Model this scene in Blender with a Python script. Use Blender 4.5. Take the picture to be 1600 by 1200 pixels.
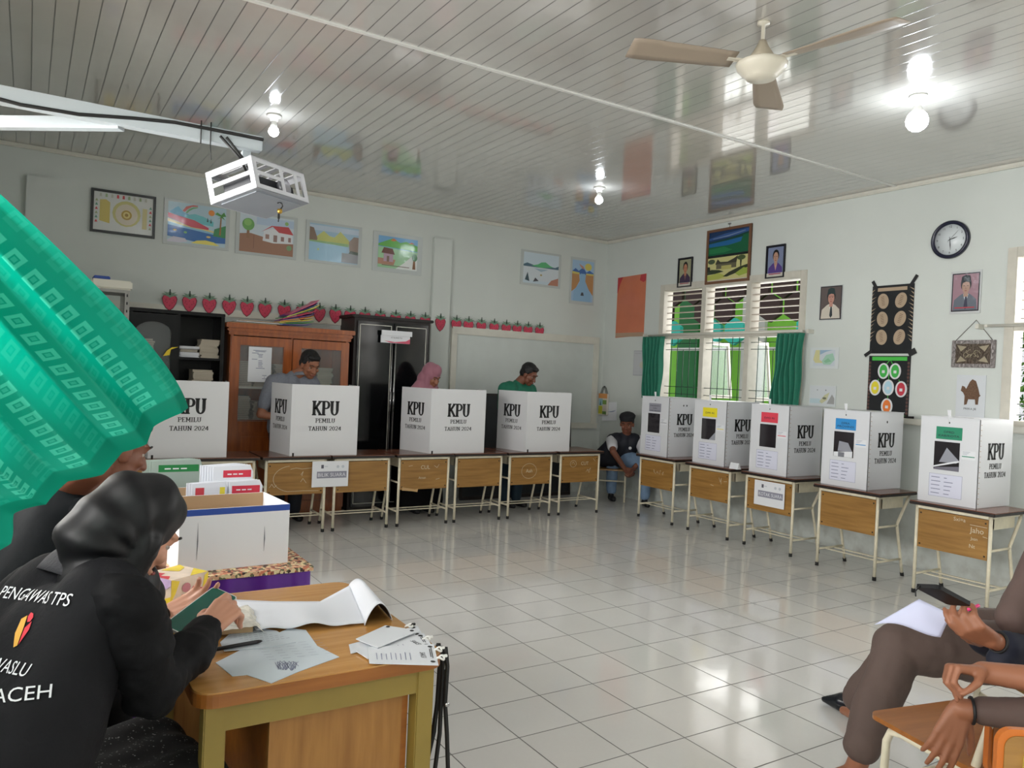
import bpy, bmesh, math, random
from mathutils import Vector, Matrix, noise
from mathutils.bvhtree import BVHTree
S = bpy.context.scene
for o in list(bpy.data.objects):
    bpy.data.objects.remove(o)
C = S.collection
PI = math.pi
rnd = random.Random(7)

# ------------------------------------------------------------------ camera
FPX = 1208.74                       # focal length in pixels of the 1600x1200 frame
HC = 1.425                          # camera height
CR = Vector((0.846083, -0.531137, 0.045204)).normalized()
YAW, PITCH, ROLL = math.radians(32.12083), math.radians(-0.65044), math.radians(2.59119)
_F = Vector((math.sin(YAW)*math.cos(PITCH), math.cos(YAW)*math.cos(PITCH), math.sin(PITCH)))
_R = Vector((math.cos(YAW), -math.sin(YAW), 0))
_U = _R.cross(_F)
R_ = math.cos(ROLL)*_R + math.sin(ROLL)*_U
U_ = -math.sin(ROLL)*_R + math.cos(ROLL)*_U
CAM = Vector((0, 0, HC))
cd = bpy.data.cameras.new('camera')
cam = bpy.data.objects.new('camera', cd)
C.objects.link(cam)
cd.sensor_fit = 'HORIZONTAL'
cd.sensor_width = 36
cd.lens = FPX/1600*36
cd.clip_start = 0.05
cd.clip_end = 200
cam.matrix_world = Matrix(((R_.x, U_.x, -_F.x, CAM.x), (R_.y, U_.y, -_F.y, CAM.y), (R_.z, U_.z, -_F.z, CAM.z), (0, 0, 0, 1)))
S.camera = cam

# ------------------------------------------------------------------ world, exposure
S.view_settings.view_transform = 'Standard'
S.view_settings.look = 'None'
S.view_settings.gamma = 1
S.view_settings.use_curve_mapping = False
S.view_settings.exposure = -0.14
w = bpy.data.worlds.new('overcast_sky')
S.world = w
w.use_nodes = True
bg = w.node_tree.nodes['Background']
bg.inputs[0].default_value = (0.95, 0.97, 1.0, 1)
bg.inputs[1].default_value = 1.0

def area(name, loc, rot, sx, sy, energy, col=(1.0, 0.985, 0.965)):
    l = bpy.data.lights.new(name, 'AREA')
    l.shape = 'RECTANGLE'
    l.size = sx
    l.size_y = sy
    l.energy = energy
    l.color = col
    o = bpy.data.objects.new(name, l)
    C.objects.link(o)
    o.location = loc
    o.rotation_euler = rot
    return o
# daylight arriving through the windows of the left wall (x = -0.45) and the right wall
area('daylight_left_front', (-0.75, 0.55, 1.9), (0, -PI/2, 0), 1.4, 2.3, 170)
area('daylight_left_back', (-0.75, 3.55, 1.9), (0, -PI/2, 0), 1.4, 2.3, 250)
area('daylight_left_rear', (-0.75, -2.6, 1.9), (0, -PI/2, 0), 1.4, 2.3, 190)
area('daylight_right_near', (6.75, 1.75, 1.9), (0, PI/2, 0), 1.4, 2.3, 130)
area('daylight_right_rear', (6.75, -1.9, 1.9), (0, PI/2, 0), 1.4, 2.3, 190)
area('daylight_right_far', (6.9, 5.75, 2.0), (0, PI/2, 0), 1.4, 1.8, 36)

# ------------------------------------------------------------------ measuring helpers (a sight line cut by a real plane)
W, D, H = 7.7656, 6.2269, 3.1812    # back wall y, right wall x, ceiling z
XL, YF = -0.45, -3.6                # left wall x, front wall y (behind the camera)

def ray(px, py):
    return _F + R_*((px-800)/FPX) - U_*((py-600)/FPX)
def AZ(px, py, z):
    d = ray(px, py)
    return CAM + d*((z-HC)/d.z)
def AY(px, py, y):
    d = ray(px, py)
    return CAM + d*(y/d.y)
def AX(px, py, x):
    d = ray(px, py)
    return CAM + d*(x/d.x)
def VP(px, py, d):
    return CAM + ray(px, py)*d

# ------------------------------------------------------------------ materials
def lin(c):
    return tuple((x/12.92 if x <= 0.04045 else ((x+0.055)/1.055)**2.4) for x in c)
def rgb(r, g, b):
    return lin((r/255, g/255, b/255))+(1,)
MATS = {}
def mat(name, col, rough=0.6, metal=0.0, spec=0.5, emit=None, es=0, coat=0, alpha=1, trans=0, bump=0, bscale=40, var=0, vscale=6, stretch=None, sheen=0):
    if name in MATS:
        return MATS[name]
    m = bpy.data.materials.new(name)
    m.use_nodes = True
    nt = m.node_tree
    b = nt.nodes['Principled BSDF']
    c = rgb(*col) if max(col) > 1 else tuple(col)+(1,)
    b.inputs['Base Color'].default_value = c
    b.inputs['Roughness'].default_value = rough
    b.inputs['Metallic'].default_value = metal
    b.inputs['Specular IOR Level'].default_value = spec
    b.inputs['Coat Weight'].default_value = coat
    b.inputs['Coat Roughness'].default_value = 0.08
    b.inputs['Alpha'].default_value = alpha
    b.inputs['Transmission Weight'].default_value = trans
    b.inputs['Sheen Weight'].default_value = sheen
    if emit:
        b.inputs['Emission Color'].default_value = rgb(*emit)
        b.inputs['Emission Strength'].default_value = es
    if var or bump:
        tc = nt.nodes.new('ShaderNodeTexCoord')
        mp = nt.nodes.new('ShaderNodeMapping')
        nt.links.new(tc.outputs['Object'], mp.inputs[0])
        if stretch:
            mp.inputs['Scale'].default_value = stretch
    if var:
        n = nt.nodes.new('ShaderNodeTexNoise')
        n.inputs['Scale'].default_value = vscale
        n.inputs['Detail'].default_value = 6
        nt.links.new(mp.outputs[0], n.inputs[0])
        r = nt.nodes.new('ShaderNodeMapRange')
        r.inputs[1].default_value = 0.3
        r.inputs[2].default_value = 0.7
        r.inputs[3].default_value = 1-var
        r.inputs[4].default_value = 1+var
        nt.links.new(n.outputs[0], r.inputs[0])
        mx = nt.nodes.new('ShaderNodeVectorMath')
        mx.operation = 'SCALE'
        mx.inputs[0].default_value = c[:3]
        nt.links.new(r.outputs[0], mx.inputs['Scale'])
        nt.links.new(mx.outputs[0], b.inputs['Base Color'])
    if bump:
        n2 = nt.nodes.new('ShaderNodeTexNoise')
        n2.inputs['Scale'].default_value = bscale
        n2.inputs['Detail'].default_value = 4
        nt.links.new(mp.outputs[0], n2.inputs[0])
        bp = nt.nodes.new('ShaderNodeBump')
        bp.inputs['Strength'].default_value = bump
        bp.inputs['Distance'].default_value = 0.01
        nt.links.new(n2.outputs[0], bp.inputs['Height'])
        nt.links.new(bp.outputs[0], b.inputs['Normal'])
    MATS[name] = m
    return m
def col(r, g, b, rough=0.55, **k):
    return mat('paint_%d_%d_%d_%d' % (r, g, b, int(rough*100)), (r, g, b), rough, **k)

class NT:
    """small node builder"""
    def __init__(s, name):
        s.m = bpy.data.materials.new(name)
        s.m.use_nodes = True
        s.t = s.m.node_tree
        s.b = s.t.nodes['Principled BSDF']
        MATS[name] = s.m
    def n(s, typ, **k):
        x = s.t.nodes.new(typ)
        for a, v in k.items():
            setattr(x, a, v)
        return x
    def l(s, a, b):
        s.t.links.new(a, b)
    def math(s, op, a, b=None, c=None):
        x = s.n('ShaderNodeMath', operation=op)
        for i, v in enumerate((a, b, c)):
            if v is None:
                continue
            if isinstance(v, (int, float)):
                x.inputs[i].default_value = v
            else:
                s.l(v, x.inputs[i])
        return x.outputs[0]
    def mix(s, f, a, b):
        x = s.n('ShaderNodeMix', data_type='RGBA')
        for i, v in ((0, f), (6, a), (7, b)):
            if isinstance(v, (int, float)):
                x.inputs[i].default_value = v
            elif isinstance(v, tuple):
                x.inputs[i].default_value = v
            else:
                s.l(v, x.inputs[i])
        return x.outputs[2]
    def noise(s, vec, scale, detail=4):
        x = s.n('ShaderNodeTexNoise')
        x.inputs['Scale'].default_value = scale
        x.inputs['Detail'].default_value = detail
        s.l(vec, x.inputs[0])
        return x.outputs[0]
    def rng(s, v, a, b, c, d):
        x = s.n('ShaderNodeMapRange')
        s.l(v, x.inputs[0])
        for i, q in enumerate((a, b, c, d)):
            x.inputs[i+1].default_value = q
        return x.outputs[0]

def floor_material():
    k = NT('floor_tiles')
    g = k.n('ShaderNodeNewGeometry')
    sp = k.n('ShaderNodeSeparateXYZ')
    k.l(g.outputs['Position'], sp.inputs[0])
    fx = k.math('DIVIDE', k.math('SUBTRACT', sp.outputs[0], 0.1884), 0.3)
    fy = k.math('DIVIDE', k.math('SUBTRACT', sp.outputs[1], 0.1189), 0.3)
    def edge(f):
        a = k.math('FRACT', f)
        return k.math('SUBTRACT', 0.5, k.math('ABSOLUTE', k.math('SUBTRACT', a, 0.5)))
    d = k.math('MINIMUM', edge(fx), edge(fy))
    grout = k.rng(d, 0.004, 0.011, 1.0, 0.0)
    cid = k.n('ShaderNodeCombineXYZ')
    k.l(k.math('FLOOR', fx), cid.inputs[0])
    k.l(k.math('FLOOR', fy), cid.inputs[1])
    wn = k.n('ShaderNodeTexWhiteNoise', noise_dimensions='2D')
    k.l(cid.outputs[0], wn.inputs['Vector'])
    big = k.noise(g.outputs['Position'], 1.1, 5)
    fine = k.noise(g.outputs['Position'], 60, 3)
    v = k.math('ADD', k.math('MULTIPLY', wn.outputs[0], 0.06), k.math('MULTIPLY', big, 0.16))
    v = k.math('ADD', v, k.math('MULTIPLY', fine, 0.03))
    v = k.math('ADD', v, 0.80)
    base = k.n('ShaderNodeVectorMath', operation='SCALE')
    base.inputs[0].default_value = rgb(226, 225, 221)[:3]
    k.l(v, base.inputs['Scale'])
    c = k.mix(grout, base.outputs[0], rgb(84, 82, 78))
    k.l(c, k.b.inputs['Base Color'])
    k.l(k.math('ADD', k.rng(big, 0.3, 0.7, 0.07, 0.13), k.math('MULTIPLY', grout, 0.5)), k.b.inputs['Roughness'])
    k.b.inputs['Specular IOR Level'].default_value = 0.9
    bp = k.n('ShaderNodeBump')
    bp.inputs['Strength'].default_value = 0.5
    bp.inputs['Distance'].default_value = 0.002
    k.l(k.math('ADD', k.math('MULTIPLY', grout, -1.0), k.math('MULTIPLY', k.noise(g.outputs['Position'], 7, 2), 0.5)), bp.inputs['Height'])
    k.l(bp.outputs[0], k.b.inputs['Normal'])
    return k.m

def ceiling_material():
    k = NT('ceiling_strips')
    g = k.n('ShaderNodeNewGeometry')
    sp = k.n('ShaderNodeSeparateXYZ')
    k.l(g.outputs['Position'], sp.inputs[0])
    fx = k.math('FRACT', k.math('DIVIDE', k.math('ADD', sp.outputs[0], 10.0816), 0.0985))
    e = k.math('SUBTRACT', 0.5, k.math('ABSOLUTE', k.math('SUBTRACT', fx, 0.5)))
    gr = k.rng(e, 0.014, 0.035, 1.0, 0.0)
    big = k.noise(g.outputs['Position'], 0.9, 5)
    base = k.mix(k.rng(big, 0.35, 0.7, 0, 1), rgb(194, 192, 187), rgb(178, 175, 169))
    k.l(k.mix(gr, base, rgb(78, 78, 76)), k.b.inputs['Base Color'])
    k.l(k.math('SUBTRACT', 0.75, k.math('MULTIPLY', gr, 0.75)), k.b.inputs['Coat Weight'])
    k.l(k.math('ADD', k.math('MULTIPLY', gr, 0.25), k.rng(big, 0.3, 0.7, 0.06, 0.11)), k.b.inputs['Roughness'])
    k.b.inputs['Specular IOR Level'].default_value = 1.0
    k.b.inputs['Coat Weight'].default_value = 0.75
    k.b.inputs['Coat Roughness'].default_value = 0.075
    k.b.inputs['Coat IOR'].default_value = 1.7
    bp = k.n('ShaderNodeBump')
    bp.inputs['Strength'].default_value = 0.15
    bp.inputs['Distance'].default_value = 0.002
    k.l(gr, bp.inputs['Height'])
    k.l(bp.outputs[0], k.b.inputs['Normal'])
    return k.m

def wall_material():
    k = NT('wall_paint')
    g = k.n('ShaderNodeNewGeometry')
    sp = k.n('ShaderNodeSeparateXYZ')
    k.l(g.outputs['Position'], sp.inputs[0])
    big = k.noise(g.outputs['Position'], 0.8, 6)
    fine = k.noise(g.outputs['Position'], 9, 8)
    base = k.mix(k.rng(big, 0.3, 0.7, 0, 1), rgb(206, 211, 206), rgb(196, 201, 196))
    dirt = k.math('MULTIPLY', k.rng(sp.outputs[2], 0.0, 0.75, 1.0, 0.0), k.rng(fine, 0.45, 0.75, 0.0, 0.6))
    k.l(k.mix(dirt, base, rgb(150, 146, 136)), k.b.inputs['Base Color'])
    k.b.inputs['Roughness'].default_value = 0.62
    bp = k.n('ShaderNodeBump')
    bp.inputs['Strength'].default_value = 0.12
    bp.inputs['Distance'].default_value = 0.004
    k.l(k.noise(g.outputs['Position'], 22, 4), bp.inputs['Height'])
    k.l(bp.outputs[0], k.b.inputs['Normal'])
    return k.m

def wood_material(name, c1, c2, axis=0, scale=1.0, rough=0.4, freq=12, coat=0):
    k = NT(name)
    tc = k.n('ShaderNodeTexCoord')
    mp = k.n('ShaderNodeMapping')
    s = [freq*scale, freq*scale, freq*scale]
    s[axis] = 1.1*scale
    mp.inputs['Scale'].default_value = s
    k.l(tc.outputs['Object'], mp.inputs[0])
    n = k.noise(mp.outputs[0], 3.0, 7)
    n2 = k.noise(mp.outputs[0], 14.0, 4)
    f = k.math('ADD', k.rng(n, 0.32, 0.68, 0, 0.8), k.math('MULTIPLY', n2, 0.25))
    k.l(k.mix(f, rgb(*c1), rgb(*c2)), k.b.inputs['Base Color'])
    k.b.inputs['Roughness'].default_value = rough
    k.b.inputs['Coat Weight'].default_value = coat
    bp = k.n('ShaderNodeBump')
    bp.inputs['Strength'].default_value = 0.06
    bp.inputs['Distance'].default_value = 0.002
    k.l(n, bp.inputs['Height'])
    k.l(bp.outputs[0], k.b.inputs['Normal'])
    return k.m

M_floor = floor_material()
M_ceil = ceiling_material()
M_wall = wall_material()
M_trim = mat('trim_cream', (205, 203, 192), 0.5, var=0.06)
M_plywood = wood_material('desk_plywood', (168, 126, 66), (132, 94, 44), axis=0, rough=0.38)
M_tabwood = wood_material('table_top_wood', (200, 150, 86), (174, 122, 60), axis=0, rough=0.25, coat=0.3)
M_tabedge = wood_material('table_edge_wood', (164, 102, 42), (136, 80, 30), axis=0, rough=0.35)
M_legpaint = mat('table_leg_mustard', (146, 124, 58), 0.5, var=0.08)
M_panelwood = wood_material('table_panel_wood', (178, 128, 66), (146, 98, 46), axis=2, rough=0.45)
M_desktop = wood_material('desk_top_brown', (118, 74, 56), (92, 56, 44), axis=0, rough=0.22)
M_darkedge = mat('desk_top_edge', (34, 26, 24), 0.4)
M_cream = mat('cream_metal', (222, 214, 190), 0.4, var=0.08, vscale=20)
M_rubber = mat('black_rubber', (24, 24, 24), 0.7)
M_white = mat('white_board', (214, 215, 217), 0.42)
M_black = mat('letter_black', (22, 22, 24), 0.6)
M_paper = mat('paper', (226, 228, 232), 0.7)
M_brownwood = wood_material('cabinet_brown', (172, 92, 38), (132, 64, 22), axis=2, rough=0.3, coat=0.3)
M_blackwood = mat('cabinet_black', (13, 14, 16), 0.35, spec=.25, var=0.1)
M_glass = mat('cabinet_glass', (200, 205, 205), 0.05, alpha=0.13, spec=0.8)
M_darkglass = mat('dark_glass', (12, 14, 16), 0.10, spec=0.3)
M_chrome = mat('chrome', (190, 190, 192), 0.2, metal=0.9)
M_skin = mat('skin_tan', (150, 98, 72), 0.5, var=0.05)
M_skinl = mat('skin_light', (196, 142, 116), 0.5, var=0.04)
M_skind = mat('skin_brown', (122, 74, 54), 0.5, var=0.05)
M_hair = mat('hair_black', (14, 13, 14), 0.55, bump=0.4, bscale=200)
M_kraft = mat('kraft_board', (176, 146, 112), 0.75)
M_blue = mat('box_blue', (38, 74, 160), 0.5)
M_wireb = mat('black_cable', (18, 18, 18), 0.5)
M_whitemetal = mat('white_metal', (168, 176, 180), 0.4, var=0.03)

# ------------------------------------------------------------------ mesh helpers
class MB:
    def __init__(s):
        s.bm = bmesh.new()
        s.mats = []
        s.uv = None
    def mi(s, m):
        if m not in s.mats:
            s.mats.append(m)
        return s.mats.index(m)
    def faces(s, vs, fs, m, smooth=False):
        i = s.mi(m)
        v = [s.bm.verts.new(p) for p in vs]
        for f in fs:
            try:
                q = s.bm.faces.new([v[a] for a in f])
                q.material_index = i
                q.smooth = smooth
            except ValueError:
                pass
        return v
    def box(s, c, d, m, rot=None, bev=0):
        i = s.mi(m)
        M = Matrix.Translation(c) @ (rot.to_4x4() if rot else Matrix.Identity(4)) @ Matrix.Diagonal((d[0], d[1], d[2], 1))
        r = bmesh.ops.create_cube(s.bm, size=1, matrix=M)
        fs = set(f for v in r['verts'] for f in v.link_faces)
        for f in fs:
            f.material_index = i
        if bev:
            es = list(set(e for v in r['verts'] for e in v.link_edges))
            rr = bmesh.ops.bevel(s.bm, geom=es, offset=bev, segments=2, affect='EDGES')
            for f in rr['faces']:
                f.material_index = i
        return s
    def bb(s, x0, x1, y0, y1, z0, z1, m, bev=0):
        return s.box(((x0+x1)/2, (y0+y1)/2, (z0+z1)/2), (abs(x1-x0), abs(y1-y0), abs(z1-z0)), m, bev=bev)
    def tube(s, pts, r, m, n=10, caps=True, closed=False):
        pts = [Vector(p) for p in pts]
        rr = r if isinstance(r, (list, tuple)) else [r]*len(pts)
        i = s.mi(m)
        rings = []
        L = len(pts)
        up = None
        for k in range(L):
            a = pts[(k-1) % L] if (closed or k > 0) else pts[k]
            b = pts[(k+1) % L] if (closed or k < L-1) else pts[k]
            t = (b-a).normalized()
            if up is None:
                up = Vector((0, 0, 1)) if abs(t.z) < 0.9 else Vector((1, 0, 0))
            x = up.cross(t)
            if x.length < 1e-4:
                x = Vector((1, 0, 0)).cross(t)
            x.normalize()
            y = t.cross(x)
            up = y
            rings.append([s.bm.verts.new(pts[k]+(x*math.cos(2*PI*j/n)+y*math.sin(2*PI*j/n))*rr[k]) for j in range(n)])
        rng = range(L if closed else L-1)
        for k in rng:
            A, B = rings[k], rings[(k+1) % L]
            for j in range(n):
                f = s.bm.faces.new((A[j], A[(j+1) % n], B[(j+1) % n], B[j]))
                f.material_index = i
                f.smooth = True
        if caps and not closed:
            for A in (rings[0][::-1], rings[-1]):
                f = s.bm.faces.new(A)
                f.material_index = i
        return s
    def lathe(s, prof, m, n=24, o=(0, 0, 0), M=None):
        i = s.mi(m)
        o = Vector(o)
        rings = []
        for (r, z) in prof:
            if r < 1e-5:
                p = Vector((0, 0, z))
                rings.append([s.bm.verts.new(o+(M @ p if M else p))])
            else:
                q = []
                for j in range(n):
                    p = Vector((r*math.cos(2*PI*j/n), r*math.sin(2*PI*j/n), z))
                    q.append(s.bm.verts.new(o+(M @ p if M else p)))
                rings.append(q)
        for A, B in zip(rings, rings[1:]):
            for j in range(n):
                k = (j+1) % n
                if len(A) == 1 and len(B) == 1:
                    continue
                if len(A) == 1:
                    vs = (A[0], B[k], B[j])
                elif len(B) == 1:
                    vs = (A[j], A[k], B[0])
                else:
                    vs = (A[j], A[k], B[k], B[j])
                f = s.bm.faces.new(vs)
                f.material_index = i
                f.smooth = True
        return s
    def poly(s, pts, m):
        s.faces(pts, [list(range(len(pts)))], m)
        return s
    def prism(s, pts, ext, m, smooth=False):
        """closed outline pts (3D) pushed along ext"""
        n = len(pts)
        e = Vector(ext)
        vs = [Vector(p) for p in pts]+[Vector(p)+e for p in pts]
        fs = [list(range(n))[::-1], list(range(n, 2*n))]+[[j, (j+1) % n, n+(j+1) % n, n+j] for j in range(n)]
        s.faces(vs, fs, m, smooth)
        return s
    def grid(s, fn, nu, nv, m, uv=False, close_u=False):
        i = s.mi(m)
        V = [[s.bm.verts.new(fn(a/nu, b/nv)) for b in range(nv+1)] for a in range(nu+1)]
        lay = s.bm.loops.layers.uv.verify() if uv else None
        for a in range(nu):
            for b in range(nv):
                f = s.bm.faces.new((V[a][b], V[a+1][b], V[a+1][b+1], V[a][b+1]))
                f.material_index = i
                f.smooth = True
                if lay:
                    for lp, (x, y) in zip(f.loops, ((a, b), (a+1, b), (a+1, b+1), (a, b+1))):
                        lp[lay].uv = (x/nu, y/nv)
        return s
    def xform(s, M):
        bmesh.ops.transform(s.bm, matrix=M, verts=s.bm.verts)
        return s
    def obj(s, name, parent=None, loc=None, rz=0, fix=True, bevel=0, solid=0):
        if fix:
            bmesh.ops.recalc_face_normals(s.bm, faces=s.bm.faces)
        me = bpy.data.meshes.new(name)
        s.bm.to_mesh(me)
        s.bm.free()
        for m in s.mats:
            me.materials.append(m)
        o = bpy.data.objects.new(name, me)
        C.objects.link(o)
        if parent:
            o.parent = parent
        if loc is not None:
            o.location = loc
        o.rotation_euler = (0, 0, rz)
        if solid:
            q = o.modifiers.new('thickness', 'SOLIDIFY')
            q.thickness = solid
            q.offset = 0
        if bevel:
            q = o.modifiers.new('bevel', 'BEVEL')
            q.width = bevel
            q.segments = 2
            q.limit_method = 'ANGLE'
        return o

def tag(o, label, cat, group=None):
    o['label'] = label
    o['category'] = cat
    if group:
        o['group'] = group
    return o
def thing(name, label, cat, loc=(0, 0, 0), rz=0, group=None):
    o = bpy.data.objects.new(name, None)
    o.empty_display_size = 0.05
    C.objects.link(o)
    o.location = loc
    o.rotation_euler = (0, 0, rz)
    return tag(o, label, cat, group)
def struct(o):
    o['kind'] = 'structure'
    return o
def dup(root, loc=None, rz=None, label=None):
    r = root.copy()
    C.objects.link(r)
    if loc is not None:
        r.location = loc
    if rz is not None:
        r.rotation_euler = (0, 0, rz)
    if label:
        r['label'] = label
    for ch in list(root.children):
        c = ch.copy()
        C.objects.link(c)
        c.parent = r
        for g in list(ch.children):
            d = g.copy()
            C.objects.link(d)
            d.parent = c
    return r

# ---- lettering: slab serif (ballot furniture) and plain sans
GL = {
 'K': (0.86, [[(.2, 0), (.2, 1)], [(.74, 1), (.26, .42)], [(.38, .55), (.78, 0)]], [(.2, 0), (.2, 1), (.74, 1), (.78, 0)]),
 'P': (0.76, [[(.2, 0), (.2, 1)], ('arc', .44, .74, .24, .26, -90, 90), [(.2, 1), (.44, 1)], [(.2, .48), (.44, .48)]], [(.2, 0), (.14, 1)]),
 'U': (0.88, [[(.2, 1), (.2, .32)], [(.7, 1), (.7, .32)], ('arc', .45, .32, .25, .32, 180, 360)], [(.2, 1), (.7, 1)]),
 'E': (0.76, [[(.2, 0), (.2, 1)], [(.2, 1), (.66, 1)], [(.2, .5), (.55, .5)], [(.2, 0), (.66, 0)], [(.66, 1), (.66, .8)], [(.66, 0), (.66, .2)]], [(.2, 0), (.2, 1)]),
 'M': (1.02, [[(.2, 0), (.2, 1)], [(.84, 0), (.84, 1)], [(.2, 1), (.52, .25)], [(.84, 1), (.52, .25)]], [(.2, 0), (.2, 1), (.84, 1), (.84, 0)]),
 'I': (0.46, [[(.23, 0), (.23, 1)]], [(.23, 0), (.23, 1)]),
 'L': (0.70, [[(.2, 0), (.2, 1)], [(.2, 0), (.62, 0)], [(.62, 0), (.62, .26)]], [(.2, 1), (.2, 0)]),
 'T': (0.80, [[(.4, 0), (.4, 1)], [(.08, 1), (.72, 1)], [(.08, 1), (.08, .78)], [(.72, 1), (.72, .78)]], [(.4, 0)]),
 'A': (0.86, [[(.14, 0), (.43, 1)], [(.72, 0), (.43, 1)], [(.24, .33), (.62, .33)]], [(.14, 0), (.72, 0)]),
 'H': (0.92, [[(.2, 0), (.2, 1)], [(.72, 0), (.72, 1)], [(.2, .5), (.72, .5)]], [(.2, 0), (.2, 1), (.72, 0), (.72, 1)]),
 'N': (0.92, [[(.2, 0), (.2, 1)], [(.72, 0), (.72, 1)], [(.2, 1), (.72, 0)]], [(.2, 0), (.2, 1), (.72, 1)]),
 '2': (0.72, [('arc', .36, .72, .26, .28, 170, -20), [(.6, .62), (.1, .04)], [(.1, .04), (.64, .04)]], []),
 '0': (0.72, [('arc', .36, .5, .24, .5, 0, 360)], []),
 '4': (0.74, [[(.5, 0), (.5, 1)], [(.5, 1), (.08, .28)], [(.08, .28), (.68, .28)]], []),
 ' ': (0.40, [], []),
}
def slab(b, text, cx, z, h, y, m, sx=1.0, th=.17):
    """slab serif text in the XZ plane, centred on cx, base z, cap height h"""
    tot = sum(GL[c][0] for c in text)*h*sx
    x = cx-tot/2
    for c in text:
        w_, st, se = GL[c]
        def P(u, v):
            return Vector((x+u*h*sx, y, z+v*h))
        for q in st:
            if q[0] == 'arc':
                _, ax, az, rx, rz_, a0, a1 = q
                n = 14
                pts = [(ax+rx*math.cos(math.radians(a0+(a1-a0)*k/n)), az+rz_*math.sin(math.radians(a0+(a1-a0)*k/n))) for k in range(n+1)]
                w0 = th*0.9
                cxy = (ax, az)
                outer = [(cxy[0]+(p[0]-cxy[0])*(1+w0/2/max(rx, .01)), cxy[1]+(p[1]-cxy[1])*(1+.1/2/max(rz_, .01))) for p in pts]
                inner = [(cxy[0]+(p[0]-cxy[0])*(1-w0/2/max(rx, .01)), cxy[1]+(p[1]-cxy[1])*(1-.1/2/max(rz_, .01))) for p in pts]
                for k in range(n):
                    b.faces([P(*outer[k]), P(*outer[k+1]), P(*inner[k+1]), P(*inner[k])], [[0, 1, 2, 3]], m)
            else:
                p0, p1 = P(*q[0]), P(*q[1])
                d = (p1-p0)
                horiz = abs(d.z) < 1e-6
                if horiz:
                    t = h*0.10
                    b.faces([p0+Vector((0, 0, -t/2)), p1+Vector((0, 0, -t/2)), p1+Vector((0, 0, t/2)), p0+Vector((0, 0, t/2))], [[0, 1, 2, 3]], m)
                else:
                    t = h*sx*(th if abs(d.z) > .5*h else th*.6)
                    b.faces([p0+Vector((-t/2, 0, 0)), p0+Vector((t/2, 0, 0)), p1+Vector((t/2, 0, 0)), p1+Vector((-t/2, 0, 0))], [[0, 1, 2, 3]], m)
        for (u, v) in se:
            p = P(u, v)
            t = h*.045
            L = h*sx*.19
            b.faces([p+Vector((-L, 0, -t)), p+Vector((L, 0, -t)), p+Vector((L, 0, t)), p+Vector((-L, 0, t))], [[0, 1, 2, 3]], m)
        x += w_*h*sx

_tc = {}
def sans_data(s):
    if s in _tc:
        return _tc[s]
    cu = bpy.data.curves.new('t', 'FONT')
    cu.body = s
    cu.size = 1
    cu.resolution_u = 3
    o = bpy.data.objects.new('t', cu)
    C.objects.link(o)
    bpy.context.view_layer.update()
    dg = bpy.context.evaluated_depsgraph_get()
    me = bpy.data.meshes.new_from_object(o.evaluated_get(dg))
    vs = [v.co.copy() for v in me.vertices]
    fs = [list(p.vertices) for p in me.polygons]
    xs = [v.x for v in vs] or [0, 1]
    x0, x1 = min(xs), max(xs)
    vs = [Vector((v.x-(x0+x1)/2, v.y, 0)) for v in vs]
    bpy.data.objects.remove(o)
    bpy.data.curves.remove(cu)
    bpy.data.meshes.remove(me)
    _tc[s] = (vs, fs, x1-x0)
    return _tc[s]
def sans(b, text, o, U, V, h, m, sx=1.0, width=None):
    """plain lettering centred on o; cap height h along V, running along U"""
    vs, fs, w_ = sans_data(text)
    k = h/0.7
    if width:
        sx = width/(w_*k)
    o, U, V = Vector(o), Vector(U), Vector(V)
    b.faces([o+U*(v.x*k*sx)+V*(v.y*k) for v in vs], fs, m)
def ell(cx, cz, rx, rz_, n=20, a0=0, a1=360):
    return [(cx+rx*math.cos(math.radians(a0+(a1-a0)*k/n)), cz+rz_*math.sin(math.radians(a0+(a1-a0)*k/n))) for k in range(n if a1-a0 == 360 else n+1)]
def strip(b, pts, t, m, y=0):
    """thin drawn line in the XZ plane"""
    for p, q in zip(pts, pts[1:]):
        p, q = Vector((p[0], y, p[1])), Vector((q[0], y, q[1]))
        d = (q-p)
        if d.length < 1e-6:
            continue
        n_ = Vector((-d.z, 0, d.x)).normalized()*t/2
        b.faces([p+n_, q+n_, q-n_, p-n_], [[0, 1, 2, 3]], m)
def patches(b, x0, z0, w_, h_, lst, y=0, dy=0.0004):
    """flat printed shapes: list of (colour, [(u,v)..]) in 0..1 of the sheet"""
    for k, (c, pts) in enumerate(lst):
        m = c if not isinstance(c, tuple) else col(*c, rough=0.5)
        b.poly([(x0+max(0, min(1, u))*w_, y-dy*(k+1), z0+max(0, min(1, v))*h_) for u, v in pts], m)
# ------------------------------------------------------------------ room shell
b = MB(); b.bb(XL-.15, D+.15, YF-.15, W+.15, -.12, 0, M_floor)
struct(b.obj('floor'))
b = MB(); b.bb(XL-.15, D+.15, YF-.15, W+.15, H, H+.1, M_ceil)
struct(b.obj('ceiling'))
b = MB(); b.bb(XL-.15, D+.15, W, W+.15, 0, H, M_wall)
b.bb(3.755, 3.985, W-.05, W+.01, 0, 2.905, M_wall, bev=.006)
b.bb(-.055, .15, W-.05, W+.01, 0, 2.925, M_wall, bev=.006)
struct(b.obj('wall_back'))
b = MB(); b.bb(XL-.15, D+.15, YF-.15, YF, 0, H, M_wall)
struct(b.obj('wall_front'))
def holed(b, x0, x1, ya, yb, holes, m):
    """wall in the YZ plane with window openings (y0,y1,z0,z1)"""
    y = ya
    for (a, c, z0, z1) in sorted(holes):
        b.bb(x0, x1, y, a, 0, H, m)
        b.bb(x0, x1, a, c, 0, z0, m)
        b.bb(x0, x1, a, c, z1, H, m)
        y = c
    b.bb(x0, x1, y, yb, 0, H, m)
ZS = 1.22
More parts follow.
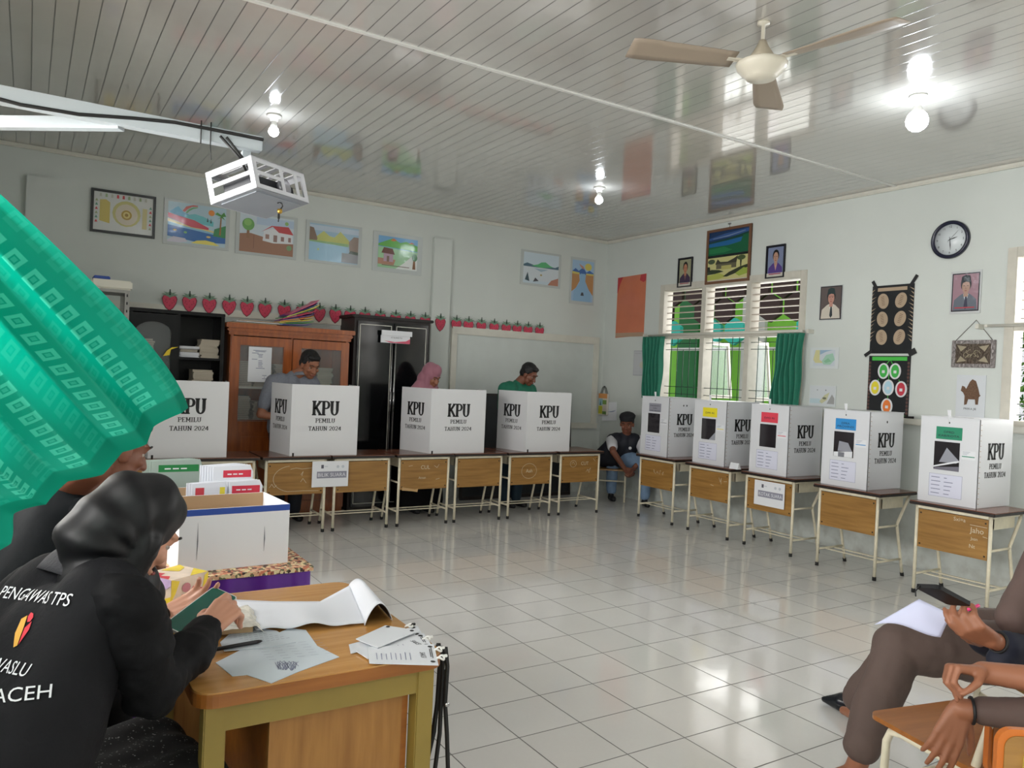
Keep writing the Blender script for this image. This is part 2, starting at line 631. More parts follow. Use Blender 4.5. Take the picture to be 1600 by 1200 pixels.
b = MB(); holed(b, D, D+.14, YF, W, [(4.80, 6.70, ZS, 2.50), (.85, 2.93, ZS, 2.50), (-2.9, -.8, ZS, 2.50)], M_wall)
struct(b.obj('wall_right'))
b = MB(); holed(b, XL-.14, XL, YF, W, [(-.6, 1.7, ZS, 2.50), (2.4, 4.7, ZS, 2.50), (-3.3, -1.6, ZS, 2.50)], M_wall)
struct(b.obj('wall_left'))
# ceiling edge mouldings and the joint bar between the two ceiling sheets
for i, (x0, x1, y0, y1) in enumerate([(XL, D, W-.03, W), (D-.03, D, YF, W), (XL, XL+.03, YF, W), (XL, D, YF, YF+.03)]):
    b = MB(); b.bb(x0, x1, y0, y1, H-.035, H, M_trim, bev=.008)
    struct(b.obj('trim_%d' % (i+1)))
b = MB(); b.bb(XL, D, 3.885, 3.915, H-.008, H+.01, mat('pvc_joint', (214, 214, 210), .3), bev=.003)
struct(b.obj('trim_5'))
# sill ledge running along the right wall
b = MB(); b.bb(D-.05, D, -3.3, 4.72, 1.165, 1.215, M_trim, bev=.006)
b.bb(D-.05, D, 4.74, 6.78, 1.165, 1.215, M_trim, bev=.006)
struct(b.obj('trim_6'))
# moulding strip on the back wall behind the strawberry garland
b = MB(); b.bb(.2, 3.75, W-.03, W, 1.86, 1.93, M_trim, bev=.005)
struct(b.obj('trim_7'))

M_frame = mat('window_frame_paint', (196, 192, 180), .5, var=.07, vscale=12)
M_slat = mat('louvre_slat', (176, 164, 150), .5, var=.1)
M_grille = mat('grille_green', (30, 62, 48), .5)
M_pane = mat('window_glass', (220, 235, 230), .03, alpha=.12, spec=.6)
def window(idx, y0, y1, x, side, bays, near=False):
    """side=+1: outside lies at +x"""
    X0, X1 = (x, x+.12*side) if side > 0 else (x+.12*side, x)
    zr = 1.955
    b = MB()
    b.bb(X0-.012, X1+.012, y0-.05, y0+.02, ZS-.01, 2.55, M_frame, bev=.004)
    b.bb(X0-.012, X1+.012, y1-.02, y1+.05, ZS-.01, 2.55, M_frame, bev=.004)
    b.bb(X0-.012, X1+.012, y0+.02, y1-.02, 2.475, 2.55, M_frame)
    b.bb(X0-.012, X1+.012, y0+.02, y1-.02, ZS-.01, ZS+.035, M_frame)
    b.bb(X0-.012, X1+.012, y0+.02, y1-.02, zr-.03, zr+.03, M_frame)
    ys = [y0+.02+(y1-y0-.04)*k/bays for k in range(bays+1)]
    for q in ys[1:-1]:
        b.bb(X0-.008, X1+.008, q-.03, q+.03, ZS+.03, 2.48, M_frame)
    win = struct(b.obj('window_%d' % idx))
    for k in range(bays):
        a, c = ys[k]+.03, ys[k+1]-.03
        for j in range(7):
            z = 2.02+j*.068
            s = MB(); s.box(((X0+X1)/2, (a+c)/2, z), (.085, c-a, .008), M_slat, rot=Matrix.Rotation(-.06*side, 3, 'Y'))
            s.obj('louvre_slat', win)
        # one grille per bay: two uprights doubled, crossbars
        g = MB()
        gx = x+.03*side
        n = 6
        for j in range(1, n):
            yy = a+(c-a)*j/n
            if j == 3:
                g.tube([(gx, yy, ZS+.06), (gx, yy, 1.80)], .004, M_grille, n=6)
            else:
                g.tube([(gx, yy, ZS+.04), (gx, yy, 1.93)], .004, M_grille, n=6)
        for z in (1.30, 1.38, 1.80, 1.87):
            g.tube([(gx, a, z), (gx, c, z)], .004, M_grille, n=6)
        g.obj('grille', win)
        # outward-opened casement sash
        s = MB()
        wd, hgt = (c-a)*.92, zr-ZS-.1
        t = .035
        s.bb(0, .03, 0, t, 0, hgt, M_frame); s.bb(0, .03, wd-t, wd, 0, hgt, M_frame)
        s.bb(0, .03, t, wd-t, 0, t, M_frame); s.bb(0, .03, t, wd-t, hgt-t, hgt, M_frame)
        s.bb(.012, .018, t, wd-t, t, hgt-t, M_pane)
        o = s.obj('sash', win)
        o.location = (x+.13*side, a+.01 if side > 0 else a+.01, ZS+.05)
        o.rotation_euler = (0, -.10*side, -math.radians(66+6*k)*side)
    return win
window(1, 4.80, 6.70, D, 1, 3)
window(2, .85, 2.93, D, 1, 3)
window(3, -.6, 1.7, XL, -1, 4)
window(4, 2.4, 4.7, XL, -1, 4)
window(5, -2.9, -.8, D, 1, 3)

# ------------------------------------------------------------------ outside, seen through the windows
M_lime = mat('lime_wall', (128, 200, 66), .7, var=.05)
M_dgreen = mat('dark_green_column', (20, 108, 50), .6)
M_concrete = mat('pale_concrete', (206, 206, 200), .8, var=.06)
M_teal = mat('teal_paint', (40, 176, 160), .6)
M_maroon = mat('maroon_block', (52, 32, 28), .7)
M_leaf = mat('leaf_green', (74, 128, 50), .6, var=.3, vscale=10)
M_leaf2 = mat('leaf_light', (128, 168, 84), .6, var=.3, vscale=10)
b = MB(); b.bb(D+.16, 30, -12, 22, -.3, -.1, mat('yard_paving', (170, 168, 160), .9, var=.1))
b.bb(-16, XL-.16, -12, 22, -.3, -.1, mat('yard_paving', (170, 168, 160), .9, var=.1))
struct(b.obj('ground'))
bld = thing('school_building', 'lime green school block with white columns seen through the barred window', 'building', (9.6, 9.0, -.1))
b = MB(); b.bb(0, 3, -2.4, 4.5, 0, 4.0, M_lime); b.obj('wall', bld)
b = MB(); b.bb(-.35, 0, .1, .55, 0, 4.0, M_dgreen); b.obj('column', bld)
b = MB(); b.bb(-.06, -.001, -1.0, -.55, 0, 4, M_concrete); b.obj('white_pilaster', bld)
b = MB(); b.bb(-.06, -.001, 2.0, 2.5, 0, 4, M_concrete); b.obj('white_pilaster', bld)
bl2 = thing('school_wing', 'white school wing with teal doors beyond the yard', 'building', (14.6, 7.9, -.1))
b = MB(); b.bb(0, 3, -9.5, -1.5, 0, 3.6, M_concrete); b.obj('wall', bl2)
for q in (-2.6, -4.6, -6.8):
    b = MB(); b.bb(-.05, -.002, q, q+.85, 0, 2.2, M_teal, bev=.01); b.bb(-.06, -.05, q+.7, q+.74, 1.0, 1.15, M_chrome); b.obj('door', bl2)
    b = MB(); b.bb(-.04, -.002, q-1.1, q-.3, 1.1, 2.2, M_teal); b.obj('shutter', bl2)
# honeycomb screen hanging over the corridor outside window 1
scr = thing('hexagon_screen', 'brown and turquoise honeycomb screen hanging outside the barred window', 'screen', (8.3, 7.4, 1.95))
def hexa(cx, cz, r):
    return [(cx+r*math.cos(PI/3*k+PI/6), cz+r*math.sin(PI/3*k+PI/6)) for k in range(6)]
for j in range(3):
    for i in range(8):
        cy = -1.1+i*.40+(j % 2)*.20
        cz = .82-j*.30
        mm = M_maroon if j < 2 else M_teal
        if j == 2 and i in (1, 2, 5):
            continue
        if j == 1 and i % 3 == 2:
            continue
        b = MB()
        b.prism([(0, cy+p[0], cz+p[1]) for p in hexa(0, 0, .19)], (.06, 0, 0), mm)
        b.obj('hexagon_block', scr)
b = MB(); b.bb(0, .06, -1.4, 2.4, 1.03, 1.12, M_concrete); b.bb(0, .06, -1.4, 2.4, -.04, 0, M_concrete)
b.bb(0, .06, -1.45, -1.38, -2.05, 1.12, M_concrete); b.bb(0, .06, 2.38, 2.45, -2.05, 1.12, M_concrete); b.obj('screen_frame', scr)
def bush(loc, r, h, n, label, m1, m2, seed):
    t = thing('shrub', label, 'shrub', loc)
    q = random.Random(seed)
    b = MB()
    for k in range(5):
        a = q.uniform(0, 2*PI)
        b.tube([(0, 0, 0), (math.cos(a)*r*.3, math.sin(a)*r*.3, h*.5), (math.cos(a)*r*.6, math.sin(a)*r*.6, h*.85)], [.03, .02, .008], M_maroon, n=6)
    b.obj('stem', t)
    b = MB()
    for k in range(n):
        a, e = q.uniform(0, 2*PI), math.acos(q.uniform(-1, 1))
        rr = q.uniform(.55, 1)**.5
        p = Vector((math.cos(a)*math.sin(e)*r*rr, math.sin(a)*math.sin(e)*r*rr, h*.55+math.cos(e)*h*.5*rr))
        d = Vector((q.uniform(-1, 1), q.uniform(-1, 1), q.uniform(-.6, .6))).normalized()
        u = d.cross(Vector((q.uniform(-1, 1), q.uniform(-1, 1), 1))).normalized()
        s = q.uniform(.05, .10)
        b.faces([p-d*s, p+u*s*.4, p+d*s, p-u*s*.4], [[0, 1, 2, 3]], m1 if q.random() < .6 else m2)
    b.obj('foliage', t, fix=False)
bush((9.0, 2.9, -.1), 1.1, 2.3, 2600, 'leafy green shrub outside the window at the right edge', M_leaf, M_leaf2, 3)
bush((12.3, 4.9, -.1), 1.4, 3.2, 2600, 'tall pale green shrub behind the nearer one outside the right window', M_leaf2, M_leaf, 5)

# ------------------------------------------------------------------ curtains of window 1 and the rods
M_curt = mat('curtain_green', (24, 112, 88), .7, var=.12, vscale=14, sheen=.2)
def rod(y0, y1, label, grp=None):
    t = thing('curtain_rod', label, 'curtain rod', (D-.07, 0, 1.962))
    b = MB(); b.tube([(0, y0, 0), (0, y1, 0)], .011, M_trim, n=10)
    b.lathe([(0, -.012), (.016, -.01), (.016, .01), (0, .012)], M_trim, 12, (0, y0, 0)); b.obj('pole', t)
    for y in (y0+.06, y1-.06):
        b = MB(); b.bb(-.014, .07, y-.012, y+.012, -.02, .016, M_trim); b.obj('bracket', t)
rod(6.86, 4.72, 'white curtain rod above the barred window with green curtains')
rod(3.08, .7, 'white curtain rod starting beside the metal calligraphy plaque')
def side_curtain(y0, y1, yb0, yb1, label, z1=1.945, z0=1.23, seed=0):
    b = MB()
    def f(u, v):
        ya = y0+(y1-y0)*u
        yb = yb0+(yb1-yb0)*u
        k = v**.8
        y = ya+(yb-ya)*k
        x = D-.085-.028*math.sin(u*2*PI*5.5+seed+.6*math.sin(v*4))-.012*math.sin(u*37+seed)*v
        return Vector((x, y+.008*math.sin(v*9+u*6), z1+(z0-z1)*v))
    b.grid(f, 66, 22, M_curt)
    o = b.obj('curtain', fix=False, solid=.003)
    return tag(o, label, 'curtain')
side_curtain(6.90, 6.58, 6.86, 6.60, 'dark green curtain bunched at the left of the barred window', seed=1)
side_curtain(4.98, 4.70, 5.03, 4.72, 'dark green curtain bunched at the right of the barred window', seed=2.4)

# ------------------------------------------------------------------ ceiling lamps and the fan
M_bulb = mat('lit_bulb', (255, 255, 255), .3, emit=(240, 248, 255), es=95)
M_bulbbase = mat('bulb_base', (226, 226, 222), .4)
def lamp(x, y, r, label):
    t = thing('ceiling_bulb', label, 'ceiling lamp', (x, y, H), group='bulbs on the ceiling')
    b = MB(); b.lathe([(0, 0), (.05, 0), (.052, -.012), (.03, -.022), (.026, -.045), (0, -.045)], M_bulbbase, 24); b.obj('lamp_holder', t)
    b = MB(); b.lathe([(.017, -.045), (.019, -.062), (.024, -.07), (r*.62, -.07-r*.5)], M_bulbbase, 24); b.obj('bulb_neck', t)
    b = MB(); c = -.07-r*1.28
    b.lathe([(r*.62, -.07-r*.5), (r*.85, c+r*.52), (r, c), (r*.94, c-r*.36), (r*.72, c-r*.70), (r*.38, c-r*.93), (0, c-r)], M_bulb, 28); b.obj('lit_bulb', t)
lamp(1.42, 5.57, .036, 'lit white bulb above the projector cage and the childrens drawings')
lamp(4.39, 5.64, .036, 'small lit bulb on the ceiling nearest the room corner')
lamp(4.40, 2.65, .062, 'big bright bulb on the ceiling right of the fan')
lamp(1.42, 2.65, .036, 'lit bulb on the near part of the ceiling above the first table')
M_fan = mat('fan_white', (206, 200, 184), .35)
M_fanc = mat('fan_canopy', (176, 166, 146), .45)
M_blade = mat('fan_blade', (150, 136, 120), .5)
fx, fy = 2.955, 2.575
t = thing('ceiling_fan', 'white ceiling fan with three brownish blades on a short rod', 'fan', (fx, fy, H))
b = MB(); b.lathe([(0, 0), (.03, 0), (.03, -.012), (.009, -.016), (.009, -.12), (0, -.12)], M_fan, 20); b.obj('rod', t)
b = MB(); b.lathe([(0, -.085), (.016, -.088), (.03, -.12), (.055, -.16), (.066, -.185), (0, -.186)], M_fanc, 28); b.obj('canopy', t)
b = MB(); b.lathe([(0, -.186), (.066, -.187), (.112, -.196), (.122, -.203), (.116, -.222), (.092, -.25), (.072, -.266), (.070, -.272), (0, -.276)], M_fan, 36); b.obj('motor_housing', t)
hub = Vector((fx, fy, H-.195))
for q in ((1420, 28), (962, 72), (1202, 172)):
    p = AZ(q[0], q[1], H-.195)
    d = Vector((p.x-fx, p.y-fy, 0))
    a = math.atan2(d.y, d.x)
    L = .66
    b = MB()
    def f(u, v):
        x = .14+u*(L-.14)
        wd = .055+.03*u-.03*max(0, u-.9)*5
        return Vector((x, (v-.5)*2*wd, -.195+(v-.5)*.028))
    b.grid(f, 14, 4, M_blade)
    b.box((.13, 0, -.195), (.09, .03, .006), M_fan)
    o = b.obj('blade', t, rz=a, fix=False, solid=.004)
# ------------------------------------------------------------------ wall things
RB, RR = 0.0, -PI/2
def on_back(name, label, cat, x0, x1, z0, z1, group=None, off=0.0):
    """frame of reference: local x right, z up, y=0 just off the wall"""
    return thing(name, label, cat, (min(x0, x1), W-.002-off, z0), 0, group), abs(x1-x0), z1-z0
def on_right(name, label, cat, y0, y1, z0, z1, group=None, off=0.0):
    return thing(name, label, cat, (D-.002-off, max(y0, y1), z0), -PI/2, group), abs(y1-y0), z1-z0
M_sleeve = mat('plastic_sleeve', (224, 228, 228), .12, spec=.6, bump=.25, bscale=18)
M_sheetgrey = mat('drawing_backing', (196, 200, 200), .3)
def drawing(t, w_, h_, shapes, back=(186, 192, 190), mar=.06, frame=None, fw=.022, gloss=.12, thick=.008):
    b = MB(); b.bb(0, w_, -thick, 0, 0, h_, mat('backing_%d_%d_%d' % back, back, .25, bump=.2, bscale=14))
    b.obj('backing_sheet', t)
    b = MB(); mx, mz = w_*mar, h_*mar
    if frame:
        mx = mz = fw
    pale = .0 if frame else .20
    c_ = lambda c: tuple(int(v*(1-pale)+q*pale) for v, q in zip(c, (196, 200, 198)))
    M0 = lambda c0: mat('print_%d_%d_%d' % c_(c0), c_(c0), gloss, bump=.22, bscale=12, spec=.5)
    for k, (c, pts) in enumerate(shapes):
        b.poly([(mx+max(0, min(1, u))*(w_-2*mx), -thick-.0006-.0004*k, mz+max(0, min(1, v))*(h_-2*mz)) for u, v in pts], M0(c))
    b.obj('picture', t, fix=False)
    if frame:
        b = MB()
        fm = frame
        b.bb(0, fw, -thick-.012, -.0, 0, h_, fm); b.bb(w_-fw, w_, -thick-.012, -.0, 0, h_, fm)
        b.bb(fw, w_-fw, -thick-.012, -.0, 0, fw, fm); b.bb(fw, w_-fw, -thick-.012, -.0, h_-fw, h_, fm)
        b.obj('frame', t)
FULL = [(0, 0), (1, 0), (1, 1), (0, 1)]
def E_(cx, cy, rx, ry, n=16):
    return ell(cx, cy, rx, ry, n)
def rect(a, b_, c, d):
    return [(a, c), (b_, c), (b_, d), (a, d)]
# 1 doily picture in black frame
t, w_, h_ = on_back('framed_drawing', 'black-framed pale drawing of a scrolled gold gate, first on the back wall', 'picture', .43, .95, 2.52, 2.90, 'drawings along the back wall')
sh = [((206, 208, 204), FULL), ((196, 178, 96), [(.1, .25), (.27, .2), (.27, .75), (.2, .82), (.1, .8)]), ((188, 182, 120), E_(.55, .5, .24, .34)), ((206, 196, 176), E_(.55, .48, .19, .28)), ((168, 140, 60), E_(.55, .47, .09, .13)), ((214, 196, 130), E_(.55, .47, .06, .09)), ((150, 118, 50), E_(.55, .47, .03, .045)), ((200, 190, 140), rect(.82, .9, .15, .7))]
for k in range(9):
    sh.append((((196, 60, 70) if k in (3, 4) else (150, 168, 130) if k % 2 else (180, 180, 168)), [(.09+k*.095, .88), (.13+k*.095, .88), (.11+k*.095+.015, .97), (.11+k*.095-.015, .97)]))
for k in range(6):
    sh.append((((196, 60, 70), (90, 140, 120), (150, 160, 120))[k % 3], [(.02, .2+k*.11), (.07, .2+k*.11), (.045, .27+k*.11)]))
    sh.append((((150, 160, 120), (196, 60, 70), (90, 140, 120))[k % 3], [(.93, .15+k*.11), (.98, .15+k*.11), (.955, .22+k*.11)]))
drawing(t, w_, h_, sh, frame=mat('frame_black', (28, 28, 28), .35))
t, w_, h_ = on_back('childs_drawing', 'bright landscape drawing with blue river, rainbow and palm tree', 'picture', 1.02, 1.60, 2.49, 2.91, 'drawings along the back wall')
drawing(t, w_, h_, [((176, 206, 220), FULL), ((84, 160, 200), [(0, .72), (.12, .86), (.17, .9), (.25, .78), (.4, .7), (.4, .6), (0, .6)]), ((190, 80, 70), [(.24, .8), (.3, .92), (.42, .98), (.5, .98), (.5, .95), (.4, .93), (.33, .86), (.28, .78)]), ((90, 150, 90), [(.29, .76), (.34, .86), (.42, .92), (.5, .94), (.5, .92), (.42, .88), (.36, .82), (.32, .75)]), ((96, 188, 196), [(.3, .7), (.45, .76), (.6, .72), (.78, .62), (.78, .5), (.3, .55)]), ((204, 60, 80), [(0, .72), (.2, .66), (.45, .6), (.7, .45), (.7, .4), (.4, .42), (0, .6)]), ((230, 206, 130), [(0, .58), (.2, .5), (.4, .42), (.7, .4), (1, .34), (1, .28), (.5, .34), (0, .5)]), ((130, 190, 220), [(0, .5), (.3, .42), (.6, .38), (1, .3), (1, .22), (0, .4)]), ((34, 92, 170), [(0, .42), (.4, .36), (1, .26), (1, .1), (.5, .06), (0, .14)]), ((236, 222, 96), [(.4, .02), (.5, .1), (.65, .13), (.8, .1), (.9, .02)]), ((206, 200, 216), [(0, .04), (.1, .14), (.3, .12), (.34, .04), (.2, 0), (0, 0)]), ((236, 132, 50), E_(.74, .84, .055, .075)), ((46, 128, 70), [(.8, .44), (1, .56), (1, .24), (.78, .26)]), ((150, 96, 50), [(.885, .3), (.915, .3), (.92, .76), (.9, .76)]), ((70, 140, 60), [(.91, .78), (.8, .82), (.84, .88), (.91, .82), (.96, .9), (1, .8), (.94, .78), (.99, .7), (.91, .76), (.84, .7)]), ((40, 60, 56), [(.66, .6), (.69, .6), (.675, .72)]), ((40, 60, 56), [(.72, .58), (.75, .58), (.735, .7)]), ((120, 190, 120), E_(.3, .27, .03, .03, 8)), ((230, 200, 110), E_(.7, .22, .04, .025, 8)), ((230, 200, 110), E_(.12, .3, .03, .025, 8))])
t, w_, h_ = on_back('childs_drawing', 'drawing of a red-roofed house and a round tree on brown ground', 'picture', 1.66, 2.25, 2.48, 2.90, 'drawings along the back wall')
drawing(t, w_, h_, [((200, 216, 226), FULL), ((176, 198, 224), rect(.3, 1, .75, .95)), ((150, 100, 76), [(0, 0), (1, 0), (1, .34), (.6, .34), (.5, .42), (.2, .5), (0, .46)]), ((226, 228, 232), [(.42, .34), (.62, .3), (.98, .34), (.98, .62), (.6, .68), (.44, .6)]), ((196, 54, 60), [(.38, .56), (.58, .76), (.9, .78), (1, .58), (.72, .6), (.6, .74)]), ((150, 110, 100), rect(.47, .54, .4, .52)), ((130, 96, 90), rect(.62, .69, .34, .52)), ((140, 100, 96), rect(.76, .82, .38, .5)), ((140, 100, 96), rect(.9, .95, .38, .5)), ((140, 96, 66), [(.12, .36), (.18, .36), (.17, .66), (.13, .66)]), ((96, 160, 76), E_(.15, .72, .11, .16)), ((126, 186, 90), E_(.14, .77, .07, .09)), ((110, 150, 96), E_(.92, .22, .05, .07)), ((130, 176, 90), E_(.86, .86, .035, .05)), ((120, 78, 60), rect(.25, .262, .1, .45))])
t, w_, h_ = on_back('childs_drawing', 'drawing of yellow-green hills over a pale blue lake under shiny plastic', 'picture', 2.34, 2.93, 2.48, 2.90, 'drawings along the back wall')
drawing(t, w_, h_, [((150, 186, 210), FULL), ((186, 204, 222), rect(0, 1, .82, .96)), ((186, 192, 96), [(.1, .6), (.28, .82), (.4, .7), (.5, .68), (.62, .86), (.8, .64), (.85, .5), (.1, .5)]), ((116, 92, 74), [(0, .9), (.08, .88), (.16, .6), (.14, .5), (0, .5)]), ((126, 104, 92), [(.8, .6), (.9, .76), (1, .76), (1, .32), (.82, .3)]), ((130, 172, 110), rect(0, .8, .46, .54)), ((150, 196, 224), [(0, 0), (.7, 0), (.78, .46), (0, .5)]), ((130, 132, 136), rect(.66, 1, .02, .28)), ((46, 60, 50), [(.8, .28), (1, .26), (1, .34), (.84, .36)]), ((196, 210, 120), E_(.18, .3, .02, .03, 8))])
t, w_, h_ = on_back('childs_drawing', 'drawing of a small brown-roofed hut under green hills, left of the pillar', 'picture', 3.06, 3.63, 2.47, 2.89, 'drawings along the back wall')
drawing(t, w_, h_, [((96, 160, 214), FULL), ((84, 176, 60), [(0, .74), (.2, .86), (.35, .95), (.55, .84), (.7, .9), (1, .8), (1, .62), (0, .68)]), ((206, 110, 50), [(.3, .88), (.38, .96), (.46, .9), (.38, .86)]), ((206, 110, 50), [(.76, .84), (.84, .9), (.92, .86)]), ((150, 204, 150), [(0, .66), (1, .6), (1, 0), (0, 0)]), ((232, 236, 232), [(.45, 0), (.65, .2), (.9, .5), (1, .5), (1, 0)]), ((176, 120, 96), [(0, .1), (.4, .1), (.44, .28), (0, .3)]), ((180, 150, 170), rect(.14, .38, .2, .46)), ((98, 50, 42), [(.08, .46), (.42, .44), (.36, .62), (.14, .64)]), ((110, 84, 70), rect(.22, .28, .2, .38)), ((120, 72, 40), [(.88, .04), (.96, .04), (.94, .4), (.9, .4)]), ((50, 110, 60), E_(.93, .42, .07, .12)), ((90, 60, 50), rect(.1, .8, .07, .09))], mar=.1)
t, w_, h_ = on_back('childs_drawing', 'drawing of a green island in a pale lake, right of the pillar', 'picture', 4.92, 5.50, 2.51, 2.925, 'drawings along the back wall')
drawing(t, w_, h_, [((196, 214, 226), FULL), ((60, 90, 110), [(0, .6), (.1, .66), (.3, .6), (.9, .6), (1, .66), (1, .5), (0, .5)]), ((70, 170, 100), [(.22, .58), (.4, .64), (.5, .72), (.62, .74), (.75, .64), (.85, .6), (.5, .54)]), ((206, 216, 222), rect(0, 1, .1, .54)), ((150, 176, 196), [(.3, .5), (.5, .4), (.7, .5)]), ((40, 60, 70), [(.05, .1), (.18, .06), (.12, .36)]), ((176, 110, 86), [(.7, 0), (.8, .16), (1, .26), (1, 0)]), ((60, 60, 66), [(.28, .06), (.44, .1), (.34, .2)]), ((180, 150, 80), E_(.5, .3, .03, .03, 8))])
t, w_, h_ = on_back('childs_drawing', 'tall drawing of a blue river between brown banks, nearest the corner', 'picture', 5.65, 6.03, 2.35, 2.925, 'drawings along the back wall')
drawing(t, w_, h_, [((150, 186, 220), FULL), ((214, 196, 76), E_(.74, .86, .16, .09)), ((40, 84, 160), [(0, .72), (.15, .8), (.3, .74), (.5, .84), (.66, .72), (.8, .78), (1, .72), (1, .66), (0, .66)]), ((178, 120, 64), [(0, .7), (.32, .68), (.36, .5), (.2, .32), (0, .22)]), ((178, 120, 64), [(1, .7), (.64, .68), (.62, .5), (.8, .3), (1, .16)]), ((206, 190, 80), [(0, .66), (.34, .66), (.34, .7), (0, .72)]), ((206, 190, 80), [(.64, .66), (1, .66), (1, .7), (.64, .7)]), ((126, 176, 214), [(.38, .68), (.6, .68), (.62, .48), (.9, .2), (.9, 0), (.08, 0), (.1, .24), (.36, .46)]), ((44, 52, 62), [(.42, .14), (.58, .14), (.54, .22), (.46, .22)]), ((190, 130, 110), [(.3, .92), (.5, .86), (.56, .8), (.46, .8), (.36, .86)])])

# framed white board panel on the back wall
wb = thing('wall_board', 'large blank board with a wide cream frame beside the corner', 'board', (4.03, W-.002, .80))
b = MB(); b.bb(.07, 2.03, -.012, 0, .07, 1.06, mat('board_face', (196, 202, 198), .4, var=.03)); b.obj('board_panel', wb)
b = MB(); b.bb(0, 2.11, -.035, 0, 1.06, 1.15, M_trim, bev=.006); b.bb(0, .07, -.035, 0, 0, 1.06, M_trim); b.bb(2.03, 2.11, -.035, 0, 0, 1.06, M_trim, bev=.006); b.bb(0, 2.11, -.05, 0, 0, .07, M_trim); b.obj('frame', wb)
# black chalk board standing on the floor behind the booths
cb = thing('chalkboard', 'black chalkboard standing on the floor behind the booths', 'chalkboard', (4.15, 7.60, 0))
M_chalk = mat('chalkboard_black', (30, 34, 38), .5, var=.5, vscale=3)
b = MB(); b.box((.76, 0, .61), (1.50, .02, 1.16), M_chalk); b.obj('board_face', cb)
b = MB(); b.bb(0, 1.52, -.018, .018, 0, .04, M_darkedge); b.bb(0, 1.52, -.018, .018, 1.18, 1.205, M_darkedge); b.bb(0, .02, -.018, .018, .04, 1.18, M_darkedge); b.bb(1.5, 1.52, -.018, .018, .04, 1.18, M_darkedge); b.obj('frame', cb)
cb.rotation_euler = (-.055, 0, 0)

# strawberry garland: 25 separate paper strawberries
SX = [265, 296, 327, 358, 386, 414, 444, 472, 499, 524, 547, 570, 594, 618, 641, 664, 688, 713, 732, 752, 772, 791, 808, 825, 843]
M_berry = mat('strawberry_red', (196, 56, 84), .55, var=.1, vscale=30)
M_berrydark = mat('strawberry_outline', (110, 24, 40), .6)
M_calyx = mat('strawberry_leaf', (112, 140, 118), .6)
M_calyxd = mat('strawberry_stalk', (34, 56, 44), .6)
sb = None
names = ['leftmost', 'second', 'third', 'fourth', 'fifth', 'sixth', 'seventh', 'eighth', 'ninth', 'tenth', 'eleventh', 'twelfth', 'thirteenth', 'fourteenth', 'fifteenth', 'sixteenth']
for k, px in enumerate(SX):
    yb = W-.05 if k == 16 else W-.03
    p = AY(px, 470+(px-265)*.0765, yb-.002)
    if k < 16:
        lab = 'paper strawberry on the back wall, %s from the left end' % names[k]
    elif k == 16:
        lab = 'paper strawberry stuck on the front of the wall pillar'
    else:
        n = 24-k
        lab = 'paper strawberry over the blank board, %s' % ('at the right end of the garland' if n == 0 else '%s from the right end' % names[n])
    if sb is None:
        sb = thing('paper_strawberry', lab, 'wall decoration', (p.x, yb-.002, 1.965), 0, 'paper strawberries along the back wall')
        out = [(0, -.085), (.03, -.06), (.052, -.02), (.06, .02), (.05, .045), (.02, .05), (-.02, .05), (-.05, .045), (-.06, .02), (-.052, -.02), (-.03, -.06)]
        b = MB(); b.prism([(x, 0, z) for x, z in out], (0, -.003, 0), M_berrydark)
        b.prism([(x*.9, -.003, z*.92) for x, z in out], (0, -.001, 0), M_berry)
        for (x, z) in [(-.03, .01), (0, .015), (.03, .01), (-.02, -.015), (.02, -.015), (0, -.04), (-.035, -.005), (.035, -.005)]:
            b.poly([(x+q[0], -.0046, z+q[1]) for q in ell(0, 0, .003, .006, 6)], M_berrydark)
        b.obj('berry', sb)
        b = MB(); b.prism([(x, -.004, z) for x, z in [(-.064, .058), (-.03, .062), (-.05, .078), (-.015, .07), (0, .085), (.015, .07), (.05, .078), (.03, .062), (.064, .058), (.03, .042), (.012, .036), (0, .026), (-.012, .036), (-.03, .042)]], (0, -.002, 0), M_calyx)
        b.prism([(-.008, -.006, .05), (.008, -.006, .05), (.004, -.006, .1), (-.004, -.006, .1)], (0, -.002, 0), M_calyxd)
        b.obj('leaves', sb)
        sb.scale = (1.1, 1, 1.08)
    else:
        dup(sb, (p.x, yb-.002, 1.965), 0, lab)

# ---- right wall
M_orange = mat('orange_poster', (196, 112, 80), .15, var=.05, bump=.2, bscale=8, spec=.6)
t, w_, h_ = on_right('laminated_poster', 'plain orange laminated poster hanging near the room corner', 'poster', 7.53, 7.01, 1.95, 2.71)
b = MB(); b.prism([(0, -.004, 0), (w_, -.004, .02), (w_, -.004, h_), (0, -.004, h_-.01)], (0, .004, 0), M_orange)
b.bb(0, w_, -.005, -.0042, .01, .06, mat('poster_foot', (170, 140, 116), .3)); b.obj('sheet', t)
b = MB(); b.poly([(0, -.0052, h_-.012), (.1, -.0052, h_-.008), (.05, -.0052, h_-.09), (.01, -.0052, h_-.2), (0, -.0052, h_-.2)], mat('poster_red', (180, 56, 60), .2))
b.poly([(w_, -.0052, h_-.003), (w_-.09, -.0052, h_-.006), (w_-.11, -.0052, h_-.07), (w_-.04, -.0052, h_-.1), (w_, -.0052, h_-.08)], mat('poster_red', (180, 56, 60), .2)); b.obj('corner_print', t)

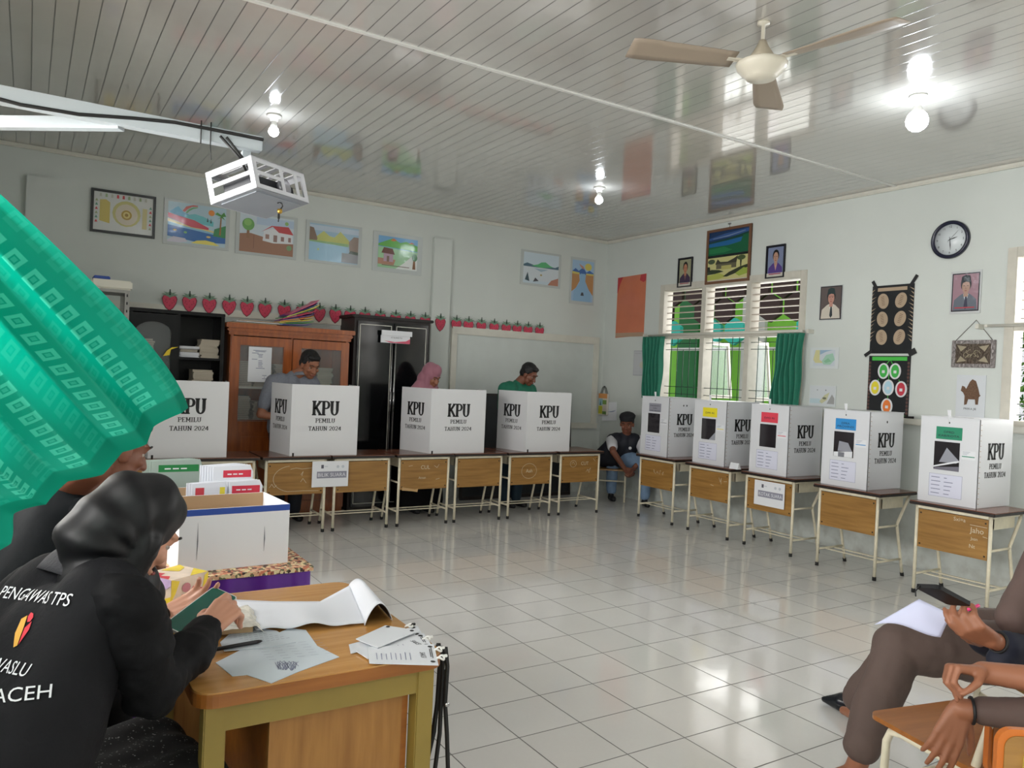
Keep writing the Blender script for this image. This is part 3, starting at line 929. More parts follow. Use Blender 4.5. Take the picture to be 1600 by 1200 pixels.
def portrait(label, y0, y1, z0, z1, bgc, skin, hairc, coat, shirt, cap=None, border=(20, 20, 26), glasses=False, strip_=None, tie=None, frame=None, back=(196, 198, 198), mar=.04):
    t, w_, h_ = on_right('portrait', label, 'portrait picture', y0, y1, z0, z1, 'portraits on the right wall')
    sh = [(border, FULL), (bgc, rect(.04, .96, .03, .97))]
    sh.append((coat, [(.06, .03), (.1, .3), (.3, .42), (.4, .46), (.62, .46), (.72, .42), (.9, .3), (.94, .03)]))
    sh.append((shirt, [(.42, .45), (.52, .2), (.62, .45)]))
    if tie:
        sh.append((tie, [(.5, .4), (.56, .4), (.6, .12), (.52, .05), (.46, .12)]))
    sh.append((skin, rect(.44, .6, .38, .52)))
    sh.append((hairc, E_(.52, .70, .19, .19)))
    sh.append((skin, E_(.52, .64, .145, .17)))
    if cap:
        sh.append((cap, [(.33, .72), (.36, .9), (.5, .95), (.66, .92), (.7, .74), (.52, .77)]))
    else:
        sh.append((hairc, [(.36, .7), (.38, .84), (.52, .88), (.66, .84), (.68, .7), (.6, .8), (.44, .8)]))
    dk = tuple(int(c*.45) for c in skin)
    sh += [(dk, rect(.42, .49, .655, .67)), (dk, rect(.55, .62, .655, .67)), (tuple(int(c*.8) for c in skin), [(.51, .66), (.54, .58), (.5, .575)]), (tuple(int(a) for a in (min(255, skin[0]*.8), skin[1]*.5, skin[2]*.5)), E_(.52, .535, .045, .012, 10))]
    if glasses:
        sh += [(dk, rect(.39, .65, .69, .7))]
    if strip_:
        sh.append((strip_, rect(.14, .86, .08, .11)))
    drawing(t, w_, h_, sh, back=back, mar=mar, frame=frame, fw=.012)
M_fdk = mat('frame_dark', (24, 24, 34), .35)
portrait('small portrait of a woman with her hair in a bun, left above the window', 6.47, 6.25, 2.50, 2.83, (150, 150, 120), (176, 120, 92), (30, 22, 22), (60, 44, 70), (120, 84, 80), frame=M_fdk, strip_=(150, 40, 60))
portrait('portrait of a woman in purple, right of the painting above the window', 5.235, 5.01, 2.50, 2.825, (120, 130, 160), (180, 140, 120), (26, 22, 26), (84, 62, 130), (190, 150, 140), frame=M_fdk, strip_=(150, 40, 90))
portrait('portrait of a man in black cap and white coat, right of the window', 4.595, 4.36, 2.06, 2.38, (74, 60, 58), (190, 130, 112), (20, 20, 20), (206, 196, 180), (226, 226, 220), cap=(20, 34, 36), glasses=True, tie=(30, 36, 40), mar=.02)
portrait('portrait of a man in black cap and grey suit under the clock', 3.395, 3.16, 2.07, 2.405, (150, 110, 124), (170, 130, 112), (24, 24, 28), (84, 90, 104), (200, 210, 216), cap=(24, 28, 34), tie=(40, 40, 60), strip_=(170, 50, 60), mar=.05)
# big painting above window
t, w_, h_ = on_right('framed_painting', 'tall wood-framed painting, dark blue lake above a yellow village scene', 'painting', 6.045, 5.435, 2.50, 3.085)
drawing(t, w_, h_, [((24, 52, 92), FULL), ((50, 84, 140), [(0, .88), (.4, .94), (1, .98), (1, .9), (.5, .86), (0, .84)]), ((120, 140, 170), [(.1, .87), (.5, .9), (.9, .95), (.9, .94), (.5, .88), (.1, .86)]), ((14, 62, 54), [(0, .8), (.5, .84), (1, .92), (1, .82), (.5, .79), (0, .76)]), ((28, 96, 150), [(0, .77), (.5, .8), (.85, .83), (.8, .72), (.4, .68), (0, .7)]), ((18, 92, 58), [(0, .7), (.5, .7), (.8, .74), (.85, .86), (1, .88), (1, .5), (0, .52)]), ((34, 116, 70), [(.02, .66), (.4, .68), (.6, .6), (.4, .56), (.02, .56)]), ((20, 30, 30), rect(0, 1, .475, .525)), ((196, 192, 130), rect(0, 1, .02, .475)), ((60, 58, 46), [(.2, .36), (.25, .44), (.32, .38), (.5, .37), (.65, .42), (.75, .47), (.72, .34), (.2, .33)]), ((96, 92, 70), rect(.22, .72, .24, .34)), ((176, 170, 100), rect(.35, .6, .22, .3)), ((48, 60, 40), [(0, .2), (.1, .24), (.3, .22), (.42, .18), (.2, .15), (0, .14)]), ((170, 176, 84), [(0, .12), (.3, .16), (.5, .08), (.3, .04), (0, .03)]), ((50, 56, 36), [(.4, .08), (.55, .16), (.8, .24), (1, .28), (1, .22), (.7, .12), (.5, .07)]), ((150, 168, 70), [(.7, .12), (.9, .22), (1, .2), (1, .1), (.8, .06)]), ((54, 60, 44), [(.82, .24), (.84, .24), (.86, .46), (.8, .46)]), ((70, 84, 50), E_(.84, .42, .1, .05)), ((40, 44, 34), [(0, .3), (.06, .3), (.08, .2), (0, .2)]), ((70, 84, 60), E_(.1, .4, .09, .05))], frame=mat('frame_brown', (112, 78, 56), .4), fw=.028)
b = MB(); b.tube([(w_/2, -.004, h_), (w_/2, -.004, h_+.035)], .004, M_chrome); b.bb(w_/2-.018, w_/2+.018, -.012, .0, h_+.03, h_+.045, M_chrome); b.obj('hanger', t)
# clock
cy, cz, cr = 3.415, 2.665, .152
ck = thing('wall_clock', 'round white wall clock with a dark navy rim', 'clock', (D-.002, cy, cz), -PI/2)
RX = Matrix.Rotation(PI/2, 3, 'X')
b = MB(); b.lathe([(cr*.80, .018), (cr*.86, .03), (cr*.94, .034), (cr, .022), (cr, 0), (0, 0)], mat('clock_rim', (26, 28, 48), .25), 48, M=RX); b.obj('rim', ck)
b = MB(); b.lathe([(0, .014), (cr*.84, .014), (cr*.84, .012), (0, .012)], mat('clock_dial', (206, 212, 214), .3), 48, M=RX)
for k in range(1, 13):
    a = math.radians(90-30*k)
    sans(b, str(k), (math.cos(a)*cr*.68, -.0146, math.sin(a)*cr*.68-.008), (1, 0, 0), (0, 0, 1), .017, M_black)
b.obj('dial', ck, fix=False)
def hand_(name, ang, L, wd, y):
    a = math.radians(90-ang)
    d = Vector((math.cos(a), 0, math.sin(a)))
    n_ = Vector((-d.z, 0, d.x))
    b = MB(); b.prism([-d*L*.25-n_*wd*.4+Vector((0, y, 0)), -d*L*.25+n_*wd*.4+Vector((0, y, 0)), d*L*.5+n_*wd+Vector((0, y, 0)), d*L+Vector((0, y, 0)), d*L*.5-n_*wd+Vector((0, y, 0))], (0, -.001, 0), M_black)
    b.obj(name, ck)
hand_('hour_hand', 74, cr*.42, .004, -.017)
hand_('minute_hand', 174, cr*.58, .003, -.019)
hand_('second_hand', 45, cr*.66, .0012, -.021)
# black poster with brown balls, hanging above a second poster of coloured circles
po = thing('ball_poster', 'tall black poster with six brown leather-like ovals, taped at corners', 'poster', (D-.002, 4.07, 1.755), -PI/2)
w_, h_ = .375, .585
M_pb = mat('poster_black', (30, 32, 34), .3, bump=.2, bscale=14)
M_tan = mat('poster_tan', (168, 148, 124), .6)
b = MB(); b.bb(0, w_, -.006, 0, 0, h_, M_pb); b.obj('sheet', po)
b = MB(); b.poly([(.05, -.0066, h_-.05), (w_-.06, -.0066, h_-.05), (w_-.06, -.0066, h_-.02), (.05, -.0066, h_-.02)], M_tan)
for s in (0, 1):
    for k in range(14):
        z = .1+k*.033
        x0, x1 = (0, .02+.012*(k % 3)) if s == 0 else (w_, w_-.03-.012*(k % 2))
        b.poly([(x0, -.0066, z), (x1, -.0066, z+.03), (x0, -.0066, z+.012)], M_tan)
b.obj('border_print', po, fix=False)
for r_ in range(3):
    for s in (0, 1):
        cx, cz_ = (.105 if s == 0 else .265), h_-.135-r_*.155
        b = MB(); a = .18 if s == 0 else -.3
        pts = ell(0, 0, .05, .066, 24)
        R2 = lambda p: (cx+p[0]*math.cos(a)-p[1]*math.sin(a), -.0075, cz_+p[0]*math.sin(a)+p[1]*math.cos(a))
        b.prism([R2(p) for p in pts], (0, .002, 0), M_tan)
        for q in range(6):
            zz = -.035+q*.014
            b.poly([(lambda v: (v[0], -.0085, v[2]))(R2(p)) for p in [(-.014, zz), (.014, zz), (.014, zz+.004), (-.014, zz+.004)]], mat('ball_seam', (104, 80, 64), .6))
        b.obj('ball_print', po, fix=False)
def tape(t, x, z, a, L=.08, wd=.028):
    d = Vector((math.cos(a), 0, math.sin(a)))
    n_ = Vector((-d.z, 0, d.x))
    c = Vector((x, -.009, z))
    b = MB(); b.prism([c-d*L/2-n_*wd/2, c+d*L/2-n_*wd/2, c+d*L/2+n_*wd/2, c-d*L/2+n_*wd/2], (0, .0015, 0), M_black); b.obj('tape', t)
tape(po, .02, h_+.01, 2.1); tape(po, w_-.005, h_+.025, 1.0, .1)
tape(po, -.005, .005, .6, .09, .03); tape(po, w_+.01, .01, .5, .07, .05)
pc = thing('circle_poster', 'black poster with six coloured fruit ovals under the ball poster', 'poster', (D-.002, 4.07, 1.195), -PI/2)
w_, h_ = .375, .54
b = MB(); b.bb(0, w_, -.006, 0, 0, h_, M_pb); b.obj('sheet', pc)
M_lg = mat('poster_green', (70, 180, 70), .4)
b = MB(); b.poly([(.03, -.0066, h_-.04), (w_-.03, -.0066, h_-.04), (w_-.03, -.0066, h_-.008), (.03, -.0066, h_-.008)], M_lg)
for p, q in (((.19, h_-.04), (.14, h_-.1)), ((.2, h_-.04), (.24, h_-.1)), ((.1, h_-.2), (.07, h_-.25)), ((.19, h_-.15), (.19, h_-.36)), ((.28, h_-.2), (.31, h_-.25))):
    strip(b, [p, q], .006, M_lg, -.0067)
for s in (0, 1):
    for k in range(16):
        x = .012 if s == 0 else w_-.014
        b.poly([(x+p[0], -.0066, .03+k*.03+p[1]) for p in ell(0, 0, .011, .012, 8)], mat('poster_brown', (92, 62, 56), .6))
b.poly([(w_-.12, -.0066, .0), (w_, -.0066, .0), (w_, -.0066, .03), (w_-.06, -.0066, .05), (w_-.12, -.0066, .03)], M_lg)
b.obj('border_print', pc, fix=False)
for (cx, cz_, c) in ((.14, h_-.13, (60, 170, 70)), (.245, h_-.13, (60, 170, 70)), (.07, h_-.275, (220, 206, 50)), (.19, h_-.27, (170, 206, 220)), (.305, h_-.28, (190, 50, 66)), (.185, h_-.43, (224, 120, 50))):
    b = MB(); b.prism([(cx+p[0], -.008, cz_+p[1]) for p in ell(0, 0, .052, .068, 24)], (0, .002, 0), M_white)
    b.poly([(cx+p[0], -.0086, cz_+p[1]) for p in ell(0, 0, .036, .055, 20)], col(*c))
    b.poly([(cx+p[0], -.009, cz_+p[1]) for p in rect(-.013, .013, -.018, .006)], M_white); b.obj('oval_print', pc, fix=False)
tape(pc, w_+.01, .02, .05, .09, .035)
# metal calligraphy plaque on a string
pl = thing('metal_plaque', 'embossed silver-bronze calligraphy plaque hanging from a string', 'plaque', (D-.002, 3.36, 1.645), -PI/2)
w_, h_ = .33, .215
M_pew = mat('plaque_pewter', (132, 126, 124), .38, metal=.6, bump=.8, bscale=50)
M_brz = mat('plaque_bronze', (84, 74, 64), .4, metal=.7, bump=.5, bscale=60)
M_lbz = mat('plaque_light_bronze', (160, 150, 128), .4, metal=.6)
b = MB(); b.bb(0, w_, -.012, 0, 0, h_, M_pew, bev=.004); b.obj('frame', pl)
b = MB(); b.bb(.035, w_-.035, -.016, -.012, .03, h_-.03, M_brz)
for (sx, sz) in ((0, 0), (1, 0), (0, 1), (1, 1)):
    x0, z0 = (.045 if sx == 0 else w_-.045), (.04 if sz == 0 else h_-.04)
    b.poly([(x0, -.0168, z0), (x0+(.075 if sx == 0 else -.075), -.0168, z0+(.012 if sz == 0 else -.012)), (x0+(.03 if sx == 0 else -.03), -.0168, z0+(.05 if sz == 0 else -.05))], M_lbz)
b.prism([(w_/2+p[0], -.016, h_/2+p[1]) for p in ell(0, 0, .078, .048, 28)], (0, -.004, 0), M_brz)
b.obj('panel', pl, fix=False)
b = MB()
q = random.Random(4)
for k in range(9):
    cx, cz_ = w_/2+q.uniform(-.05, .05), h_/2+q.uniform(-.024, .024)
    pts = [(cx+.022*math.cos(a*.5+k), -.0215, cz_+.014*math.sin(a*.8+k*2)) for a in range(8)]
    b.tube(pts, .0026, M_lbz, n=6)
b.obj('script_relief', pl)
b = MB(); b.tube([(.03, -.006, h_), (w_/2+.01, -.006, h_+.155), (w_-.03, -.006, h_)], .0022, M_brz, n=6); b.obj('string', pl)
# pinned drawings
t, w_, h_ = on_right('childs_drawing', 'small pastel map drawing of yellow and green right of the curtain', 'picture', 4.67, 4.37, 1.615, 1.81)
drawing(t, w_, h_, [((196, 206, 214), FULL), ((206, 200, 140), [(0, .4), (.1, 1), (.3, 1), (.3, .4), (.5, .2), (.1, .2)]), ((150, 196, 170), [(.4, .3), (.6, .7), (.9, .8), (1, .4), (.8, .1), (.5, .1)]), ((140, 170, 196), [(.3, .7), (.6, .9), (.9, 1), (.3, 1)]), ((120, 180, 140), [(.5, .3), (.7, .5), (.85, .3), (.6, .2)])], back=(206, 212, 212), mar=.12)
t, w_, h_ = on_right('childs_drawing', 'pale seaside pencil drawing just above the red-label ballot box', 'picture', 4.66, 4.38, 1.268, 1.46)
drawing(t, w_, h_, [((206, 212, 216), FULL), ((180, 204, 214), [(0, .1), (0, .35), (.4, .35), (.5, .1)]), ((196, 196, 150), [(.4, .2), (.6, .55), (.8, .7), (.7, .3), (.5, .1)]), ((150, 150, 150), [(.7, .1), (.9, .6), (1, .4), (1, .1)]), ((100, 100, 80), E_(.6, .38, .08, .06)), ((90, 90, 100), E_(.3, .8, .02, .03, 8)), ((90, 90, 100), E_(.65, .8, .02, .04, 8))], back=(206, 212, 212), mar=.04)
t, w_, h_ = on_right('camel_picture', 'white sheet with a brown camel made of seeds, right wall', 'picture', 3.31, 3.09, 1.262, 1.587)
b = MB(); b.bb(0, w_, -.005, 0, 0, h_, mat('camel_sheet', (206, 210, 214), .15, bump=.2, bscale=10)); b.obj('sheet', t)
b = MB()
out = [(.12, .62), (.16, .74), (.24, .72), (.3, .66), (.42, .84), (.5, .9), (.62, .86), (.72, .66), (.76, .54), (.8, .52), (.74, .48), (.72, .3), (.64, .3), (.62, .42), (.38, .42), (.34, .3), (.26, .28), (.26, .5), (.2, .58)]
b.prism([(u*w_+.01, -.005, v*h_) for u, v in out], (0, -.004, 0), mat('seed_brown', (112, 84, 64), .7, bump=1, bscale=160, var=.3, vscale=120)); b.obj('camel_shape', t)
b = MB(); sans(b, 'PREKA JIE', (w_/2, -.0055, .055), (1, 0, 0), (0, 0, 1), .016, M_black); b.obj('lettering', t, fix=False)
t, w_, h_ = on_right('map_sheet', 'faint grey map sheet pinned left of the green curtain', 'map', 7.16, 6.90, 1.49, 1.79)
drawing(t, w_, h_, [((190, 192, 196), FULL), ((196, 192, 170), E_(.62, .42, .2, .15)), ((160, 162, 170), rect(.05, .5, .9, .92)), ((170, 172, 180), rect(.1, .9, .12, .13))], back=(170, 172, 178), mar=.03)
t, w_, h_ = on_right('paper_sheet', 'crumpled white sheet behind the paper bag near the corner', 'paper', 7.72, 7.43, .90, 1.15)
b = MB(); b.prism([(0, -.004, 0), (w_, -.004, .02), (w_-.02, -.004, h_), (.02, -.004, h_-.02)], (0, .003, 0), M_paper); b.obj('sheet', t)
b = MB(); [strip(b, [(.1+.03*k, .12), (.22+.02*k, .125+.01*k)], .003, M_blue, -.0047) for k in range(3)]; b.obj('writing', t, fix=False)
bag = thing('paper_bag', 'orange and green picture bag hanging from a hook by the corner', 'bag', (D-.012, 7.76, .975), -PI/2)
b = MB(); b.bb(0, .17, -.03, 0, 0, .27, mat('bag_white', (214, 208, 196), .5), bev=.004)
patches(b, 0, 0, .17, .27, [((214, 150, 90), rect(0, 1, .78, 1)), ((150, 186, 196), rect(.05, .5, .45, .76)), ((120, 150, 70), rect(.5, .95, .5, .7)), ((190, 190, 60), rect(.05, .5, .05, .42)), ((200, 190, 180), rect(.52, .95, .2, .48)), ((96, 130, 70), rect(.52, .95, .04, .18)), ((60, 100, 100), [(.2, .45), (.3, .7), (.36, .45)])], y=-.031)
b.obj('bag_body', bag, fix=False)
for s in (0, 1):
    b = MB(); b.tube([(.03, -.005-.02*s, .27), (.06, -.005-.02*s, .34), (.085, -.008-.012*s, .365), (.11, -.005-.02*s, .34), (.14, -.005-.02*s, .27)], .004, M_black, n=6); b.obj('handle', bag)
# ------------------------------------------------------------------ school desks
ZT = .66
def scr_word(b, cx, cz, s, seed, y, n=5):
    q = random.Random(seed)
    x = cx
    for k in range(n):
        pts = [(x+q.uniform(-.3, .5)*s, cz+q.uniform(-.5, .6)*s) for _ in range(4)]
        strip(b, pts, .0028, M_chalkw, y)
        x += s*.8
M_chalkw = mat('chalk_white', (206, 196, 170), .8)
def desk(x, y, rz, label, scr=None, grp='school desks in a row'):
    """origin: middle of the front legs line on the floor; local y runs away from the panel side"""
    t = thing('school_desk', label, 'desk', (x, y, 0), rz, grp)
    b = MB(); b.bb(-.289, .289, -.035, .445, ZT-.006, ZT, M_desktop); b.bb(-.291, .291, -.04, .45, ZT-.026, ZT-.006, M_darkedge, bev=.004)
    b.obj('tabletop', t)
    b = MB(); b.bb(-.237, .237, -.004, .008, .335, .605, M_plywood)
    for sx in (-.22, .22):
        for z in (.36, .58):
            b.box((sx, -.005, z), (.01, .003, .01), M_rubber)
    if scr:
        if scr[0] == 'lines':
            for ln in scr[1]:
                strip(b, ln, .0032, M_chalkw, -.0055)
            for (tx, x_, z_, h__) in (scr[2] if len(scr) > 2 else []):
                sans(b, tx, (x_, -.0057, z_), (1, 0, 0), (0, 0, 1), h__, M_chalkw)
        else:
            scr_word(b, scr[1], scr[2], scr[3], scr[4], -.0055, scr[5])
    b.obj('front_panel', t, fix=False)
    b = MB(); b.bb(-.24, .24, -.012, .012, .612, .634, M_cream); b.bb(-.25, -.228, .0, .40, .612, .634, M_cream); b.bb(.228, .25, .0, .40, .612, .634, M_cream); b.bb(-.24, .24, .39, .41, .612, .634, M_cream)
    b.obj('top_frame', t)
    for s in (-1, 1):
        b = MB(); b.tube([(s*.25, 0, .02), (s*.25, 0, .634)], .012, M_cream); lg = b.obj('leg', t)
        b = MB(); b.tube([(s*.25, 0, 0), (s*.25, 0, .028)], .0145, M_rubber); b.obj('foot_cap', lg)
        b = MB(); b.tube([(s*.25, .405, .63), (s*.25, .37, .56), (s*.25, .27, .42), (s*.25, .262, .40), (s*.25, .268, .375), (s*.25, .335, .12), (s*.25, .36, .02)], .011, M_cream); lg = b.obj('leg', t)
        b = MB(); b.tube([(s*.25, .358, .028), (s*.25, .366, 0)], .0145, M_rubber); b.obj('foot_cap', lg)
        b = MB(); b.tube([(s*.25, 0, .40), (s*.25, .265, .40)], .009, M_cream, n=8); b.obj('side_stretcher', t)
        b = MB(); b.tube([(s*.25, 0, .135), (s*.25, .33, .135)], .009, M_cream, n=8); b.obj('side_stretcher', t)
    b = MB(); b.bb(-.24, .24, .09, .115, .128, .134, M_cream); b.bb(-.24, .24, .20, .225, .128, .134, M_cream); b.obj('foot_rail', t)
    b = MB(); b.bb(-.22, .22, .10, .38, .53, .536, M_cream); b.bb(-.22, -.214, .10, .38, .536, .61, M_cream); b.bb(.214, .22, .10, .38, .536, .61, M_cream); b.bb(-.22, .22, .10, .106, .536, .61, M_cream); b.obj('book_tray', t)
    return t
curl = [(-.03+.16*math.cos(a)*1.0, .47+.11*math.sin(a)) for a in [math.radians(d) for d in range(100, 262, 12)]]+[(.06, .365), (.20, .36)]
LD = [(.15, None, 'school desk hidden mostly behind the white boxes, leftmost in the back row'),
      (.755, None, 'school desk in the back row under the left end of the leftmost voting booth'),
      (1.355, None, 'school desk in the back row under the leftmost voting booth'),
      (1.955, ('lines', [curl, [(-.05, .55), (.0, .56), (.05, .55), (.1, .555), (.16, .56)], [(0.04, .50), (.06, .53), (.05, .49)], [(.04, .44), (.06, .47), (.09, .43)], [(-.22, .40), (-.2, .43), (-.18, .40), (-.16, .42)]]), 'school desk with a big chalk loop on its panel, left of the hanging sign'),
      (2.545, None, 'school desk with a clean panel right of the sign on the back row'),
      (3.150, ('lines', [[(-.16, .55), (-.12, .555)], [(.1, .55), (.13, .53), (.15, .56)], [(.12, .42), (.16, .43)]], [('CUL', .01, .52, .035), ('Aman', -.02, .43, .022)]), 'school desk under the left side of the booth of the pink headscarf woman'),
      (3.735, None, 'school desk with a clean panel between the two right-hand booths'),
      (4.335, ('lines', [ell(-.02, .47, .09, .075, 24)+[(.07, .47)]], [('Aah', -.02, .455, .035)]), 'school desk with a chalk circle drawn on its panel'),
      (4.955, ('lines', [ell(-.09, .53, .04, .035, 14)+[(-.05, .53)], [(-.11, .53), (-.09, .55), (-.07, .52)], [(.08, .44), (.1, .47), (.12, .43), (.14, .48), (.1, .45)], [(.17, .58), (.2, .55)]], [('CUT', .06, .515, .035)]), 'school desk at the right end of the back row')]
for x, sc, lab in LD:
    desk(x, 6.48, 0, lab, sc, 'school desks under the voting booths')
j5 = [[(.12, .555), (.23, .553)], [(.205, .49), (.235, .485)]]
RD = [(5.905, 5.51, ('w', -.03, .50, .05, 9, 4), 'school desk under the grey-label ballot box nearest the corner'),
      (5.17, 5.495, ('lines', [[(.02, .48), (.06, .475)], [(.12, .56), (.14, .52), (.15, .56), (.15, .5)], [(.18, .53), (.22, .535)]]), 'school desk under the yellow-label ballot box'),
      (4.49, 5.515, None, 'school desk with a paper sign on its panel under the red-label box'),
      (3.695, 5.465, None, 'school desk with a clean panel under the blue-label ballot box'),
      (2.875, 5.44, ('lines', j5, [('Sxi=a', .05, .565, .026), ('Jaho', .165, .505, .036), ('Jaan', .15, .455, .020), ('Nt', .14, .40, .026)]), 'school desk with chalk names on its panel under the green-label ballot box')]
for y, x, sc, lab in RD:
    desk(x, y, -PI/2, lab, sc, 'school desks under the ballot boxes')

# ------------------------------------------------------------------ voting booths
def booth_text(b, cx, z0, y, k=1.0):
    slab(b, 'KPU', cx, z0+.135*k, .115*k, y, M_black, sx=.84, th=.27)
    slab(b, 'PEMILU', cx, z0+.068*k, .034*k, y, M_black, sx=1.12, th=.18)
    slab(b, 'TAHUN 2024', cx, z0, .034*k, y, M_black, sx=1.12, th=.18)
def booth(x0, x1, splay, label, dpt=.41):
    cx = (x0+x1)/2
    t = thing('voting_booth', label, 'voting booth', (cx, 6.505, ZT), 0, 'folding cardboard voting booths')
    w_ = x1-x0
    h_ = .607
    b = MB(); b.bb(-w_/2, w_/2, 0, .005, 0, h_, M_white); b.obj('front_panel', t)
    b = MB(); booth_text(b, 0, .215, -.0012); b.obj('lettering', t, fix=False)
    b = MB(); b.box((-w_/2+.03, -.001, .012), (.016, .003, .024), M_rubber); b.obj('corner_clip', t)
    for s in (-1, 1):
        a = math.atan2(splay, dpt)
        L = math.hypot(splay, dpt)
        b = MB(); b.bb(0, L, -.0025, .0025, 0, h_, M_white)
        o = b.obj('side_panel', t)
        b = MB(); booth_text(b, L/2, .215, -.0038 if s < 0 else -.0038)
        q = b.obj('side_lettering', t, fix=False)
        for ob in (o, q):
            ob.location = (s*(w_/2-.0025), .005, 0)
            ob.rotation_euler = (0, 0, PI/2+a if s < 0 else PI/2-a)
        if s < 0:
            # lettering must face outwards (-x side): run it the other way round
            q.location = (-w_/2+.0025-math.sin(a)*L, .005+math.cos(a)*L, 0)
            q.rotation_euler = (0, 0, -PI/2+a)
    return t
booth(.81, 1.39, .06, 'white voting booth on the left, partly behind the blowing green curtain')
booth(1.90, 2.495, .06, 'white voting booth with the man in a grey polo shirt behind it')
booth(3.205, 3.795, .115, 'white voting booth with the woman in a pink headscarf behind it')
booth(4.275, 4.825, .09, 'white voting booth with the man in a green shirt behind it, rightmost')

# ------------------------------------------------------------------ ballot boxes
M_boxw = mat('ballot_box_board', (216, 218, 222), .38)
M_boxin = mat('ballot_window_dark', (40, 36, 40), .08, spec=.7)
M_ballot = mat('ballot_paper_seen', (150, 152, 162), .3)
M_ink = mat('small_print', (120, 124, 150), .7)
def ballot_box(y0, y1, xf, name, colr, lines, label, seen, holes=2, bw=.41):
    t = thing('ballot_box', label, 'ballot box', (xf, (y0+y1)/2, ZT), -PI/2, 'cardboard ballot boxes on the right row')
    w_, dp, h_ = bw, .45, .605
    b = MB(); b.bb(-w_/2, w_/2, 0, dp, 0, h_, M_boxw, bev=.003)
    b.bb(w_/2-.002, w_/2+.001, .002, .006, .0, h_, M_rubber)
    for k in range(16):
        b.box((w_/2+.0005, .02, .03+k*.036), (.002, .010, .004), M_kraft)
    b.obj('body', t)
    b = MB(); b.bb(-w_/2-.003, w_/2+.003, -.003, dp+.003, h_, h_+.004, M_boxw); b.bb(-.07, .07, dp*.35, dp*.4, h_+.004, h_+.005, M_boxin); b.obj('lid', t)
    b = MB(); b.bb(-.09, .09, -.0022, -.0002, .452, .54, col(*colr)); b.obj('colour_label', t)
    b = MB()
    n = len(lines)
    for k, s_ in enumerate(lines):
        sans(b, s_, (0, -.0032, .496-.013+(n-1)*.013-k*.026), (1, 0, 0), (0, 0, 1), .016 if n < 3 else .012, mat('label_ink', (34, 44, 60), .6), width=min(.15, .018*len(s_)))
    b.obj('label_lettering', t, fix=False)
    b = MB(); b.bb(-.098, .058+.02, -.002, -.0002, .235, .435, M_boxin)
    if seen == 1:
        b.poly([(0, -.0026, .235), (.078, -.0026, .235), (.078, -.0026, .31)], M_ballot)
    elif seen == 2:
        b.poly([(-.06, -.0026, .28), (-.05, -.0026, .36), (.03, -.0026, .35), (.07, -.0026, .28)], M_ballot)
        b.poly([(-.095, -.0027, .236), (-.095, -.0027, .27), (.07, -.0027, .285), (.07, -.0027, .236)], M_paper)
        b.poly([(-.055, -.0028, .236), (-.055, -.0028, .272), (.0, -.0028, .272), (.0, -.0028, .236)], mat('ballot_grey', (120, 122, 130), .4))
    elif seen == 3:
        b.poly([(-.06, -.0026, .29), (-.01, -.0026, .395), (.078, -.0026, .31), (.06, -.0026, .29)], M_ballot)
        b.poly([(-.098, -.0027, .26), (.05, -.0027, .305), (.078, -.0027, .31), (.078, -.0027, .30), (-.098, -.0027, .25)], M_paper)
        b.poly([(-.098, -.0027, .236), (-.09, -.0027, .25), (.078, -.0027, .27), (.078, -.0027, .236)], mat('ballot_grey2', (110, 108, 120), .4))
    b.obj('clear_window', t, fix=False)
    b = MB(); b.bb(.09, .185, -.0015, -.0002, .325, .385, M_paper); b.bb(.095, .18, -.002, -.0015, .343, .349, col(*colr))
    for k in range(3):
        b.bb(.098, .15-.01*k, -.002, -.0015, .377-k*.009, .379-k*.009, M_ink)
    b.obj('side_sticker', t)
    b = MB(); b.bb(-.125, .105, -.0015, -.0002, .045, .205, mat('info_sheet', (214, 216, 232), .6))
    for a_ in ((-.125, -.1235, .045, .205), (.1035, .105, .045, .205), (-.125, .105, .045, .0465), (-.125, .105, .2035, .205)):
        b.bb(a_[0], a_[1], -.0019, -.0015, a_[2], a_[3], M_ink)
    for k in range(5):
        z = .178-k*.028
        b.bb(-.11, -.05+.006*(k % 2), -.0019, -.0015, z, z+.005, M_ink)
        b.bb(-.02, .0+.05*(k > 0)-.008*k, -.0019, -.0015, z-.001, z+.004, M_ink)
    b.obj('info_sheet', t)
    b = MB(); b.prism([(-.012, -.001, h_+.005), (.006, -.001, h_+.006), (.004, -.001, h_+.055), (-.022, -.001, h_+.055)], (0, .003, 0), M_paper); b.tube([(0, -.004, h_-.03), (-.004, -.004, h_), (-.008, 0, h_+.02)], .0025, M_paper, n=6)
    b.box((-.0, -.003, h_-.035), (.006, .004, .01), M_black); b.obj('seal_tag', t)
    for s in (-1, 1):
        q = MB(); slab(q, 'KPU', 0, .335, .105, 0, M_black, sx=.84, th=.27); slab(q, 'PEMILU', 0, .268, .034, 0, M_black, sx=1.05, th=.18); slab(q, 'TAHUN 2024', 0, .208, .036, 0, M_black, sx=1.05, th=.18)
        for k in range(holes):
            q.poly([((k-.5*(holes-1))*.045+p[0], 0, .53+p[1]) for p in ell(0, 0, .008, .010, 12)], M_black)
        o = q.obj('side_lettering', t, fix=False)
        if s > 0:
            o.location = (w_/2+.0016, dp/2, 0)
            o.rotation_euler = (0, 0, PI/2)
        else:
            o.location = (-w_/2-.0016, dp/2, 0)
            o.rotation_euler = (0, 0, -PI/2)
    return t
ballot_box(6.235, 5.825, 5.56, 'a', (150, 150, 160), ['PRESIDEN', 'DAN', 'WAKIL PRESIDEN'], 'white ballot box with a grey label, nearest the room corner', 0)
ballot_box(5.455, 5.045, 5.545, 'b', (236, 220, 40), ['DPR RI'], 'white ballot box with a yellow label', 1, 0)
ballot_box(4.745, 4.345, 5.54, 'c', (220, 66, 84), ['DPD RI'], 'white ballot box with a red label above the paper sign', 0, 0)
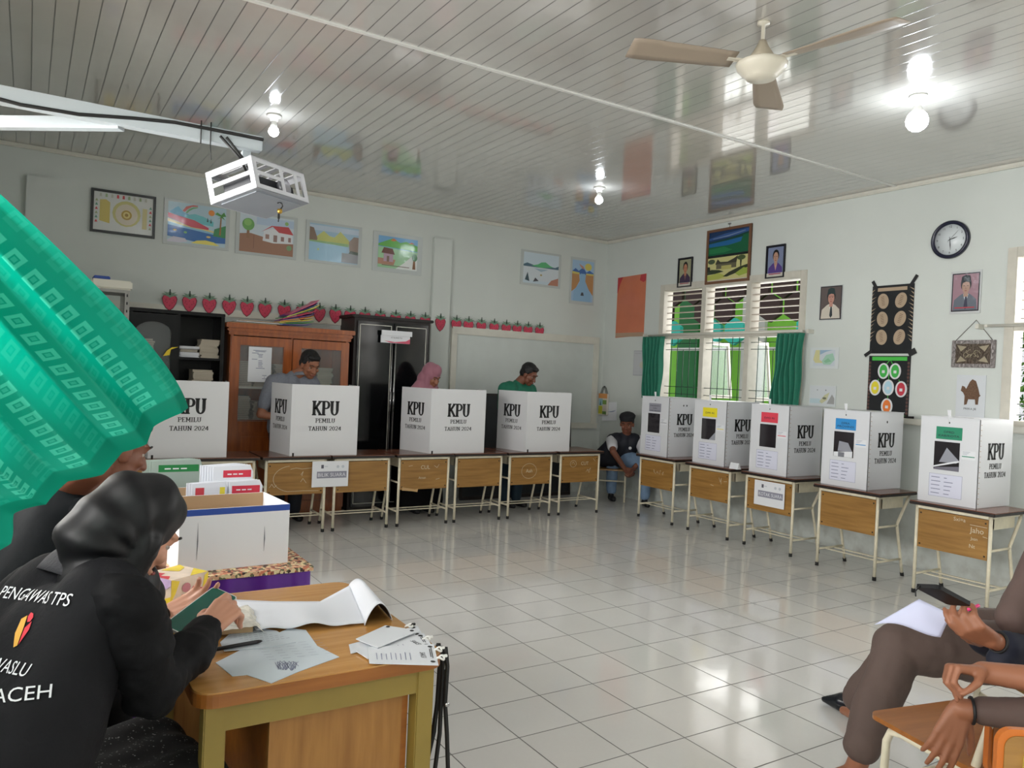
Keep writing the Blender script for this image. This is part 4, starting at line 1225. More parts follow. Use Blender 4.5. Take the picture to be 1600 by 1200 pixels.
ballot_box(3.98, 3.575, 5.51, 'd', (44, 140, 206), ['DPRA', 'PROVINSI'], 'white ballot box with a blue label', 2, 1)
ballot_box(3.16, 2.75, 5.49, 'e', (30, 134, 100), ['DPRD', 'KAB/KOTA'], 'white ballot box with a green label, nearest the camera', 3, 0)
# folded tent card on the yellow box's desk
p = AX(1160, 726, 5.52)
tc = thing('tent_card', 'small folded white card on the desk between the yellow and red boxes', 'card', (5.50, 4.90, ZT), -PI/2)
b = MB(); b.prism([(-.045, 0, 0), (-.045, .05, .0), (-.045, .022, .055)], (.1, 0, 0), M_paper); b.obj('card', tc)
b = MB(); sans(b, 'KPPS 6', (.005, .0095, .022), (1, 0, 0), Vector((0, .022, .055)).normalized(), .018, M_black); b.obj('lettering', tc, fix=False)

# ------------------------------------------------------------------ paper signs taped on the desks
def sign(name, label, word, loc, rz, w_, h_, tilt=0):
    t = thing(name, label, 'sign', loc, rz)
    b = MB(); b.bb(0, w_, -.002, 0, 0, h_, M_paper); b.obj('sheet', t)
    b = MB(); b.poly([(.13*w_, -.0026, .34*h_), (.95*w_, -.0026, .34*h_), (.95*w_, -.0026, .60*h_), (.13*w_, -.0026, .60*h_)], mat('sign_grey_band', (140, 140, 154), .7)); b.obj('grey_band', t, fix=False)
    b = MB(); sans(b, word, (.54*w_, -.0032, .40*h_), (1, 0, 0), (0, 0, 1), .14*h_, mat('sign_white_ink', (226, 228, 234), .7), width=.76*w_)
    b.poly([(.24*w_, -.0026, .72*h_), (.31*w_, -.0026, .72*h_), (.31*w_, -.0026, .86*h_), (.24*w_, -.0026, .86*h_)], mat('sign_mark', (90, 90, 100), .7))
    for k in (0, 1):
        b.poly([((.70+.14*k)*w_+p[0]*w_, -.0026, .78*h_+p[1]*h_) for p in ell(0, 0, .04, .06, 12)], mat('sign_faint', (190, 196, 204), .7))
    b.poly([(.33*w_, -.0026, .78*h_), (.42*w_, -.0026, .78*h_), (.42*w_, -.0026, .81*h_), (.33*w_, -.0026, .81*h_)], mat('sign_faint', (190, 196, 204), .7))
    b.obj('lettering', t, fix=False)
    t.rotation_euler = (0, tilt, rz)
sign('paper_sign', 'white paper sign hanging across two desks of the back row', 'BILIK SUARA', (2.085, 6.455, .393), 0, .322, .222)
sign('paper_sign', 'white paper sign taped on the desk under the red-label ballot box', 'KOTAK SUARA', (5.498, 4.637, .385), -PI/2, .322, .215)
# brown paper scrap stuck under a desk panel
t = thing('paper_scrap', 'torn tan paper strip under the desk panel below the pink headscarf woman', 'paper', (2.93, 6.468, .30))
b = MB(); b.prism([(0, 0, .03), (.0, 0, .06), (.13, 0, .035), (.16, 0, .04), (.155, 0, .01), (.10, 0, .02)], (0, .002, 0), mat('scrap_tan', (196, 160, 110), .7)); b.obj('scrap', t)

# ------------------------------------------------------------------ cabinets on the back wall
YC = 7.35
def cab_open(x0, x1, ztop, label, name='open_cupboard'):
    pass
# black cupboard with arched glass door and open shelf
cbk = thing('black_cupboard', 'black cupboard with an arched glass door and an open shelf side', 'cupboard', (.725, YC, 0))
w_, dp, ht = .785, .40, 1.86
b = MB()
b.bb(0, .03, 0, dp, 0, ht-.03, M_blackwood); b.bb(w_-.03, w_, 0, dp, 0, ht-.03, M_blackwood); b.bb(.03, w_-.03, dp-.012, dp, 0, ht-.03, M_blackwood)
b.bb(0, w_, -.015, dp, ht-.03, ht, M_blackwood, bev=.004); b.bb(.385, .41, 0, dp-.012, .0, ht-.03, M_blackwood)
b.obj('carcass', cbk)
for z in (.08, .55, .95, 1.20, 1.455):
    b = MB(); b.bb(.03, .385, .01, dp-.014, z-.02, z, M_blackwood); b.bb(.41, w_-.03, .01, dp-.014, z-.02, z, M_blackwood); b.obj('shelf', cbk)
b = MB(); b.bb(.0, .05, -.022, -.002, .05, ht-.04, M_blackwood); b.bb(.335, .395, -.022, -.002, .05, ht-.04, M_blackwood); b.bb(.05, .335, -.022, -.002, .05, .70, M_blackwood)
b.prism([(.05, -.022, ht-.04), (.05, -.022, ht-.20)]+[(.1925-.1425*math.cos(a), -.022, ht-.20+.09*math.sin(a)) for a in [PI*k/12 for k in range(13)]][0:]+[(.335, -.022, ht-.04)], (0, .02, 0), M_blackwood)
dr = b.obj('door', cbk)
b = MB(); b.bb(.05, .335, -.012, -.009, .70, ht-.11, M_glass); b.obj('door_glass', dr)
b = MB(); b.tube([(.365, -.04, 1.02), (.365, -.045, 1.10), (.365, -.04, 1.18)], .006, M_chrome); b.obj('handle', dr)
# exercise books
def pile(kind, base, n, w2, d2, t2, m, label, group, jig=.008, seed=1, rz0=0, parent=None):
    q = random.Random(seed)
    first = None
    z = base[2]
    for k in range(n):
        loc = (base[0]+q.uniform(-jig, jig), base[1]+q.uniform(-jig, jig), z)
        rz = rz0+q.uniform(-.05, .05)
        if first is None:
            b = MB()
            b.bb(-w2/2, w2/2, -d2/2, d2/2, 0, t2*.12, m); b.bb(-w2/2, w2/2, -d2/2, d2/2, t2*.88, t2, m); b.bb(w2/2-.002, w2/2, -d2/2, d2/2, 0, t2, m); b.bb(-w2/2+.003, w2/2-.003, -d2/2+.003, d2/2-.003, t2*.12, t2*.88, mat('aged_pages', (184, 176, 160), .8) if m is not M_whitebook else M_paper)
            first = b.obj(kind, None)
            first.location = loc
            first.rotation_euler = (0, 0, rz)
            tag(first, label, 'book', group)
        else:
            c = first.copy()
            C.objects.link(c)
            c.location = loc
            c.rotation_euler = (0, 0, rz)
        z += t2+.0004
M_tanbook = mat('exercise_book_tan', (188, 176, 158), .7, var=.08, vscale=30)
M_whitebook = mat('exercise_book_white', (210, 212, 216), .6)
M_greenbook = mat('exercise_book_green', (150, 170, 150), .6)
M_greybook = mat('exercise_book_grey', (140, 136, 128), .7, var=.1, vscale=30)
bx = .66
pile('exercise_book', (1.225, YC+.14, 1.4555), 5, .165, .21, .0085, M_whitebook, 'white exercise book in the low pile on the open black shelf', 'white books on the open shelf', seed=2)
pile('exercise_book', (1.225, YC+.14, 1.502), 2, .15, .2, .012, M_darkedge, 'dark book lying between two white piles on the open black shelf', 'dark books on the open shelf', seed=3)
pile('exercise_book', (1.195, YC+.14, 1.630-.0), 2, .165, .21, .02, M_whitebook, 'thick white book on top of the pile on the open black shelf', 'thick white books on the open shelf', seed=4) if False else None
pile('exercise_book', (1.392, YC+.14, 1.4555), 12, .16, .21, .0135, M_tanbook, 'tan exercise book in the tall pile on the open black shelf', 'tan books on the open shelf', .01, seed=5)
pile('exercise_book', (1.34, YC+.14, 1.20), 8, .17, .21, .018, M_tanbook, 'worn tan exercise book on the lower open black shelf', 'tan books on the lower open shelf', .012, seed=6)
pile('exercise_book', (.86, YC+.17, 1.455), 8, .16, .21, .018, M_greybook, 'greyish book behind the arched glass door', 'books behind the arched door', .01, seed=7)
pile('exercise_book', (.88, YC+.17, 1.20), 7, .16, .21, .018, M_greybook, 'greyish book low behind the arched glass door', 'books low behind the arched door', .01, seed=8)
b = MB(); b.bb(0, .17, 0, .21, 0, .025, M_whitebook, bev=.002)
q_ = b.obj('box_file', None); q_.location = (1.142, YC+.05, 1.529); tag(q_, 'thick white box file lying on the dark books of the open shelf', 'file')

# brown glazed cabinet
cb2 = thing('brown_cabinet', 'orange-brown wooden cabinet with two glazed doors and a stepped cornice', 'cabinet', (1.545, YC, 0))
w_, dp, ht = 1.16, .40, 1.79
b = MB()
b.bb(.02, .045, .0, dp, 0, 1.68, M_brownwood); b.bb(w_-.045, w_-.02, .0, dp, 0, 1.68, M_brownwood); b.bb(.045, w_-.045, dp-.012, dp, 0, 1.68, M_brownwood); b.bb(.045, w_-.045, 0, dp-.012, .0, .08, M_brownwood); b.bb(.575, .595, .005, .02, .08, 1.68, M_brownwood)
b.obj('carcass', cb2)
b = MB(); b.bb(0, w_, -.025, dp, 1.68, 1.71, M_brownwood, bev=.006); b.bb(-.015, w_+.015, -.04, dp, 1.71, 1.745, M_brownwood, bev=.01); b.bb(-.03, w_+.03, -.055, dp, 1.745, ht, M_brownwood, bev=.006); b.obj('cornice', cb2)
for z in (.50, .90, 1.21):
    b = MB(); b.bb(.045, w_-.045, .03, dp-.014, z-.02, z, M_trim if z > 1 else M_brownwood); b.obj('shelf', cb2)
for s in (0, 1):
    x0, x1 = (.025, .58) if s == 0 else (.59, 1.145)
    b = MB(); f_ = .08
    b.bb(x0, x0+f_, -.02, 0, .05, 1.67, M_brownwood, bev=.003); b.bb(x1-f_, x1, -.02, 0, .05, 1.67, M_brownwood, bev=.003); b.bb(x0+f_, x1-f_, -.02, 0, 1.59, 1.67, M_brownwood); b.bb(x0+f_, x1-f_, -.02, 0, .79, .89, M_brownwood); b.bb(x0+f_, x1-f_, -.02, 0, .05, .13, M_brownwood)
    b.bb(x0+f_, x1-f_, -.008, 0, .13, .79, M_brownwood); b.bb(x0+f_+.03, x1-f_-.03, -.016, -.008, .17, .75, M_brownwood, bev=.006)
    dr = b.obj('door', cb2)
    b = MB(); b.bb(x0+f_, x1-f_, -.010, -.007, .89, 1.59, M_glass); b.obj('door_glass', dr)
    b = MB(); b.lathe([(0, 0), (.006, .002), (.011, .014), (0, .02)], M_chrome, 12, (x1-.025 if s == 0 else x0+.025, -.02, 1.0), M=Matrix.Rotation(PI/2, 3, 'X')); b.obj('knob', dr)
k = 0
for zb, nn in ((1.21, 14), (.90, 13)):
    for j, cx in enumerate((.17, .36, .55, .74, .95)):
        m = (M_greybook, M_tanbook, M_greybook, M_tanbook, M_greenbook)[j]
        lvl = 'upper' if zb > 1 else 'lower'
        pos = ('at the far left', 'second from the left', 'in the middle', 'fourth from the left', 'at the far right')[j]
        pile('exercise_book', (1.53+cx, YC+.20, zb), nn-(j*3 % 5), .165, .22, .0165, m, 'exercise book in the pile %s of the brown cabinet\'s %s shelf' % (pos, lvl), 'books in the brown cabinet, %s shelf, pile %s' % (lvl, pos), .01, seed=20+k)
        k += 1
nt_ = thing('notice_sheet', 'printed white notice taped to the left glass door of the brown cabinet', 'notice', (1.725, YC-.024, 1.255))
b = MB(); b.bb(0, .21, -.0015, 0, 0, .325, M_paper); b.obj('sheet', nt_)
b = MB()
for z, x0, x1 in [(.29, .04, .16), (.28, .06, .15), (.265, .03, .09), (.255, .08, .13), (.243, .09, .125), (.23, .09, .125), (.208, .03, .08), (.195, .09, .125), (.18, .09, .125), (.168, .09, .13), (.155, .09, .125), (.14, .09, .13), (.125, .07, .15), (.06, .13, .17), (.045, .145, .155), (.03, .13, .17)]:
    b.poly([(x0, -.0019, z), (x1, -.0019, z), (x1, -.0019, z+.005), (x0, -.0019, z+.005)], M_ink)
b.obj('print', nt_, fix=False)
# folders and papers heaped on the brown cabinet
q = random.Random(11)
fcols = [(60, 60, 150), (40, 150, 70), (230, 210, 50), (230, 150, 50), (90, 40, 140), (210, 60, 110), (46, 130, 80), (236, 220, 80), (60, 50, 130), (206, 70, 120)]
nm = ['blue', 'green', 'yellow', 'orange', 'violet', 'pink', 'dark green', 'pale yellow', 'indigo', 'magenta']
for k, c in enumerate(fcols):
    b = MB()
    x0 = .0
    b.prism([(0, 0, 0), (.28, 0, 0), (.33, 0, .012), (.33, 0, .016), (.28, 0, .006), (0, 0, .006)], (0, .23, 0), col(*c, rough=.35))
    o = b.obj('plastic_folder', None)
    o.location = (1.99+.012*k+q.uniform(-.01, .01), YC+.03, 1.80+k*.0115)
    o.rotation_euler = (0, -.05-.048*k, q.uniform(-.16, .16))
    tag(o, '%s plastic folder in the heap on top of the brown cabinet' % nm[k], 'folder', 'folders heaped on the cabinet')
for k in range(4):
    b = MB(); b.prism([(0, 0, 0), (.42, 0, .0), (.42, 0, .006), (.0, 0, .006)], (0, .28, 0), (M_kraft, M_greybook, M_paper, M_kraft)[k])
    o = b.obj('paper_bundle', None)
    o.location = (1.56+.03*k, YC+.02+.01*k, 1.792+k*.0085)
    o.rotation_euler = (0, 0, q.uniform(-.06, .06))
    tag(o, '%s flat paper bundle on the brown cabinet, left of the folders' % ('lowest brown', 'second grey', 'third white', 'topmost brown')[k], 'papers', 'bundles on the cabinet')
# dark cabinet with two black doors
cb3 = thing('dark_wardrobe', 'tall black two-door wardrobe with pale door borders', 'wardrobe', (2.74, YC, 0))
w_, dp, ht = .83, .40, 1.96
M_dbrown = wood_material('wardrobe_brown', (36, 26, 24), (20, 15, 14), axis=2, rough=.5)
b = MB(); b.bb(0, w_, 0, dp, 0, ht-.03, M_dbrown); b.bb(-.03, w_+.03, -.03, dp, ht-.03, ht, M_dbrown, bev=.008); b.obj('carcass', cb3)
for s in (0, 1):
    x0, x1 = (.03, .41) if s == 0 else (.42, .80)
    b = MB(); b.bb(x0, x1, -.02, 0, .04, ht-.06, M_darkglass)
    for (a, c, e, f_) in ((x0+.02, x0+.027, .07, ht-.09), (x1-.027, x1-.02, .07, ht-.09), (x0+.02, x1-.02, ht-.097, ht-.09), (x0+.02, x1-.02, .07, .077)):
        b.bb(a, c, -.0215, -.02, e, f_, M_trim)
    dr = b.obj('door', cb3)
    hx = x1-.012 if s == 0 else x0+.012
    b = MB(); b.tube([(hx, -.035, .45), (hx, -.035, 1.80)], .006, M_chrome); b.tube([(hx, -.04, 1.0), (hx, -.045, 1.1), (hx, -.04, 1.2)], .011, M_chrome)
    b.obj('handle', dr)
ns = thing('name_plate', 'small white plate with a pink swoosh on the black wardrobe doors', 'sign', (3.0, YC-.064, 1.695))
b = MB(); b.bb(0, .315, -.004, .012, 0, .075, M_paper); b.bb(0, .33, -.02, -.004, .075, .125, M_paper)
b.prism([(.30, -.0045, .0), (.315, -.0045, .0), (.315, -.0045, .05), (.27, -.0045, .025), (.15, -.0045, .012), (.03, -.0045, .022), (.1, -.0045, .003)], (0, -.0005, 0), mat('swoosh_pink', (206, 84, 110), .5)); b.obj('plate', ns)
b = MB(); sans(b, 'AT RUANG TU', (.165, -.0052, .048), (1, 0, 0), (0, 0, 1), .013, M_black); b.obj('lettering', ns, fix=False)
# angle-iron rack with white tray at the left end
rk = thing('metal_rack', 'grey slotted-angle metal rack beside the black cupboard', 'rack', (.02, 7.1, 0))
M_rack = mat('rack_grey', (150, 148, 144), .4, metal=.3)
for (x, y) in ((0, 0), (.68, 0), (0, .38), (.68, .38)):
    b = MB(); sx = 1 if x == 0 else -1
    b.bb(x, x+sx*.035, y-.001, y+.001, 0, 1.98, M_rack); b.bb(x-.001, x+.001, y, y+.035*(1 if y == 0 else -1), 0, 1.98, M_rack)
    if y == 0:
        for k in range(30):
            b.box((x+sx*.018, -.0015, .08+k*.064), (.010, .001, .022), M_black)
    b.obj('post', rk)
for z in (.3, 1.0, 1.62, 1.955):
    b = MB(); b.bb(0, .68, 0, .38, z, z+.025, M_rack); b.obj('shelf', rk)
b = MB(); b.bb(0, .30, 0, .34, 0, .075, mat('tray_cream', (226, 222, 208), .4), bev=.012)
o = b.obj('plastic_tray', None); o.location = (.42, 7.11, 1.982); tag(o, 'cream plastic tray on top of the metal rack', 'tray')
b = MB(); b.bb(0, .30, 0, .34, 0, .075, mat('tray_cream', (226, 222, 208), .4), bev=.012)
o = b.obj('plastic_tray', None); o.location = (.10, 7.11, 1.982); tag(o, 'cream plastic tray at the curtain end of the rack top', 'tray')
b = MB(); b.bb(0, .12, 0, .18, 0, .03, M_blue, bev=.006)
o = b.obj('blue_case', None); o.location = (.44, 7.18, 2.058); tag(o, 'small blue case lying on the cream tray', 'case')
b = MB(); b.prism([(0, 0, 0), (.03, 0, .05), (.07, 0, .08), (.12, 0, .085), (.06, 0, .06), (.05, 0, .01)], (0, .02, 0), mat('yellow_plastic', (236, 206, 40), .4))
o = b.obj('yellow_flag', None); o.location = (1.0, YC-.05, 1.455); tag(o, 'small yellow pennant sticking out beside the arched door', 'pennant')

# ------------------------------------------------------------------ projector in a cage on a wall arm
pj = thing('wall_bracket', 'white wall arm with a diagonal brace and a black cable', 'bracket', (XL, 3.62, 2.55))
end = AY(408, 228, 3.62)
bz = 2.505
a0 = Vector((0, 0, 0)); 
zend = end.z
b = MB(); b.bb(0, end.x-XL, -.03, .03, zend-2.55-.03, zend-2.55+.035, M_whitemetal, bev=.003); b.obj('beam', pj)
zz = zend-2.55
b = MB()
s0 = AY(0, 206, 4.12)
p1 = Vector((AY(190, 182, 3.64).x-XL, .02, zz))
p0 = Vector((0, .62, zz-.03))
d = (p1-p0)
b.box((p0+p1)/2, (d.length, .045, .05), M_whitemetal, rot=Matrix.Rotation(math.atan2(d.y, d.x), 3, 'Z')); b.obj('brace', pj)
b = MB(); b.bb(0, .012, -.15, .15, zz-.12, zz+.12, M_whitemetal); b.obj('wall_plate', pj)
b = MB()
xs = [0, .12, .3, .45, .6, .72, .83, .92, 1.0]
L = end.x-XL
b.tube([(x*L, -.034-.004*math.sin(x*9), zz+.02-.055*math.sin(min(1, x*1.5)*PI)*.9+.0*x) for x in xs], .0075, M_wireb, n=8)
b.tube([(.86*L, -.034, zz+.0), (.93*L, -.02, zz-.08), (.965*L, .0, zz-.15)], .006, M_wireb, n=8)
b.tube([(.88*L, -.034, zz+.0), (.945*L, -.01, zz-.08), (.985*L, .01, zz-.15)], .006, M_wireb, n=8)
for x in (.80, .83):
    b.tube([(x*L, -.036, zz+.05), (x*L, -.036, zz-.05)], .003, M_wireb, n=6)
b.tube([(.83*L, -.034, zz-.04), (.835*L, -.034, zz-.11)], .002, M_wireb, n=6)
b.obj('cable', pj)
a_, b_, c_ = math.radians(35.649), math.radians(-14.279), math.radians(-1.913)
RM = Matrix.Rotation(a_, 4, 'Z') @ Matrix.Rotation(b_, 4, 'X') @ Matrix.Rotation(c_, 4, 'Y')
PM = Matrix.Translation((.825, 3.477, 2.193)) @ RM
cg = thing('projector_cage', 'white sheet-metal cage around a projector, hanging from the arm', 'projector cage')
cg.matrix_world = PM
X, Y, Z = .368, .26, .148
M_cage = mat('cage_white', (196, 197, 202), .38)
M_cageb = mat('cage_bottom_grey', (136, 142, 150), .4, var=.05)
b = MB(); b.bb(0, X, 0, Y, 0, .004, M_cageb); b.bb(.03, X-.03, .03, Y-.03, -.004, 0, M_cageb); b.obj('bottom_panel', cg)
b = MB(); b.bb(0, X, 0, .03, Z-.004, Z, M_cage); b.bb(0, X, Y-.03, Y, Z-.004, Z, M_cage)
for k in range(6):
    b.bb(X*k/5*.92, X*k/5*.92+.028, .03, Y-.03, Z-.004, Z, M_cage)
b.obj('top_bars', cg)
def side(pts_fn, L, rows, name):
    b = MB()
    for (u0, u1, v0, v1) in rows:
        p = [pts_fn(u0, v0), pts_fn(u1, v1)]
        lo = [min(p[0][i], p[1][i]) for i in range(3)]
        hi = [max(p[0][i], p[1][i]) for i in range(3)]
        for i in range(3):
            if hi[i]-lo[i] < .003:
                hi[i] += .003
        b.bb(lo[0], hi[0], lo[1], hi[1], lo[2], hi[2], M_cage)
    b.obj(name, cg)
# near right side (local y=0): lens side
side(lambda u, v: (u*X, 0, v*Z), X, [(0, 1, 0, .16), (0, 1, .84, 1), (0, .07, .16, .84), (.93, 1, .16, .84), (.50, .56, .16, .84), (.78, .84, .16, .84), (.07, .5, .46, .58)], 'side_panel')
side(lambda u, v: (0, u*Y, v*Z), Y, [(0, 1, 0, .2), (0, 1, .8, 1), (0, .1, .2, .8), (.9, 1, .2, .8), (.1, .9, .46, .58)], 'side_panel')
side(lambda u, v: (X, u*Y, v*Z), Y, [(0, 1, 0, .2), (0, 1, .8, 1), (0, .1, .2, .8), (.9, 1, .2, .8)], 'side_panel')
side(lambda u, v: (u*X, Y, v*Z), X, [(0, 1, 0, .16), (0, 1, .84, 1), (0, .07, .16, .84), (.93, 1, .16, .84), (.46, .54, .16, .84)], 'side_panel')
Pj = thing('projector', 'dark projector with a round lens inside the white cage', 'projector')
Pj.matrix_world = PM @ Matrix.Translation((.03, .03, .0045))
b = MB(); b.bb(0, .30, .012, .18, 0, .085, mat('projector_black', (26, 28, 34), .4), bev=.01); b.obj('body', Pj)
b = MB(); b.lathe([(0, 0), (.036, 0), (.04, .012), (.04, .024), (.033, .026), (.02, .018), (0, .014)], mat('lens_grey', (150, 150, 156), .2, metal=.4), 28, (.205, .013, .055), M=RX); b.obj('lens', Pj)
hg = thing('padlock_hook', 'black hook with a small brass padlock under the projector cage', 'hook')
hp = PM @ Vector((X*.62, .06, -.004))
hg.location = hp
b = MB(); b.tube([(-.012, 0, -.006), (-.004, 0, .0), (.008, 0, -.004), (.012, 0, -.016), (.006, 0, -.028), (.0, 0, -.034)], .003, M_wireb, n=8); b.obj('hook', hg)
b = MB(); b.lathe([(0, -.03), (.011, -.032), (.012, -.044), (.008, -.052), (0, -.053)], mat('brass', (176, 140, 60), .3, metal=.8), 16); b.obj('padlock', hg)
b = MB(); b.box((-.004, 0, -.066), (.010, .006, .026), M_wireb, bev=.002); b.tube([(-.004, 0, -.078), (-.005, 0, -.092)], .0025, M_wireb, n=6); b.obj('key', hg)
mt = thing('cage_mount', 'short white post joining the arm end to the projector cage', 'mount')
m0 = Vector((end.x-.03, 3.62, zend-.03))
tp = PM @ Vector((.10, .12, Z))
mt.location = tp
b = MB(); q0 = Vector((0, 0, .002)); q1 = Vector((0, 0, max(.03, m0.z-tp.z)))
b.bb(-.018, .018, -.018, .018, .0, q1.z, M_whitemetal); b.obj('post', mt)
# ------------------------------------------------------------------ near wooden table
tb = thing('wooden_table', 'wooden table with rounded corners and mustard legs in the foreground', 'table', (.31, 1.635, 0))
TW, TD, TZ = .565, .70, .75
def rrect(x0, x1, y0, y1, r, n=6):
    pts = []
    for cx, cy, a in ((x1-r, y0+r, -90), (x1-r, y1-r, 0), (x0+r, y1-r, 90), (x0+r, y0+r, 180)):
        for k in range(n+1):
            t_ = math.radians(a+90*k/n)
            pts.append((cx+r*math.cos(t_), cy+r*math.sin(t_)))
    return pts
b = MB(); b.prism([(x, y, TZ-.004) for x, y in rrect(0, TW, 0, TD, .045)], (0, 0, .004), M_tabwood)
b.prism([(x, y, TZ-.032) for x, y in rrect(-.001, TW+.001, -.001, TD+.001, .045)], (0, 0, .028), M_tabedge); b.obj('tabletop', tb)
LP_ = [(.02, .018), (TW-.065, .018), (.02, TD-.065), (TW-.065, TD-.065)]
for (x, y) in LP_:
    b = MB(); b.bb(x, x+.045, y, y+.045, 0, TZ-.032, M_legpaint, bev=.003); b.obj('leg', tb)
b = MB(); b.bb(.065, TW-.065, .022, .052, TZ-.092, TZ-.032, M_legpaint); b.obj('front_apron', tb)
b = MB(); b.bb(.065, TW-.065, TD-.05, TD-.025, TZ-.10, TZ-.032, M_legpaint); b.obj('back_apron', tb)
b = MB(); b.bb(TW-.055, TW-.03, .063, TD-.065, TZ-.10, TZ-.032, M_legpaint); b.obj('side_apron', tb)
b = MB(); b.bb(.165, TW-.085, .055, .07, .12, TZ-.095, M_panelwood); b.bb(TW-.085, TW-.07, .055, .60, .12, TZ-.095, M_tabedge); b.bb(.165, .18, .07, .60, .12, TZ-.095, M_tabedge); b.bb(.165, TW-.07, .585, .60, .12, TZ-.095, M_panelwood); b.obj('drawer_box', tb)
b = MB(); b.bb(.02, .165, TD-.06, TD-.05, .30, TZ-.10, M_panelwood); b.obj('modesty_panel', tb)

def flat(name, label, cat, pts, z, m, th=.0012, bend=None, grp=None):
    P_ = [AZ(p[0], p[1], z) for p in pts]
    c = sum(P_, Vector())/len(P_)
    t = thing(name, label, cat, (c.x, c.y, z), 0, grp)
    b = MB(); b.prism([(p.x-c.x, p.y-c.y, 0) for p in P_], (0, 0, th), m); b.obj('sheet', t)
    return t, c
M_pp = mat('paper_bright', (222, 226, 234), .6)
M_pg = mat('paper_grey', (196, 206, 214), .6)
flat('paper_sheet', 'handwritten grey-white sheet, lower one under the pen', 'paper', [(337, 1036), (388, 1010), (452, 982), (478, 985), (496, 1010), (530, 1027), (466, 1050), (424, 1068), (386, 1055), (363, 1057)], .7505, M_pg)
t, c = flat('paper_sheet', 'curled grey sheet with faint handwriting lying on top, under the pen', 'paper', [(344, 1004), (360, 990), (398, 981), (432, 986), (462, 1004), (420, 1012), (350, 1018)], .7520, M_pg)
b = MB()
for k in range(7):
    y = .055-k*.014
    strip_pts = [(-.06+.01*k+.012*j, y+rnd.uniform(-.0015, .0015)) for j in range(8)]
    for p, q in zip(strip_pts, strip_pts[1:]):
        b.faces([(p[0], p[1], .0014), (q[0]-.004, q[1], .0014), (q[0]-.004, q[1]+.0015, .0014), (p[0], p[1]+.0015, .0014)], [[0, 1, 2, 3]], M_ink)
b.obj('handwriting', t, fix=False)
sc_ = AZ(450, 1040, .752)
t = thing('signature', 'scribbled signature on the lower sheet', 'writing', (sc_.x, sc_.y, .7519)) if False else None
t0_ = [o for o in C.objects if o.get('label') == 'handwritten grey-white sheet, lower one under the pen'][0]
b = MB()
for k in range(5):
    pts = [AZ(432+4*j+3*math.sin(j*2.1+k), 1040+7*math.sin(j*1.7+k*1.3)+k*.6, .7505)-t0_.location for j in range(9)]
    for p, q in zip(pts, pts[1:]):
        d = (q-p); n_ = Vector((-d.y, d.x, 0)).normalized()*.0007
        b.faces([Vector((v.x, v.y, .0016)) for v in (p+n_, q+n_, q-n_, p-n_)], [[0, 1, 2, 3]], M_ink)
for k in range(6):
    for j in range(5):
        p = AZ(400+j*22+k*4, 1012+k*4-j*2.5, .7505)-t0_.location; q = AZ(412+j*22+k*4, 1011+k*4-j*2.5, .7505)-t0_.location
        b.faces([(p.x, p.y-.0004, .0016), (q.x, q.y-.0004, .0016), (q.x, q.y+.0006, .0016), (p.x, p.y+.0006, .0016)], [[0, 1, 2, 3]], M_ink)
b.obj('handwriting', t0_, fix=False)
# pen
pa, pb = AZ(338, 1014, .759), AZ(410, 1001, .759)
t = thing('pen', 'black pen lying across the handwritten sheets', 'pen', ((pa.x+pb.x)/2, (pa.y+pb.y)/2, .7585))
d = (pb-pa)/2
b = MB(); b.tube([-d, d*.75], .0045, M_black, n=10); b.obj('barrel', t)
b = MB(); b.tube([d*.75, d*.92, d], [.0045, .003, .001], M_black, n=10); b.obj('tip', t)
# long curled sheets and the roll at the right
P = lambda x, y: AZ(x, y, .7545)
ll = [P(365, 938), P(428, 941), P(500, 941), P(548, 915)]
fr = [P(400, 986), P(455, 983), P(515, 980), P(572, 974)]
t = thing('large_paper', 'large white sheet spread over the back of the table', 'paper', (.65, 2.08, .7545))
b = MB()
def lerpl(L, u):
    k = min(len(L)-2, int(u*(len(L)-1)))
    f_ = u*(len(L)-1)-k
    return L[k].lerp(L[k+1], f_)
def fpp(u, v):
    p = lerpl(fr, u).lerp(lerpl(ll, u), v)
    z = .004+.012*math.sin(PI*min(1, u*1.1))*(1-v)*math.sin(u*7+1)**2
    return Vector((p.x-.65, p.y-2.08, z-.002))
b.grid(fpp, 30, 10, M_pp); b.obj('sheet', t, fix=False, solid=.0015)
t = thing('rolled_paper', 'white sheet with dark underside rolled up like a tent at the table corner', 'paper', (.80, 2.03, .751))
A_, B_ = P(545, 914), P(570, 976)
A2, B2 = AZ(583, 935, .7545), AZ(613, 968, .7545)
b = MB()
def frl(u, v):
    """u across the tent, v along its length"""
    s = A_.lerp(B_, v); e = A2.lerp(B2, v)
    p = s.lerp(e, u)
    z = math.sin(PI*u)**.8*.052*(0.75+.25*v)
    return Vector((p.x-.80, p.y-2.03, z+.001))
b.grid(frl, 18, 8, M_pp)
b.obj('sheet', t, fix=False, solid=.0012)
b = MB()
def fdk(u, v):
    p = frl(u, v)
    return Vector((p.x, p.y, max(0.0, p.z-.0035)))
b.grid(fdk, 18, 8, mat('paper_dark_side', (50, 36, 32), .6)); b.obj('dark_underside', t, fix=False)
